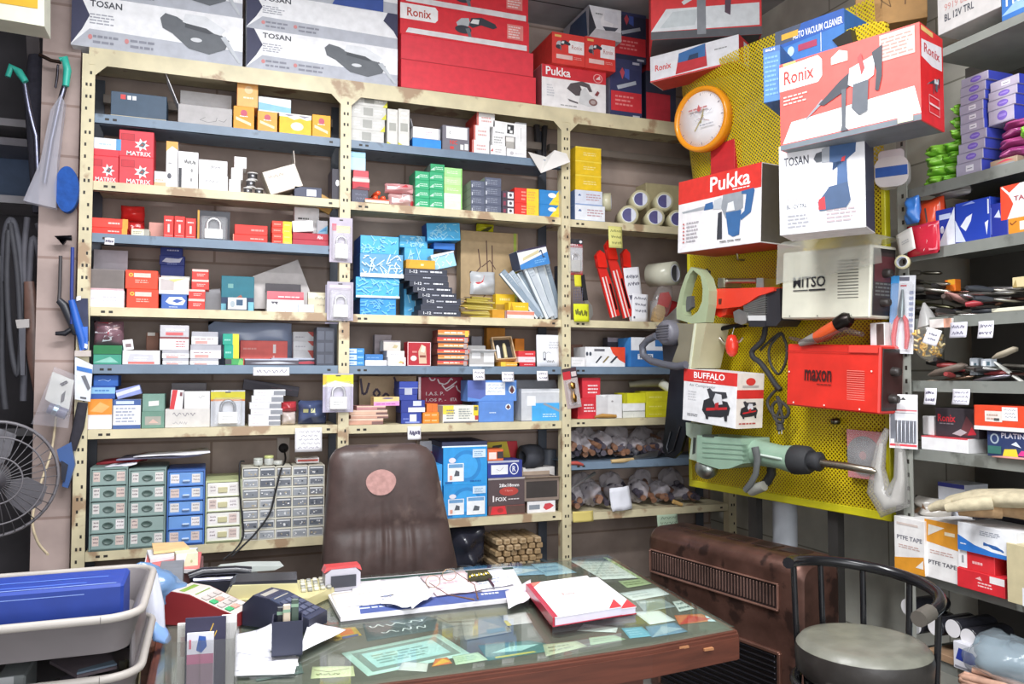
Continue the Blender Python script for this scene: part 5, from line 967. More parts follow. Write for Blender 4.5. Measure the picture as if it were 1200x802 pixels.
B('sealant_pack','yellow pack, upper left one behind the flat pink box','box','yellow packs on the fourth middle shelf','B4',581,603.5,345,'#f0c420',[R(0,0,1,.6,'#b08a2c'),L(.2,.7,.8,.9,1,'#f8e08c',4)],d=.05,Y=3.93)
# long silver packs fanned
for i,(xt,yt,xb,yb,w,c,Yd)in enumerate(((594,322,637,374,9,'#8fa0b0',3.83),(603,322,641,374,8,'#b7c3ce',3.855),(613,322,646,374,8,'#9fb0be',3.88),(623,313,651,374,12,'#c4ccd4',3.835),(634,308,657,373,12,'#b4bec8',3.86),(643,308,662,373,9,'#8796a4',3.89))):
    A_=atY(xb,yb,Yd);Tt=atY(xt,yt,Yd);dx,dz=Tt.x-A_.x,Tt.z-LV['B4'];l=hypot(dx,dz);tl=atan2(dx,dz);ww=w*4.1/933
    A_.z=LV['B4']+.001-(ww*sin(tl)if tl>0 else 0)
    carton('strip_pack','long silver-grey slim box leaning in the fan, number %s from the left'%('one','two','three','four','five','six')[i],'box','fan of long silver boxes',fr((A_.x-ww,Yd,A_.z),0,tl),ww,.02,l,c,[R(0,0,.28,1,'#dfe6ea'),R(.28,0,.36,1,'#7f8c9a'),L(.45,.75,.9,.95,4,'#a8b4be',i)])
q=atY(609,317,3.84);carton('hacksaw_box','white and blue box tilted on top of the fan of silver boxes','box',None,fr((q.x,3.82,q.z),0,radians(-14)),.168,.12,.1,'#e9eceF'.lower(),[P([(0,0),(0,.25),(1,.65),(1,0)],'#3d86cc'),P([(.12,.42),(.14,.58),(.72,.84),(.72,.68)],'#d8cda4'),S([(.72,.7),(.8,.8),(.82,.4),(.88,.45)],.006,'#3a4a68'),P([(0,.9),(0,1),(1,1),(1,.92)],'#3c3450'),L(.5,.15,.95,.35,2,'#7ab4e4',4)],left='#34496e')
m=MB();q0=atY(656,374,3.87);m.box(q0.x,q0.x+.024,3.925,3.945,LV['B4'],LV['B4']+.30,mat('#2a2c36','plastic'),.003);tag(m.build('black_bar'),'black bar standing beside the right post on the fourth middle shelf','bar')
# --- fifth shelf
G='blue and white lamp boxes on the fifth middle shelf';cur='B5'
for yt,s in((423,'bottom'),(415.5,'middle'),(408.5,'top')):
    cur=B('lamp_box','blue box with a white end panel, %s of three at the middle post'%s,'box',G,cur,407,427,yt,'#3f8fd0',[R(.05,.15,.55,.9,'#cfe0f4'),L(.6,.3,.95,.8,1,'#9cd0f4',yt),L(.12,.3,.5,.7,1,'#6f8fc4',2)],d=.1)
b=B('lamp_box','white flat box in front of the blue boxes, fifth middle shelf','box',None,'B5',428,453.5,422.5,'#eceaf0',[L(.2,.35,.8,.65,1,'#cfc8d0',5),S([(0,0),(1,0)],.002,'#9ab')],d=.1)
B('lamp_box','blue flat box on the white flat box, fifth middle shelf','box',None,b,428,449,415.5,'#3c7cc0',[L(.1,.3,.9,.6,1,'#78a8dc',5)],d=.1)
b=B('gauge_box','white box with a gold emblem, fifth middle shelf, lower','box',None,'B5',454.6,475.6,419,'#f1f0ee',[P([(.55,.35),(.7,.6),(.9,.5),(.8,.25)],'#cdb878'),E_(.85,.3,.05,.08,'#c84a4a')],d=.1)
b=B('gauge_box','plain white thin box on the gold-emblem box','box',None,b,453.5,474,411.5,'#ebeaea',[L(.2,.3,.7,.6,1,'#c8c6c8',3)],d=.1)
b=B('gauge_box','cream box with a faint emblem topping the white boxes, fifth middle shelf','box',None,b,449.5,469.5,399.5,'#d8d0c8',[R(0,.88,1,1,'#8f8890'),P([(.5,.3),(.65,.6),(.85,.5),(.75,.25)],'#c4b488')],d=.1)
B('gauge_box','greyish slim box lying behind the cream box, fifth middle shelf','box',None,'B5',439,459,392.5,'#a99ea2',None,d=.05,Y=3.99)
B('gift_box','crimson box with white border showing brass fittings, fifth middle shelf','box',None,'B5',477.5,505,401,'#b5202f',[S([(.02,.02),(.98,.02),(.98,.98),(.02,.98),(.02,.02)],.003,'#f2d8d8'),P([(.5,.1),(.46,.6),(.6,.9),(.78,.8),(.82,.1)],'#d8b89c'),R(.52,.35,.78,.45,'#8a4a3c'),P([(.55,.6),(.62,.85),(.75,.8),(.72,.55)],'#f0e4c8'),E_(.26,.32,.13,.11,'#e8d8d4'),R(.2,.55,.4,.62,'#d88a84')],d=.08)
cur='B5';cols=('#e0603a','#3c3a44','#e89a4c','#c83c44','#6a5a5a')
for i,yt in enumerate((423,416,409.5,402.5,395.5,387)):
    cur=B('blade_box','thin striped orange and red box, %s in the stack of six'%('bottom','second','third','fourth','fifth','top')[i],'box','stack of thin striped boxes',cur,512.5+(i%2)*.8,548+(i%3),yt,'#8c5048',[R(0,.62,1,.95,'#e8853c' if i%2 else '#d8484a'),R(0,.32,1,.6,'#e0b070' if i%2 else '#e0804c'),R(0,.05,1,.3,'#4a4650'),L(.2,.4,.9,.85,1,'#f8ead8',i),R(.86,.1,.97,.9,'#f0c848' if i==5 else '#b0a0a0')],d=.11)
b=BO('open_carton','grey open carton with white flaps between the striped stack and tilted tray','box',None,'B5',550,579,413,'#b7b4b2',[R(.1,.55,.45,1,'#e9e9ea'),R(0,0,1,.12,'#e9e8e6'),R(.58,.3,1,1,'#f0efee')],d=.13,flaps='bf',fh=.04,fc='#eeeeee',inner='#4c4a50')
B('small_carton','small dull grey box perched at the back of the grey open carton','box',None,'B5',552.5,565,394.5,'#8c8a92',[L(.2,.3,.8,.7,1,'#a8a6ae')],d=.04,Y=4.0)
b=B('bit_box','flat yellow-orange box under the tilted open tray','box',None,'B5',587,609,424.5,'#efa93a',[R(0,0,.25,1,'#f0c840'),L(.3,.3,.9,.6,1,'#f8dc9c')],d=.09)
m=MB();q=atY(583,421,3.83);tr=empty('wooden_tray',fr((q.x,3.85,q.z-.003),0,radians(-4),radians(-24)),'wood-rimmed black tray holding two tubes, tilted up on the fifth middle shelf','tray');w_,h_=.112,.13
m.box(0,w_,.03,.034,0,h_,'#26242a');m.build('back_panel',tr);m=MB()
for a_ in((0,.006,0,h_),(w_-.006,w_,0,h_),(.006,w_-.006,0,.006),(.006,w_-.006,h_-.006,h_)):m.box(a_[0],a_[1],0,.034,a_[2],a_[3],mat('#d2b48c','wood'))
m.build('rim',tr)
for xx,c,hh,s in((.025,'#f2f2f0',.075,'white tube lying in the wood-rimmed tray'),(.062,'#d8cc9c',.085,'yellowish tube lying in the wood-rimmed tray')):
    m=MB();m.T=tr.matrix_world.copy();m.tube([(xx,.018,.012),(xx+.004,.018,.012+hh*.8),(xx+.004,.018,.012+hh)],[.010,.010,.006],mat(c,'plastic'),10);tag(m.build('glue_tube'),s,'tube')
cur='B5'
for yt,s,c in((425,'bottom','#d02834'),(418.5,'middle','#ecd8dc'),(411.5,'top','#d8343a')):
    cur=B('bit_box','small %s box, %s of three left of the price list sleeve'%('pinkish white' if s=='middle' else 'red',s),'box','red and white boxes by the price list',cur,607.5-(2 if s=='bottom' else 0),627.5,yt,c,[L(.4,.3,.9,.7,1,'#f0b0b4',3)],d=.09)
b=B('spice_box','orange box standing behind the tilted tray, fifth middle shelf','box',None,'B5',570.5,592,384.5,'#d8902c',[L(.2,.6,.8,.8,1,'#f0c07c')],d=.05,Y=4.06);B('spice_box','orange-yellow smaller box behind the red boxes, fifth middle shelf','box',None,'B5',603.5,614.5,397,'#e88a24',[R(0,.3,1,.6,'#f0b83c')],d=.05,Y=4.0)
sheet('price_list','white plastic sleeve with a handwritten list at the right post, fifth shelf','price list',None,fr((atY(628.5,430,3.835).x,3.835,LV['B5']+.001)),.132,.165,'#e6e8ee',[H(.5,.55,.95,.8,3,'#6a6a7c',5),S([(.28,.2),(.28,.45),(.36,.45),(.36,.2),(.28,.2)],.003,'#444'),R(.28,.2,.36,.26,'#445'),S([(.38,.4),(.48,.46),(.6,.42)],.0015,'#666'),H(.38,.08,.75,.25,1,'#888',8)],.01)
for i,(x0,x1,yt,yb,s,sd)in enumerate(((554,568,433,446,'white handwritten tag on the fifth middle shelf lip, left of three',3),(588,602,436,447.5,'white handwritten tag on the fifth middle shelf lip, middle of three',5),(629,642,435,446.5,'white handwritten tag on the fifth middle shelf lip, right of three',7))):tagnote(s,x0,x1,yt,yb,3.79,rows=2,seed=sd)
# --- sixth shelf
cur='B6'
for i,(x0,x1,yt)in enumerate(((404,449,491),(411,455,486.5),(409,454,481),(418,452,476))):
    cur=B('flat_carton','flat dusty pink carton, %s in the heap at the middle post, sixth shelf'%('bottom','second','third','top')[i],'box','flat dusty pink cartons',cur,x0,x1,yt,('#c99a86','#cfa08c','#e0b8a0','#c48a8c')[i],[R(0,.7,1,1,'#e4c8b4'),R(.7,0,1,.5,'#7a5a58')],d=.12)
B('battery_pack','yellow and pink box with a purple oval on the flat pink cartons','box',None,cur,438,468,465.5,'#efcf8c',[R(0,0,1,.45,'#e79ad4'),P([(0,.4),(1,.55),(1,.4),(0,.25)],'#f0b0c8'),E_(.55,.85,.22,.08,'#5a5a8c'),L(.1,.1,.9,.3,1,'#c060b4',3)],d=.08)
G='navy boxes with white tags, sixth middle shelf'
NB=[R(.42,.2,.75,.85,'#dfe2f0'),L(.1,.3,.38,.6,1,'#6f80cc',3)]
b=B('valve_box','navy box with white tag at the foot of the navy pile, sixth shelf','box',G,'B6',470,494,484,'#2a3f98',NB+[R(.2,.05,.9,.2,'#7a8cd0')],d=.12,left='#2c2a48')
b=B('valve_box','navy box with white tag and white strip, second in the navy pile','box',G,b,470,498,469.5,'#2c3c92',[R(.5,.55,.85,.95,'#d8dcee'),R(.3,.05,1,.42,'#eeeef2')],d=.12)
b=B('valve_box','plain navy box third up in the navy pile, sixth shelf','box',G,b,468,489,463,'#2f409a',None,d=.12)
b=B('valve_box','navy box with grey tag fourth up in the navy pile, sixth shelf','box',G,b,467.5,489.5,455.5,'#2c3c92',[R(.3,0,.7,1,'#b9bccc')],d=.12)
B('valve_box','navy box topping the navy pile below the shelf above','box',G,b,468,490,447.5,'#3046a4',[R(0,0,1,.1,'#a0a8d0')],d=.12)
G='orange boxes on the sixth middle shelf';OG=[L(.12,.35,.45,.75,1,'#f8cf9c',3),L(.55,.35,.92,.75,1,'#f8cf9c',5),S([(.5,0),(.5,1)],.001,'#c8641c')]
b=B('bit_box','orange box, bottom of three in the sixth middle shelf','box',G,'B6',495.5,514.5,490.5,'#f08a2a',OG,d=.1,right='#b8a030')
b=B('bit_box','orange box, middle of three in the sixth middle shelf','box',G,b,495.5,514.5,483.5,'#f08c2c',OG,d=.1)
B('bit_box','darker orange box, top of three in the sixth middle shelf','box',G,b,500,513,473.5,'#e4742a',[S([(.5,0),(.5,1)],.001,'#b85a1c')],d=.09)
B('label_box','yellow and white wide box with small print, sixth middle shelf','box',None,'B6',519,560.5,475.5,'#e9e8dc',[R(0,.5,.3,1,'#ecd848'),R(.86,.4,1,1,'#ecd030'),R(.88,.7,.98,.92,'#6a6a4a'),R(.9,.15,1,.4,'#b83a34'),L(.1,.2,.34,.8,4,'#8c8c8c',3),L(.44,.2,.85,.85,5,'#9aa0a0',6),R(.02,0,1,.08,'#6a6a70')],d=.1)
sg=empty('script_sign',fr((atY(493,467,4.05).x,4.05,LV['B6']+.0005)),'crimson sign with white script standing behind the boxes, sixth middle shelf','sign');w_=atY(542,450,4.05).x-atY(493,450,4.05).x;h_=1.47-LV['B6']
m=MB();m.box(0,w_,0,.012,0,h_,'#a8243f',.002);draw(m,[S([(.2,.99),(.25,.92),(.32,.93),(.34,.97)],.007,'#f2e4e8'),S([(.4,.95),(.44,.86),(.56,.83),(.64,.87),(.72,.97),(.76,.93)],.007,'#f2e4e8'),S([(.5,.82),(.58,.72),(.7,.78),(.86,.9)],.007,'#f2e4e8'),S([(.56,.74),(.62,.68),(.8,.8)],.006,'#f2e4e8'),S([(.84,.8),(.88,.7),(.96,.64)],.007,'#f2e4e8'),T('1.A.S. P.',.12,.58,.55,.66,'#f0dde2',1),T('1.OS P. -',.12,.44,.6,.51,'#f0dde2',1),T('8TA',.7,.44,.86,.52,'#f0dde2',1)],*faces(w_,.012,h_)['front']);m.build('board',sg)
m=MB();m.box(-.012,0,-.002,.014,0,h_,mat('#b9a8ac','metal'));m.build('side_strip',sg)
B('brown_carton','tan carton with dark brush lettering at the back of the sixth middle shelf','box',None,'B6',421,488,441,'#c2a684',[S([(.02,.95),(.06,.6),(.12,.62),(.17,.85)],.012,'#4a3a50'),S([(.24,.62),(.3,.52),(.36,.62),(.3,.72),(.24,.62)],.011,'#4a3a50'),S([(.4,.54),(.46,.45),(.52,.55),(.46,.62),(.4,.54)],.011,'#4a3a50'),S([(.54,.5),(.62,.52),(.64,.85),(.6,.98)],.011,'#4a3a50'),S([(.64,.7),(.78,.62),(.88,.7)],.011,'#4a3a50')],d=.06,Y=4.08)
b=B('bit_set_box','blue box with a round brown picture at the foot of the blue pair, sixth shelf','box',None,'B6',561,602,470.5,'#5c8ad2',[E_(.84,.72,.08,.14,'#e4ecf4'),P([(.78,.7),(.84,.84),(.9,.7),(.84,.6)],'#6a3c3a'),L(.3,.4,.5,.5,1,'#d4e4f4',3)],d=.12)
B('bit_set_box','blue box with white note label on top of the blue pair, sixth shelf','box',None,b,548,605.5,446,'#5f90da',[P([(0,.2),(0,1),(.36,1),(.38,.3),(.25,.1)],'#5a6cb4'),R(.36,.3,.76,.9,'#edf2f8'),H(.4,.38,.74,.86,3,'#6a7ca8',4),E_(.9,.55,.07,.2,'#e4ecf4'),P([(.85,.5),(.9,.75),(.95,.5),(.9,.35)],'#6a3434'),R(.38,.9,.98,.93,'#8cb4ec')],d=.12)
BO('open_carton','pale grey and sky-blue open carton with a drill bit picture, right of the blue pair','box',None,'B6',611,665.5,456,'#c9ccd2',[R(.22,0,1,.56,'#47a9e8'),R(.12,.48,.3,.78,'#f2f4f6'),P([(.45,.52),(.5,.56),(.85,.32),(.82,.26)],'#8f9aa8'),P([(.8,.3),(.86,.34),(.97,.2),(.92,.12)],'#b9c4d0'),L(.45,.1,.75,.24,2,'#c4e4f8',3),R(0,.88,1,.92,'#e4e6ea')],d=.14,flaps='b',fh=.05,fc='#a4a6ae',inner='#6c7078',ang=25)
tagnote('white tag hanging from the sixth middle shelf above the chair',477.5,493,500,515.5,3.79,rows=1,seed=21)
# --- bottom shelf
G='sky-blue boxes with a ring and white label, bottom middle shelf'
RB=[E_(.52,.5,.34,.42,'#2b86cc',28),E_(.52,.5,.26,.32,'#3fa4e8',28),R(.04,.04,.2,.1,'#1f6ab0'),R(.1,.1,.46,.58,'#eef2f6'),R(.12,.46,.44,.56,'#6fa0cc'),P([(.24,.24),(.28,.4),(.36,.36),(.36,.24)],'#5a6068'),R(.14,.14,.2,.26,'#e0a090'),E_(.2,.66,.08,.07,'#e4e0ea'),R(.66,.72,.96,.94,'#cfe2f2'),L(.7,.75,.92,.9,3,'#7a9cc0',4),L(.6,.06,.95,.14,1,'#1f6ab0',2)]
b=B('pump_box','sky-blue box with a white label, lower of two right of the chair','box',G,'B7',520,571,568.5,'#2f97dc',sub([d if d[0]!='R' else d for d in RB],0,0,1,1)+[R(.52,.08,.94,.62,'#eef2f6'),R(.55,.5,.92,.6,'#6fa0cc'),P([(.66,.2),(.7,.36),(.82,.32),(.8,.2)],'#5a6068')],d=.3,left='#2a66b0')
b=B('pump_box','sky-blue box with a white label, upper of two right of the chair','box',G,b,519.5,571,524.5,'#2f9be0',RB,d=.3,left='#34508c')
B('flap_panel','dark navy folded lid lying on the upper sky-blue box','box',None,b,518,571,518,'#303552',[R(0,0,1,.25,'#e9eef4')],d=.28,Y=3.84,left='#2b2f50')
B('pump_box','sky-blue box partly hidden behind the chair back','box',G,'B7',500,518.5,545,'#3aa0e4',[R(.1,.2,.9,.7,'#eef2f6'),P([(.3,.4),(.4,.55),(.7,.5)],'#5a6068')],d=.2,Y=3.83,left='#2a66b0')
B('red_carton','red and white box sitting above the hidden sky-blue box, behind the chair','box',None,'B7',492,512,517,'#d8d4d8',[R(0,.0,1,.85,'#e0503c')],d=.1,Y=4.04)
b=B('rivet_box','red-cornered brown box at the foot of the pile right of the sky-blue boxes','box',None,'B7',572.5,615,592.5,'#7a4a44',[P([(.05,.1),(.1,.9),(.45,.95),(.5,.1)],'#d8323a'),E_(.32,.5,.08,.25,'#a83030'),R(.5,.1,1,.9,'#5c4640')],d=.14)
b=B('rivet_box','dark brown box printed 28x18mm with red and white lettering','box',None,b,572,615,560,'#57484a',[T('28x18mm',.3,.66,.84,.78,'#f4f0f0',1),E_(.56,.5,.26,.16,'#b8443c'),T('13pcs',.46,.48,.66,.56,'#e8a49c'),T('FOX',.2,.16,.5,.3,'#f6f2f2',1),L(.54,.18,.86,.26,1,'#d8d0d0',3),R(.12,.14,.16,.36,'#e8e0e0'),R(0,.93,1,1,'#b0a8a8')],d=.14)
b=B('rivet_box','navy box with a white label and circled letter on the brown box','box',None,b,571.5,612,540,'#2d3a8c',[R(.1,.2,.58,.75,'#eceef4'),S([(.25,.5),(.35,.4),(.45,.6)],.0015,'#777'),E_(.76,.5,.13,.34,'#e8eaf4'),E_(.76,.5,.105,.28,'#2d3a8c'),T('R',.71,.34,.81,.66,'#e8eaf4',1),R(0,.88,.9,1,'#b4b8cc')],d=.14)
B('rivet_box','orange and black small box topping the pile by the warning sign','box',None,b,571.5,590,527,'#e06a3a',[R(.08,.15,.55,.75,'#f4e0d8'),R(.6,.2,.98,.8,'#3a3438')],d=.1)
b=B('gun_box','small white box with a red tool picture at the right post, bottom shelf','box',None,'B7',618,651,587.5,'#eceaec',[R(.06,.3,.44,.7,'#8a929c'),P([(.56,.4),(.62,.75),(.8,.8),(.94,.55),(.8,.3),(.66,.2)],'#cf4650')],d=.1,left='#8a7468')
BO('open_carton','open brown carton on the small white box by the right post','box',None,b,614.5,655,560,'#8a7a70',[R(.05,.15,.95,.85,'#3c3634')],d=.12,flaps='bf',fh=.025,fc='#a89482',inner='#3a3432')
B('paper_box','white and black flat box lying above the open brown carton','box',None,list(TOPZ)[-1]if 0 else b,613,650,548,'#dcd8d4',[P([(0,0),(0,.5),(1,.2),(1,0)],'#2c2a2c')],d=.1,Y=3.95)
X_=atY(623,535,3.97).x;tp=empty('black_tape_roll',fr((X_,3.99,TOPZ[list(TOPZ)[-1]]+.052),radians(20),radians(90),radians(10)),'big dull black tape roll lying on the white flat box','tape roll');m=MB();m.lathe([(.035,-.05),(.065,-.05),(.07,0),(.065,.05),(.035,.05)],mat('#3c3e46','rubber'),24,'z');m.build('tape',tp)
ws=atY(580,517,4.1);m=MB();m.T=fr((ws.x,4.08,LV['B7']+.25));m.prism([(-.14,-.03),(.14,-.03),(.12,.10),(-.06,.10)],0,.004,'#c8303c');m.prism([(-.07,0),(.06,-.03),(.085,.0),(.06,.10),(-.05,.098)],-.003,0,'#d8c23c');m.prism([(-.03,.058),(.03,.07),(.032,.084),(-.02,.078)],-.0042,-.003,'#3a3a2c');m.prism([(-.14,-.25),(-.1,-.25),(-.1,-.03),(-.14,-.03)],0,.004,'#8a2c34');tag(m.build('warning_sign'),'yellow warning plate with red border at the back of the bottom middle shelf','sign')
m=MB();m.lathe([(.04,LV['B7']),(.042,LV['B7']+.3)],mat('#5d626c','paint'),18);tag(m.build('metal_tube',None,fr((atY(645,520,4.05).x,4.07,.0005))),'grey tube standing at the back beside the right post, bottom shelf','tube')
# --- lowest shelf: hammer handles and a black bag
X0=atY(580,640,3.82).x;zb=LV['B8'];n=0
wz=[atY(580,662,3.82).z]
for j in range(5):
    for i in range(6):
        rr2=random.Random(j*10+i);w_=.034;o=carton('hammer_handle','pale wooden handle end in the pile, row %s from the top'%('five','four','three','two','one')[j],'handle','wooden handles, row %s from the top'%('five','four','three','two','one')[j],fr((X0+i*.042+(j%2)*.012,3.80+rr2.uniform(-.012,.012),zb+.0245+j*.0298),radians(rr2.uniform(-2,2))),w_,.24,.0285,('#c2a884','wood')if rr2.random()<.6 else('#b0946e','wood'),[E_(.5,.5,.3,.25,'#a08460')],bev=.005)
m=MB();m.box(X0-.01,X0+.29,3.79,4.08,zb,zb+.024,mat('#4a4038','wood'));tag(m.build('wooden_pallet'),'dark board under the pile of wooden handles','board')
pillow('black_bag','black plastic bag lying on the lowest shelf beside the chair','bag',None,(atY(528,640,3.82).x,3.81,zb+.0005),.2,.2,.26,'#2b2c36','gloss',None,4,0,0,.2)

# padlock packs hooked on the middle post
def hookpack(lb,x0,x1,yt,yb,Y,*a):A=atY(x0,yb,Y);B_=atY(x1,yb,Y);padlock_pack(lb,fr((A.x,Y,A.z)),B_.x-A.x,atY(x0,yt,Y).z-A.z,*a)
hookpack('padlock with a cream band in a clear pack, topmost on the middle post',387,414,253,306,3.755,'#bdb4c4',[R(.3,.66,.9,.82,'#e0d4a4'),R(.1,.7,.3,.86,'#c86a7a')],'#f2f1ef','#dcdce0')
hookpack('padlock with a wide silver shackle in a clear pack, middle of the middle post',384,415,329,375,3.75,'#b4adbc',[R(.1,.84,.9,.92,'#dcc8cc')],'#f4f3f0','#e8e8ea')
hookpack('padlock in a clear pack hung behind the wide silver shackle one',382,411,333,379,3.775,'#a9a2b8',None,'#e4e2e4','#cfcfd4')
hookpack('large padlock in a pack with a yellow-green header, lowest on the middle post',379,415,438,484,3.75,'#b9b2c8',[R(0,.7,1,.97,'#d4d434'),P([(0,.7),(.4,.82),(1,.72),(1,.66),(0,.66)],'#efe9d8'),R(0,.74,.12,.95,'#e0b83c')],'#f4f1ec','#d8d8dc')
# ================= right bay of the rack =================
cur='C2'
for(x0,x1),yt,s,c in zip(((674,709),(674,706)),(241,223.5),('lower','upper'),('#e8ecf4','#d9dfee')):
    cur=B('brush_box','white box with blue edges, %s of two under the yellow boxes, right bay'%s,'box','white and blue boxes, right bay',cur,x0,x1,yt,c,[R(0,0,1,.08,'#8fa8d4'),L(.4,.3,.95,.8,3,'#c4a0a8',3),P([(.1,.6),(.16,.75),(.22,.6)],'#4a6aa0')],d=.15,left='#7a94c4')
for yt,s in((205.5,'bottom'),(189,'middle'),(173,'top')):
    cur=B('brush_box','bright yellow box, %s of three stacked in the right bay'%s,'box','bright yellow boxes, right bay',cur,674.5,704.5,yt,'#ecc41e',[L(.3,.35,.85,.65,2,'#f6e48c',int(yt)),R(0,.9,1,1,'#f4d848')],d=.14)
def taperoll(label,O,r,wid,yaw,col,core,group,lean=0,label_on=True,tl=0,clr='#4a4a8c'):
    root=empty('tape_roll',fr(O,radians(yaw),radians(tl),radians(lean)),label,'tape roll',group);m=MB()
    m.lathe([(r*.74,0),(r,0),(r*1.0,wid),(r*.74,wid)],mat(col,'gloss'),28,'y');m.build('tape',root);m=MB()
    m.lathe([(r*.68,-.001),(r*.76,-.001),(r*.76,wid+.001),(r*.68,wid+.001)],mat('#dfe3ee','card'),24,'y');m.build('core',root)
    if label_on:
        m=MB();m.add([(r*.7*cos(2*pi*k/24),.004,r*.7*sin(2*pi*k/24))for k in range(24)],[list(range(24))],mat(core,'card'));m.add([(r*.69*cos(t),.002,r*.69*sin(t))for t in[radians(-70+k*10)for k in range(15)]],[list(range(15))],mat('#d9dcea','card'));m.build('core_label',root)
    return root
zc=LV['C2'];G='clear tape rolls with purple labels, right bay';TAP='#c9c3a0'
for px,py,r,s in((737,245,.054,'bottom row, left'),(768,249,.053,'bottom row, middle'),(794,251,.053,'bottom row, right')):
    p=atY(px,py,3.83);taperoll('clear tape roll with a purple core label, %s one'%s,(p.x,3.83,zc+r+.0006),r,.15,-18,TAP,'#4c4880',G)
for px,py,r,s in((751,226,.052,'left'),(779,225,.053,'right')):
    p=atY(px,py,3.83);taperoll('clear tape roll with a purple core label, upper row, %s'%s,(p.x,3.835,zc+.149),r,.15,-18,TAP,'#4c4880',G)
p=atY(718,223,3.84);taperoll('clear tape roll tipped on the left end of the tape pile, printed rim',(p.x,3.86,zc+.125),.05,.05,60,'#d0ccae','#5a5690',None,0,False,25)
for i,(px,py)in enumerate(((768,206),(782,206),(796,206),(766,196),(780,196),(794,197),(770,188.5),(783,186),(796,190))):
    p=atY(px,py,3.99);z_=zc+.0005+(.095,.095,.095,.135,.135,.135,.175,.175,.175)[i]
    root=empty('tape_roll',fr((p.x,4.03,z_)),'cream tape roll lying flat in the back heap, %s layer'%('bottom','middle','top')[i//3],'tape roll','cream tape rolls in the back heap, %s layer'%('bottom','middle','top')[i//3]);m=MB();m.lathe([(.012,0),(.031,.001),(.032,.02),(.031,.038),(.012,.039)],mat('#cfc79a' if i%2 else '#c2b78c','gloss'),18);m.build('tape',root);m=MB();m.lathe([(.009,0),(.012,0),(.012,.039),(.009,.039)],'#a8906c',14);m.build('core',root)
B('brown_carton','carton base carrying the heap of cream tape rolls at the back','box',None,'C2',757,812,217,'#b8ad86',None,d=.14,Y=3.985)
# note and hooks
tagnote('yellow sticky note hanging from the second shelf of the right bay',713,729,265,290.5,3.785,'#dcd884','#8a8a50',3,14,name='sticky_note')
hp=Matrix.Translation(atY(666.5,321,3.765))
padlock_pack('padlock in a clear pack with red and black card, hanging on the right post',hp,.094,.19,'#c2323c',[R(0,.12,1,.8,'#b9b8bc'),R(0,.8,1,1,'#2e2c34'),R(0,.76,1,.86,'#a83440'),T('MPOLA',.25,.8,.72,.86,'#f0f0f0',1),E_(.12,.93,.09,.04,'#e4e4ea'),E_(.88,.93,.09,.04,'#e4e4ea')],'#b9b8b4','#e9e9ec')
tagnote('yellow-green tag with dots at the foot of the right post, fourth shelf',672,690,356,377,3.788,'#d8dc28','#6a6a20',1,3)
tagnote('yellow scrap with a hole above the mesh at the right post',673,681,322,336,3.787,'#d6cf30','#6a6a20',0,3)
q=atY(672,357,3.789);m=MB();m.T=fr(q);k=0
for i in range(6):m.tube([(i*.01,0,0),(i*.01+.004,0,.09)],.0012,mat('#8a8aa0','metal'),5);m.tube([(0,.001,.008+i*.015),(.056,.001,.012+i*.015)],.0012,mat('#8a8aa0','metal'),5)
tag(m.build('wire_mesh'),'small grey wire mesh strip hanging below the padlock','mesh')
# fourth shelf: knife, red saws, note sleeves, tape gun
kn=empty('knife',fr(atY(690,376,3.85)),'black-handled knife with a broad silver blade standing at the right post','knife');kn.location.z=LV['C4']+.001
m=MB();m.T=Matrix.Rotation(radians(-8),4,'Y');m.prism([(-.012,.11),(.012,.11),(.010,.25),(-.014,.25)],0,.018,mat('#23242a','plastic'));m.build('handle',kn);m=MB();m.T=Matrix.Rotation(radians(-8),4,'Y');m.prism([(.01,.0),(.034,.03),(.034,.08),(.012,.11),(-.01,.11),(-.008,.03)],.006,.010,mat('#c9ccd0','metal'));m.build('blade',kn)
def redsaw(label,x0,y0,x1,y1,Yd,w,seed):
    b_=atY(x0,y0,Yd);t_=atY(x1,y1,Yd);l=(t_-b_).length;tl=atan2(t_.x-b_.x,t_.z-b_.z)
    root=empty('hand_saw',fr((b_.x,Yd,LV['C4']+.002+w*abs(sin(tl))),0,tl),label,'saw','red hand saws in packs, right bay');m=MB()
    m.prism([(0,0),(w,0),(w,l*.55),(w*.75,l*.9),(0,l*.9)],0,.012,mat('#d8302c','gloss'));m.build('red_sleeve',root);m=MB()
    m.prism([(w*.15,0),(w*.3,0),(w*.3,l*.62),(w*.15,l*.62)],-.0025,.0,mat('#efe6e6','card'));m.prism([(w*.5,0),(w*.6,0),(w*.6,l*.62),(w*.5,l*.62)],-.0025,.0,mat('#f0d8d0','card'));m.prism([(w*.72,l*.1),(w*.9,l*.1),(w*.9,l*.5),(w*.72,l*.5)],-.002,0,mat('#2a262c','metal'));m.build('blade',root);m=MB()
    m.prism([(0,l*.78),(w*.9,l*.74),(w,l*.95),(w*.6,l*1.02),(w*.1,l*.96)],-.012,.02,mat('#e2281f','gloss'));m.build('handle',root)
redsaw('red hand saw in a striped sleeve, leaning in front of the other two',716,376,696,300,3.84,.058,1)
redsaw('red hand saw with a long red handle, in the middle of the three',731,376,707,287,3.865,.062,2)
redsaw('red hand saw leaning at the right, touching the note sleeve',738,374,727,292,3.89,.052,3)
sheet('price_list','large white handwritten price sheet leaning in the right bay','price list',None,fr((atY(738,378,3.87).x,3.875,LV['C4']+.001),0,radians(-7)),.098,.30,'#e9e9f0',[H(.1,.62,.9,.9,2,'#5a5a6c',4),H(.15,.35,.7,.55,1,'#5a5a6c',9)],.006)
sheet('price_list','small white handwritten sheet in front of the large price sheet','price list',None,fr((atY(740,378,3.845).x,3.848,LV['C4']+.001),0,radians(3)),.098,.158,'#eeeef4',[H(.1,.3,.9,.95,3,'#5a5a6c',14),R(.1,.12,.2,.2,'#556')],.006)
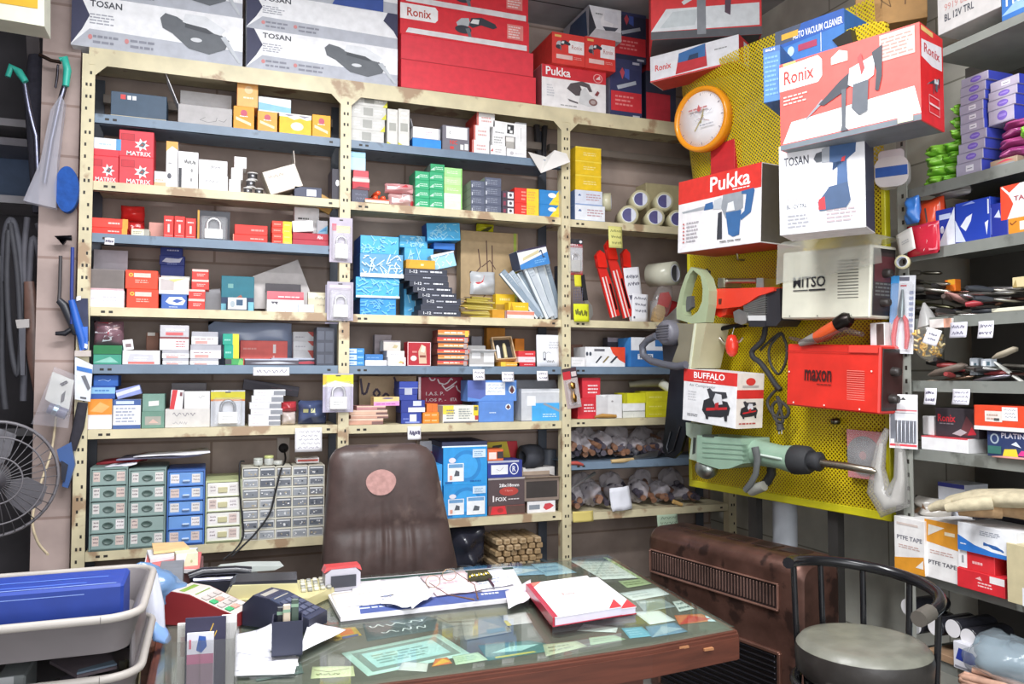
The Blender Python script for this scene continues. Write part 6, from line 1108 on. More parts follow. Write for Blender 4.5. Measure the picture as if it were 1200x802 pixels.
p=atY(786,320,3.80);taperoll('wide roll of milky film on its side in the right bay',(p.x+.03,3.80,p.z),.066,.16,28,'#dcdcc8','#55555a',None,0,True)
p=atY(770,378,3.86);br=empty('paint_brush',fr((p.x,3.86,LV['C4']+.002),0,radians(18)),'paint brush with a wooden stock in a clear bag, beside the film roll','brush')
m=MB();m.prism([(-.03,0),(.03,0),(.035,.07),(.02,.10),(-.02,.10),(-.035,.07)],0,.025,mat('#c8a878','wood'));m.build('stock',br);m=MB();m.prism([(-.02,.1),(.04,.1),(.05,.16),(.02,.19),(-.02,.17)],.002,.022,mat('#c8302e','gloss'));m.build('grip',br);m=MB();m.blob((0,.012,.125),.06,.03,.115,mat('#e8e8ea','clear'),4,.12);m.build('clear_bag',br)
B('bulb_box','white box behind the brush with a red flash, right bay','box',None,'C4',772,800,352,'#d8d8dc',[P([(0,.4),(.5,1),(.9,.9),(.3,.3)],'#c8303a'),R(0,0,1,.15,'#8a2c30')],d=.1,Y=3.98)
# fifth shelf
BX=[P([(.62,1),(.68,.7),(.85,.35),(1,.18),(1,1)],'#e64a2c'),R(.22,.78,.48,.9,'#6a6a72'),P([(.24,.2),(.38,.55),(.42,.53),(.28,.18)],'#3a3e48'),P([(.42,.22),(.56,.55),(.6,.52),(.46,.2)],'#8a7a50'),P([(.6,.2),(.76,.55),(.82,.53),(.66,.2)],'#3a3e48'),E_(.04,.65,.03,.1,'#4a4e5a'),E_(.12,.65,.03,.1,'#4a4e5a')]
B('bit_box','white box with an orange-red corner and three drawn tools, fifth shelf, right bay','box',None,'C5',686,732.5,407,'#efeff1',BX,d=.15)
B('small_carton','small white box at the post in front of the orange-cornered box','box',None,'C5',669.5,686,419,'#eceaec',lines(2,'#ddd',4),d=.05,Y=3.805)
B('blade_box','blue box with a white top and lettering beside the chainsaw, fifth shelf','box',None,'C5',739.5,790,396,'#2f6cb0',[R(0,.56,1,1,'#e6e8ee'),R(.15,.26,.5,.44,'#e6ecf4'),T('TRIAD',.17,.28,.48,.42,'#2f5c9c',1),R(.55,.7,.95,.95,'#3d78b8')],d=.15,left='#4a98e0')
B('slim_case','grey flat case lying on top behind the white fifth-shelf box, right bay','box',None,'C5',712,742,396,'#4a464e',[R(0,.85,1,1,'#a59aa4')],d=.06,Y=3.99)
B('brown_carton','dark brown box end beside the post, fifth shelf, right bay','box',None,'C5',669,683,404,'#6a4a3e',None,d=.05,Y=3.98)
# sixth shelf
b=B('bit_box','red box with white lettering, lower of two on the sixth shelf, right bay','box','red boxes, right bay','C6',677,701,467,'#d22c3a',[L(.3,.3,.9,.75,3,'#f4d0d4',6)],d=.14)
B('bit_box','red box with white lettering, upper of two on the sixth shelf, right bay','box','red boxes, right bay',b,682.5,703.5,443,'#dc3240',[L(.3,.2,.9,.7,3,'#f6d8da',8),R(0,.85,1,1,'#a8202c')],d=.13)
pm_=Matrix.Translation(atY(667,480,3.765))@Matrix.Rotation(radians(-9),4,'Y')
lp=empty('blister_pack',pm_,'brass fitting in a clear pack with a red header, hanging tilted at the right post','pack');w_,h_=.082,.21
m=MB();m.box(0,w_,.02,.022,0,h_,'#b9a8a6');draw(m,[R(0,.74,1,1,'#4a343c'),R(.02,.72,.55,.92,'#c82c38'),R(.6,.78,.95,.9,'#d8c8c8')],*faces(w_,.002,h_,0,.02)['front']);m.build('backing_card',lp);m=MB();m.lathe([(.0,.03),(.014,.03),(.017,.06),(.012,.075),(.012,.1),(.018,.105),(.018,.13),(.0,.14)],mat('#b98a4a','metal'),14,'z',(w_/2,.012,0));m.build('brass_fitting',lp);m=MB();m.box(.008,w_-.008,0,.0195,.012,h_*.72,mat('#f0f0f4','clear'),.006);m.build('clear_blister',lp)
b=B('tile_box','white tall box, ragged top, on the sixth shelf of the right bay','box',None,'C6',698.5,729,463,'#e4e3e4',[R(0,0,.45,1,'#d4d2d4'),E_(.62,.72,.04,.04,'#a09a9c'),P([(.1,1),(.3,.9),(.45,1)],'#f4f4f4')],d=.13)
b=B('tile_box','white box with yellow edge under the yellow box, sixth shelf, right bay','box',None,'C6',730.5,756,482,'#dedfd8',[S([(.48,.1),(.48,.6)],.0015,'#aaa'),R(0,.94,1,1,'#6a6a60')],d=.12)
b=B('tile_box','white box in the middle of the column, sixth shelf, right bay','box',None,b,730,756,473,'#eeeeee',None,d=.12)
B('tile_box','bright yellow box topping the white column, sixth shelf, right bay','box',None,b,732,757,461,'#dcd824',[R(0,0,.12,1,'#b8b41c')],d=.12)
cur='C6'
for yt,s in((481,'bottom'),(471,'middle'),(459,'top')):
    cur=B('tile_box','bright yellow box, %s of three at the right of the sixth shelf'%s,'box','bright yellow boxes, sixth shelf, right bay',cur,757.6,787,yt,'#d8d226',[L(.1,.3,.8,.6,1,'#e8e470',2)],d=.13,right='#8a8420')
rl_=empty('rolled_sheet',Matrix.Identity(4),'rolled tan sheet with a white end lying high on the yellow boxes','roll');m=MB();m.tube([tuple(atY(737,451,3.93)),tuple(atY(775,448,3.87)),tuple(atY(784,456,3.84))],[.016,.026,.02],mat('#8f8a7c','card'),12);m.build('sheet',rl_);m=MB();m.tube([tuple(atY(774,448,3.868)),tuple(atY(785.5,457,3.836))],[.0275,.022],mat('#e9e9dc','card'),12);m.build('white_end',rl_)
m=MB();m.tube([tuple(atY(697,489,3.803)),tuple(atY(706,487.5,3.803)),tuple(atY(722,488,3.803))],[.006,.012,.009],mat('#b98a44','wood'),10);tag(m.build('wooden_grip',None,None),'amber wooden grip lying on the front edge of the sixth shelf, right bay','handle')
# bagged brushes and trowels on the two lowest shelves
def bagged(label,lev,x,yt,w,dp,seed,n=3,wood='#86604a',tint='bag',Y=3.86):
    z0=LV[lev]+.0006;X=atY(x,yt+10,Y).x;h=max(.05,atY(x,yt,Y).z-z0);rr=random.Random(seed)
    root=empty('bagged_tool',fr((X,Y,z0)),label,'bag',None);m=MB();m.blob((0,dp/2,h*.54),w/2,dp/2.4,h*.42,mat('#ddd6dc','bag'),seed,.2,32,20,3);m.build('clear_bag',root)
    for k in range(n+3):
        m=MB();a=Vector((rr.uniform(-.36,.36)*w,dp*.4,h*rr.uniform(.25,.6)));b_=a+Vector((rr.uniform(-.25,.25)*w,dp*rr.uniform(-.1,.2),rr.uniform(-.1,.25)*h));a.y=b_.y-.09
        m.tube([tuple(a),tuple((a+b_)/2),tuple(b_)],[.016,.014,.009],mat(wood if k%2==0 else '#4a4450','wood'),8);m.build('tool_handle',root)
    m=MB();m.box(-w*.25,w*.2,dp*.35,dp*.4,h*.2,h*.55,mat('#3f3a48','metal'),.004);m.build('tool_blade',root)
    return root
for a_ in(('clear bag of brown-handled tools at the post, upper glove shelf, right bay','C65',677,506,.115,.18,1),('clear bag with stacked brown handles, second along the grey shelf, right bay','C65',692,511,.115,.18,2),('clear bag holding a pinkish block, third along the grey shelf, right bay','C65',712,506,.115,.18,3),('clear bag of dark tools, fourth along the grey shelf, right bay','C65',732,512,.115,.18,4),('clear bag with a dark cup, fifth along the grey shelf, right bay','C65',752,514,.115,.18,6),('clear bag of dark tools at the far right of the grey shelf, right bay','C65',774,514,.115,.18,8),
           ('crumpled clear bag of dull tools at the post, bottom shelf, right bay','C7',680,572,.115,.2,11),('clear bag of brown handles, second along the bottom shelf, right bay','C7',702,568,.115,.2,12),('large pale clear bag in the middle of the bottom shelf, right bay','C7',730,570,.115,.2,13),('clear bag with a blue tint and dark tools, bottom shelf, right bay','C7',757,565,.115,.2,15),('clear bag of brown blocks toward the right of the bottom shelf, right bay','C7',782,566,.115,.2,16),('dark bag in the shade at the right end of the bottom shelf, right bay','C7',808,572,.115,.2,17)):
    bagged(*a_)
for i,(lv,x,yt)in enumerate((('C65',690,498),('C65',726,496),('C65',758,500),('C65',788,506),('C7',688,556),('C7',722,555),('C7',758,552),('C7',792,550))):bagged('rear clear tool bag on the %s, right bay, number %s from left'%('grey shelf' if lv=='C65' else 'bottom shelf',('one','two','three','four')[i%4]),lv,x,yt,.15,.12,30+i,3,'#7a5a4a','bag',3.98)
m=MB();m.tube([tuple(atY(716,541,3.80)),tuple(atY(730,540,3.80)),tuple(atY(742,538.5,3.815))],[.010,.012,.009],mat('#cdb07e','wood'),10);tw=tag(m.build('trowel'),'trowel with a pale wooden handle lying on the grey shelf, right bay','trowel');m=MB();v=[tuple(atY(742,540,3.815)),tuple(atY(742,535,3.82)),tuple(atY(772,528,3.83)),tuple(atY(770,536,3.83))];m.add(v+[(a,b_+.006,c)for a,b_,c in v],[(0,1,2,3),(7,6,5,4),(0,4,5,1),(1,5,6,2),(2,6,7,3),(3,7,4,0)],mat('#b9bcc6','metal'));m.build('blade',tw)
m=MB();m.tube([tuple(atY(666,543,3.80)),tuple(atY(676,543,3.80)),tuple(atY(683,545,3.805))],[.009,.011,.008],mat('#b8524a','wood'),10);tag(m.build('wooden_grip'),'dull red wooden grip at the left end of the grey shelf, right bay','handle')
m=MB();m.tube([tuple(atY(669,574,3.80)),tuple(atY(684,563,3.82)),tuple(atY(697,555,3.85))],[.004,.007,.010],mat('#c4c6ce','metal'),8);tag(m.build('metal_file'),'silver tool slanting up at the post, bottom shelf, right bay','tool')
m=MB();m.tube([tuple(atY(789,588,3.80)),tuple(atY(799,592,3.80))],[.012,.011],mat('#d0a868','wood'),10);tag(m.build('wooden_grip'),'pale wooden grip end toward the right of the bottom shelf, right bay','handle')
sheet('paper_tag','creased clear sleeve with a white sheet on the bottom shelf of the right bay','paper',None,fr((atY(716,600,3.80).x,3.805,LV['C7']+.0005),0,radians(-4)),.12,.12,'#dfe0e8',None,.02,crumple=.006)
tagnote('yellow slip lying over the lip of the bottom shelf at the right post',671,695,600,612.5,3.79,'#d2c070','#8a7a40',0,3)
tagnote('pale green slip hanging from the bottom shelf, above the heater',770,794,604,618,3.79,'#a9bda4','#5a6a5a',2,5)
# ================= tools on the pegboard =================
def pl(px,py,off):
    v=hit(px,py,PBP-PY*off,PA);r=v-Vector((2.28,3.5,.916));return(r.dot(PX),r.z)
def poly(pts,off,ox=0,oy=0,s=1):return[pl(ox+x/s,oy+y/s,off)for x,y in pts]
def pbthing(name,label,cat):return empty(name,pm,label,cat)
def pp(px,py,off):x,z=pl(px,py,off);return(x,-off,z)
def ccw(p):
    a=sum(p[i][0]*p[(i+1)%len(p)][1]-p[(i+1)%len(p)][0]*p[i][1]for i in range(len(p)));return p if a>0 else p[::-1]
# electric hoist
h1=lambda pts,o:ccw(poly(pts,o,750,300,5.011))
ho=pbthing('electric_hoist','red electric hoist with black motor and red hook block on the pegboard','hoist')
m=MB();m.prism(h1([(410,195),(640,188),(785,183),(786,205),(740,222),(690,236),(640,272),(590,298),(480,310),(415,308)],.17),-.17,-.05,mat('#e2402a','gloss'));m.prism(h1([(460,252),(480,252),(476,285),(462,285)],.171),-.1715,-.17,mat('#5a1c14','plastic'));m.build('housing',ho)
m=MB();m.prism(h1([(600,265),(735,225),(735,350),(640,350),(610,330)],.16),-.158,-.04,mat('#9a9a94','metal'))
for k in range(8):m.prism(h1([(606,285+k*8),(737,240+k*13.5),(737,246+k*13.5),(606,289+k*8)],.164),-.164,-.04,mat('#c4c4be','metal'))
m.build('motor',ho);m=MB();m.prism(h1([(735,200),(820,190),(826,380),(800,412),(735,412)],.155),-.155,-.03,mat('#2c2b30','plastic'));m.build('motor_cover',ho)
m=MB();m.prism(h1([(632,350),(735,350),(735,380),(636,380)],.16),-.16,-.05,mat('#d6d6d6','plastic'));m.prism(h1([(636,380),(735,380),(735,416),(640,416)],.158),-.158,-.05,mat('#2a2a30','plastic'));m.build('gearbox',ho)
m=MB();a=pp(750+500/5.011,300+147/5.011,.12);b_=pp(750+690/5.011,300+147/5.011,.12);m.tube([a,b_],.012,mat('#b4b4a8','metal'),10)
for x in(478,704):m.prism(h1([(x-20,130),(x+20,130),(x+22,186),(x-22,188)],.14),-.14,-.04,mat('#d4d2cc','metal'))
m.build('mounting_bar',ho)
m=MB();m.prism(h1([(425,305),(515,305),(505,345),(470,362),(435,345)],.15),-.15,-.06,mat('#d0301e','gloss'));m.build('drum',ho)
m=MB();m.prism(h1([(552,330),(585,312),(632,335),(630,395),(600,405),(560,390)],.16),-.165,-.08,mat('#c2c0bc','metal'));m.build('brake_housing',ho)
m=MB();m.tube([pp(750+620/5.011,300+405/5.011,.12),pp(750+540/5.011,300+415/5.011,.12),pp(750+475/5.011,300+428/5.011,.12)],.011,mat('#2c2c30','metal'),8);m.build('lever_arm',ho)
m=MB();m.tube([pp(750+x/5.011,300+y/5.011,.12)for x,y in((470,425),(458,445),(465,480),(490,512),(520,522),(560,515),(590,500),(605,480))],[.009,.009,.009,.008,.008,.007,.006,.004],mat('#c9c4ba','metal'),8);m.build('hook',ho)
m=MB();c=pp(750+540/5.011,300+520/5.011,.14);r=pp(750+560/5.011,300,.14)[0]-c[0];m.lathe([(.0,.046),(.018,.040),(.026,.02),(.03,-.01),(.024,-.04),(.01,-.055),(0,-.056)],mat('#d93a2a','gloss'),18,'z',c);m.tube([(c[0],c[1],c[2]+.04),pp(750+560/5.011,300+400/5.011,.12)],.002,mat('#999','metal'),6);m.build('hook_block',ho)
# chainsaw hanging at the board's left edge
g1=lambda pts,o:ccw(poly(pts,o,750,300,5.011))
cs=pbthing('chainsaw','pale green electric chainsaw hanging beside the left edge of the pegboard','chainsaw');GRN=mat('#a6b390','plastic')
outer=[(300,65),(345,78),(385,130),(405,205),(402,285),(385,390),(300,398),(215,370),(213,310),(238,200),(268,115)]
inner=[(312,84),(356,120),(368,195),(364,268),(340,325),(300,358),(256,345),(248,290),(258,225),(274,160),(293,108)]
o2=[pl(750+x/5.011,300+y/5.011,.22)for x,y in outer];i2=[pl(750+x/5.011,300+y/5.011,.22)for x,y in inner];n=11;m=MB()
vs=[(x,y,z)for y in(-.22,-.17)for ring in(o2,i2)for x,z in ring]
fs=[]
for k in range(n):
    k2=(k+1)%n;fs+=[(k,k2,n+k2,n+k),(2*n+k,3*n+k,3*n+k2,2*n+k2),(k,2*n+k,2*n+k2,k2),(n+k,n+k2,3*n+k2,3*n+k)]
m.add(vs,fs,GRN);m.build('rear_handle',cs)
m=MB();m.prism(g1([(215,395),(330,400),(300,665),(175,660),(225,520)],.22),-.22,-.10,mat('#857f6c','plastic'));m.prism(g1([(330,398),(405,395),(350,660),(296,665)],.21),-.225,-.08,mat('#b9b494','plastic'));m.prism(g1([(322,398),(332,398),(298,665),(286,665)],.226),-.229,-.2,mat('#d8dcc4','plastic'));m.build('body',cs)
m=MB();cxy=pl(750+150/5.011,300+450/5.011,.25);m.lathe([(0,-.27),(.05,-.268),(.062,-.25),(.064,-.15),(.05,-.14)],mat('#6e6d76','plastic'),24,'y',(cxy[0],0,cxy[1]))
for k in range(6):m.box(cxy[0]-.045,cxy[0]+.045,-.2735,-.266,cxy[1]-.035+k*.013,cxy[1]-.030+k*.013,mat('#5a5962','plastic'))
m.build('motor_cover',cs);m=MB();m.tube([pp(750+x/5.011,300+y/5.011,.27)for x,y in((95,470),(45,495),(14,530),(20,585),(70,620),(150,640),(220,650),(270,640))],.018,mat('#5c5e68','plastic'),10);m.build('front_handle',cs)
m=MB();m.prism(g1([(130,515),(230,520),(215,655),(140,650)],.2),-.20,-.1,mat('#33343c','plastic'));m.build('lower_housing',cs);m=MB();m.prism(ccw([pl(*t,.2)for t in((780,430),(812,436),(806,480),(792,530),(784,538),(775,536),(771,528))]),-.17,-.155,mat('#3c4046','metal'));m.tube([pp(x,y,.174)for x,y in((797,500),(789,528),(783,531),(781,524),(786,506))],.003,mat('#6a6e74','metal'),6);m.build('guide_bar',cs);m=MB();m.prism(g1([(270,240),(300,235),(305,300),(270,330)],.2),-.20,-.18,mat('#5c5c5e','plastic'));m.build('trigger',cs)
m=MB();m.tube([pp(750+x/5.011,300+y/5.011,.15)for x,y in((395,150),(380,110),(395,80),(408,90),(405,140))],.006,mat('#3a3832','rubber'),8);m.build('cord_loop',cs)
# boxed and bare machines
def rb(name,label,cat,corners,off,d,col,front,right,tilt_extra=0,bev=.006,kind='paint'):
    """a metal-cased machine; corners = bottom-left, top-left, bottom-right pixels of its front"""
    Pp=PBP-PY*off;A=hit(*corners[0],Pp,PA);Tt=hit(*corners[1],Pp,PA);Q=hit(*corners[2],Pp,PA);w=(Q-A).dot(PX);h=Tt.z-A.z;tl=-atan2(Q.z-A.z,w)
    root=empty(name,fr(A,PA,tl),label,cat);m=MB();m.box(0,w,0,d,0,h,mat(col,kind),bev);F_=faces(w,d,h);draw(m,front,*F_['front']);m.build('housing',root)
    m=MB();m.box(w,w+.004,.012,d-.012,.012,h-.012,mat('#2a2626','plastic'),.001);draw(m,right,*faces(w+.004,d,h)['right']);m.build('end_panel',root)
    for k,(u,v)in enumerate(((.45,.22),(.5,.62))):
        m=MB();m.lathe([(0,.03),(.014,.03),(.017,.018),(.018,0)],mat('#35302e','plastic'),16,'x',(w+.004,d*u,h*v));m.build('knob',root)
    return root,w,h,d
vents=[R(.66,.28+.043*k,.88,.295+.043*k,'#77776c')for k in range(13)]
mi,w,h,d=rb('inverter_welder','cream inverter welder under a clear plastic cover on the pegboard','welder',((915,374),(915,297),(1019,373)),.17,.15,'#dad8c6',vents+[T('MITSO',.15,.46,.53,.62,'#26262a',1),R(.15,.41,.33,.425,'#3a3a3c'),R(.34,.405,.53,.43,'#26262a')]+[E_(u,v,.008,.012,'#8a8a80')for u,v in((.12,.04),(.45,.04),(.82,.04),(.95,.8))],[R(.1,.1,.9,.9,'#3a3030'),R(.1,.5,.9,.85,'#5c3034'),L(.15,.3,.85,.5,4,'#6a6a66',3)],kind='plastic')
m=MB();vs=[];fs=[];nx,nz=20,9
for j in range(nz+1):
    for i in range(nx+1):
        u=i/nx;t=j/nz;x=-.02+(w+.07)*u;bump=.012*sin(9*u+3*t)+.008*sin(21*u-5*t)
        if t<.55:z=h*(.52+.20*u+(.5-.22*u)*t/.55)+.3*bump;y=-.012+bump*.5
        else:s_=(t-.55)/.45;z=h*1.02+.045*sin(pi*s_)*(.4+.9*sin(pi*min(1,u*1.2)))+.02+bump;y=-.012+(d+.005)*s_
        vs.append((x,y,z))
for j in range(nz):
    for i in range(nx):a=j*(nx+1)+i;fs.append((a,a+1,a+nx+2,a+nx+1))
m.add(vs,fs,mat('#d2d2c8','bag'),True);m.build('plastic_cover',mi)
mx,w,h,d=rb('inverter_welder','bright red inverter welder hung below the cream one','welder',((921,475),(924,403),(1030,486)),.16,.14,'#d93024',[R(.68,.18+.033*k,.86,.19+.033*k,'#e88478')for k in range(14)]+[T('maxon',.22,.42,.52,.6,'#3a1414',1),L(.36,.36,.53,.4,1,'#7a2018',3)]+[E_(u,v,.009,.014,'#f0d8d0')for u,v in((.04,.55),(.1,.06),(.45,.06),(.82,.05),(.93,.62))]+[R(.01,.88,.99,.89,'#a82018'),R(.7,.89,.99,.99,'#e04034')],[R(.1,.1,.9,.9,'#3a1c1a')])
W('compressor_carton','white and red air compressor carton standing on the pegboard left side','box',None,799.5,862,432,492,.26,'#eeeef0',[P([(0,.76),(0,1),(1,1),(1,.76)],'#d8312c'),T('BUFFALO',.2,.84,.78,.96,'#ffffff',1),L(.2,.78,.78,.81,1,'#f6d0cc',2),T('Air Compressor',.12,.66,.62,.73,'#8a8a90'),L(.1,.4,.3,.6,4,'#d0d0d4',5),L(.1,.1,.35,.16,2,'#6a6a70',5)]+sub(COMPRESSOR,.36,.14,.9,.68),.16,yb1=503,right=[R(0,0,1,1,'#e4ddd4'),R(0,.54,1,.7,'#d2302c'),E_(.5,.85,.18,.07,'#d23a34'),R(.2,.74,.8,.78,'#b0a8a4')]+sub(COMPRESSOR,.1,.2,.8,.5)+[L(.1,.06,.8,.12,1,'#b04a44',4)])
b1=lambda pts,o:ccw(poly(pts,o,790,420,4.222));bpx=lambda x,y,o:pp(790+x/4.222,420+y/4.222,o)
hb=pbthing('demolition_hammer','sage green demolition hammer with a long steel chisel across the pegboard','power tool');SGN=mat('#93b09a','paint')
m=MB();m.prism(b1([(130,380),(350,398),(356,520),(290,545),(240,548),(128,512)],.2),-.22,-.05,SGN)
for k in range(4):m.prism(b1([(140,415+k*24),(345,428+k*24),(345,433+k*24),(140,420+k*24)],.222),-.2225,-.2,mat('#7d9a86','paint'))
m.prism(b1([(140,378),(200,382),(196,392),(140,388)],.222),-.223,-.2,mat('#3a4038','plastic'));m.build('motor_body',hb)
m=MB();m.tube([bpx(350,455,.13),bpx(430,470,.13),bpx(530,490,.13),bpx(600,502,.13)],[.066,.055,.05,.06],SGN,18);m.tube([bpx(425,478,.185),bpx(535,500,.185)],.006,mat('#c8d8cc','paint'),6);m.build('barrel',hb)
m=MB();m.tube([bpx(590,500,.13),bpx(600,502,.13),bpx(660,505,.13),bpx(680,508,.13)],[.055,.062,.058,.045],mat('#2c2d30','rubber'),18);m.tube([bpx(680,508,.13),bpx(720,512,.13),bpx(730,513,.13)],[.035,.04,.02],mat('#25262a','rubber'),14);m.build('chuck',hb)
m=MB();m.tube([bpx(700,514,.13),bpx(860,536,.12),bpx(985,558,.11),bpx(1000,561,.11)],[.015,.015,.014,.004],mat('#b4ac9c','metal'),12);m.build('chisel',hb)
m=MB();m.prism(b1([(42,318),(118,330),(112,400),(108,470),(130,500),(126,518),(58,500),(70,400),(44,380)],.2),-.18,-.11,mat('#a9b8a6','paint'));m.prism(b1([(95,392),(108,394),(104,470),(90,476)],.181),-.1815,-.178,mat('#3c403c','plastic'));m.build('rear_handle',hb)
m=MB();c=bpx(160,545,.17);m.blob(c,.055,.05,.05,mat('#b6bfb8','metal'),3,.02);m.build('gear_cap',hb)
m=MB();m.tube([bpx(x,y,.2)for x,y in((400,440),(412,500),(405,570),(380,620),(350,655))],[.02,.018,.016,.016,.014],mat('#5c5f5e','rubber'),8,True,.6);m.tube([bpx(x,y,.07)for x,y in((480,525),(482,570),(462,610),(440,630))],.02,mat('#2c2e2e','rubber'),8);m.tube([bpx(445,632,.1),bpx(380,655,.1)],[.022,.026],mat('#9a9a92','rubber'),10);m.build('side_handle',hb)
# grinder, cords, disc pack
ag=pbthing('angle_grinder','orange and grey angle grinder in a torn bag above the red welder','power tool')
m=MB();m.tube([pp(955,397,.17),pp(968,390,.17),pp(984,380,.17)],[.022,.028,.026],mat('#d4562a','gloss'),12);m.build('body',ag);m=MB();m.tube([pp(938,403,.17),pp(957,396,.17)],[.012,.024],mat('#8f8a84','plastic'),10);m.build('tail',ag);m=MB();m.tube([pp(982,381,.17),pp(992,375,.17),pp(997,373,.17)],[.03,.032,.02],mat('#3a3634','metal'),12);m.build('gear_head',ag)
m=MB();m.tube([pp(926,396,.17),pp(940,400,.165),pp(965,398,.18),pp(992,388,.18),pp(1010,392,.17)],[.012,.02,.022,.03,.02],mat('#5a4a48','bag'),10,True,.5);m.build('torn_bag',ag)
def pcable(name,label,pts,off,r,col):return cable(name,label,[tuple(pm@Vector(pp(x,y,off)))for x,y in pts],r,col)
cv=lambda pts:[(880+x/5.345,360+y/5.345)for x,y in pts]
pcable('electric_cable','thick black cord drooping from the hoist down the pegboard',cv([(95,75),(80,190),(45,240),(8,275),(15,315),(60,350),(105,410),(150,480),(185,520)]),.09,.012,'#2a2a2c')
pcable('electric_cable','black cord looped in a wide ring left of the red welder',cv([(185,170),(130,230),(112,290),(130,370),(175,420),(215,350),(225,260),(205,190),(180,165),(110,220),(60,270)]),.06,.006,'#3a3834')
pcable('electric_cable','grey bundled wires with a plug hanging lowest on the pegboard left',cv([(170,510),(120,560),(105,610),(150,680),(220,690),(235,640),(180,590),(135,620),(150,700),(200,720),(185,640),(165,560),(190,620),(160,700),(180,780)]),.07,.007,'#3c3a38')
m=MB();m.tube([pp(914,497,.07),pp(914.5,504,.07)],[.014,.018],mat('#3a3a3c','rubber'),10)
for s in(-1,1):m.tube([pp(914.5+s*1.6,504,.07),pp(914.5+s*1.6,509,.07)],.003,mat('#ddd','metal'),6)
tag(m.build('mains_plug',None,pm),'dark two-pin plug at the end of the bundled grey wires','plug')
dp=pbthing('cutting_disc_pack','red-carded cutting disc in a clear pack behind the chisel tip','pack')
m=MB();q_=ccw([pl(*t,.03)for t in((992,503),(1033,507),(1032,564),(994,559))]);m.prism(q_,-.03,-.028,mat('#c8363e','card'));m.build('backing_card',dp)
c=pp(1012,534,.035);m=MB();m.lathe([(.014,-.004),(.075,-.003),(.075,.003),(.014,.004)],mat('#6c6a6e','rubber'),30,'y',c);m.lathe([(0,-.0045),(.016,-.0045)],mat('#d8a0a0','card'),18,'y',c);m.build('disc',dp);m=MB();m.prism(ccw([pl(*t,.05)for t in((992,503),(1033,507),(1032,564),(994,559))]),-.05,-.048,mat('#f0f0f0','clear'));m.build('clear_front',dp)
m=MB();c=pp(982,494,.01);m.lathe([(0,-.03),(.012,-.03),(.014,0)],mat('#6a6658','metal'),14,'y',c);tag(m.build('hook_bolt',None,pm),'round bolt head on the pegboard below the red welder','bolt')
m=MB();c=pp(872,305,.01);m.tube([c,(c[0],c[1]-.04,c[2]),(c[0],c[1]-.045,c[2]+.03)],.005,mat('#a8a08c','metal'),8);tag(m.build('wire_hook',None,pm),'bent wire hook in the pegboard under the rotary hammer carton','hook')
W('red_carton','red carton half hidden behind the wall clock and rotary hammer carton','box',None,833,861,172,215,.06,'#cc2a32',None,.05)
W('white_box','small white and grey box hanging between the two welders at their right','box',None,1020,1037,379,408,.1,'#dcdcda',[R(.45,.1,.95,.95,'#5c4a44')],.06)
# behind, on top of the board
WZ('blue_carton','blue upright carton on the panel top left of the vacuum carton','box',None,(895,121),(915,117),2.5,57,'#3d74b4',[R(0,.9,1,1,'#2c5a98'),T('BLM',.15,.93,.7,.97,'#f0f4f8',1),L(.1,.1,.9,.85,9,'#6a9ad0',3)],.2,left='#3468a4')
WZ('blue_carton','blue auto vacuum cleaner carton behind the large red carton','box',None,(909,95),(990,70),2.66,38,'#3a78c0',[P([(0,.62),(0,1),(1,1),(1,.7)],'#2c5cae'),P([(0,.7),(0,1),(.4,1),(.3,.72)],'#4a5468'),T('AUTO VACUUM CLEANER',.27,.72,.98,.86,'#eef2fa',1),R(.1,.78,.35,.9,'#d8a83c'),R(.35,.45,.62,.58,'#a83a5c'),E_(.24,.5,.05,.1,'#b9d0e8'),S([(.68,.3),(.68,.68)],.003,'#dfe8f4')],.2)
WZ('brown_carton','brown cardboard carton with printed symbols, top of the corner pile','box',None,(1003,34),(1087,20),2.88,-60,'#b98d54',[S([(.14,.2),(.2,.5),(.26,.2),(.14,.3),(.28,.42)],.004,'#7a5a34'),S([(.36,.2),(.42,.5),(.5,.2),(.36,.3),(.5,.42)],.004,'#7a5a34'),S([(.7,.2),(.72,.6),(.86,.55)],.004,'#6a4a30')],.26,left='#a97d48')
m=MB();m.prism(ccw([pl(*t,.25)for t in((968,43),(1018,26),(1037,25),(1040,42),(1000,58),(986,62))]),-.25,-.23,PERF);m.prism(ccw([pl(*t,.28)for t in((975,47),(996,34),(1000,52),(985,58))]),-.28,-.25,mat('#33322c','plastic'));tag(m.build('pegboard',None,pm),'scrap of yellow perforated sheet poking up behind the large red carton','panel')
# ================= the shelf unit on the right wall =================
RXP=Vector((2.45,0,0));RA=-pi/2
ru=empty('side_shelving',Matrix.Identity(4),'grey shelving along the right wall crowded with packets and hand tools','shelf')
RG,RGL=worn('#82857f','#63655f','paint',8,.6),mat('#9a9c94','paint');RV={}
for nm,zl in(('R1',2.14),('R2',1.905),('R3',1.65),('R4',1.42),('R5',1.167),('R6',.718),('R7',.425)):
    m=MB();m.box(2.45,2.454,.8,2.29,zl,zl+.04,RG);m.box(2.454,2.80,.8,2.29,zl+.034,zl+.04,RG);m.build('shelf',ru);RV[nm]=zl+.04
for y in(2.26,1.0):
    m=MB();m.box(2.438,2.442,y,y+.045,0,2.75,RGL);m.box(2.442,2.485,y+.041,y+.045,0,2.75,RGL);z=.1
    while z<2.7:m.box(2.4372,2.4382,y+.014,y+.024,z,z+.016,HOLE);z+=.05
    m.build('post',ru)
m=MB();m.box(2.79,2.80,.8,2.29,.4,2.7,mat('#4c4a46','paint'));m.build('back_panel',ru)
m=MB();m.box(2.43,2.80,.8,2.12,2.62,2.65,mat('#8f938c','paint'));m.build('top_board',ru)
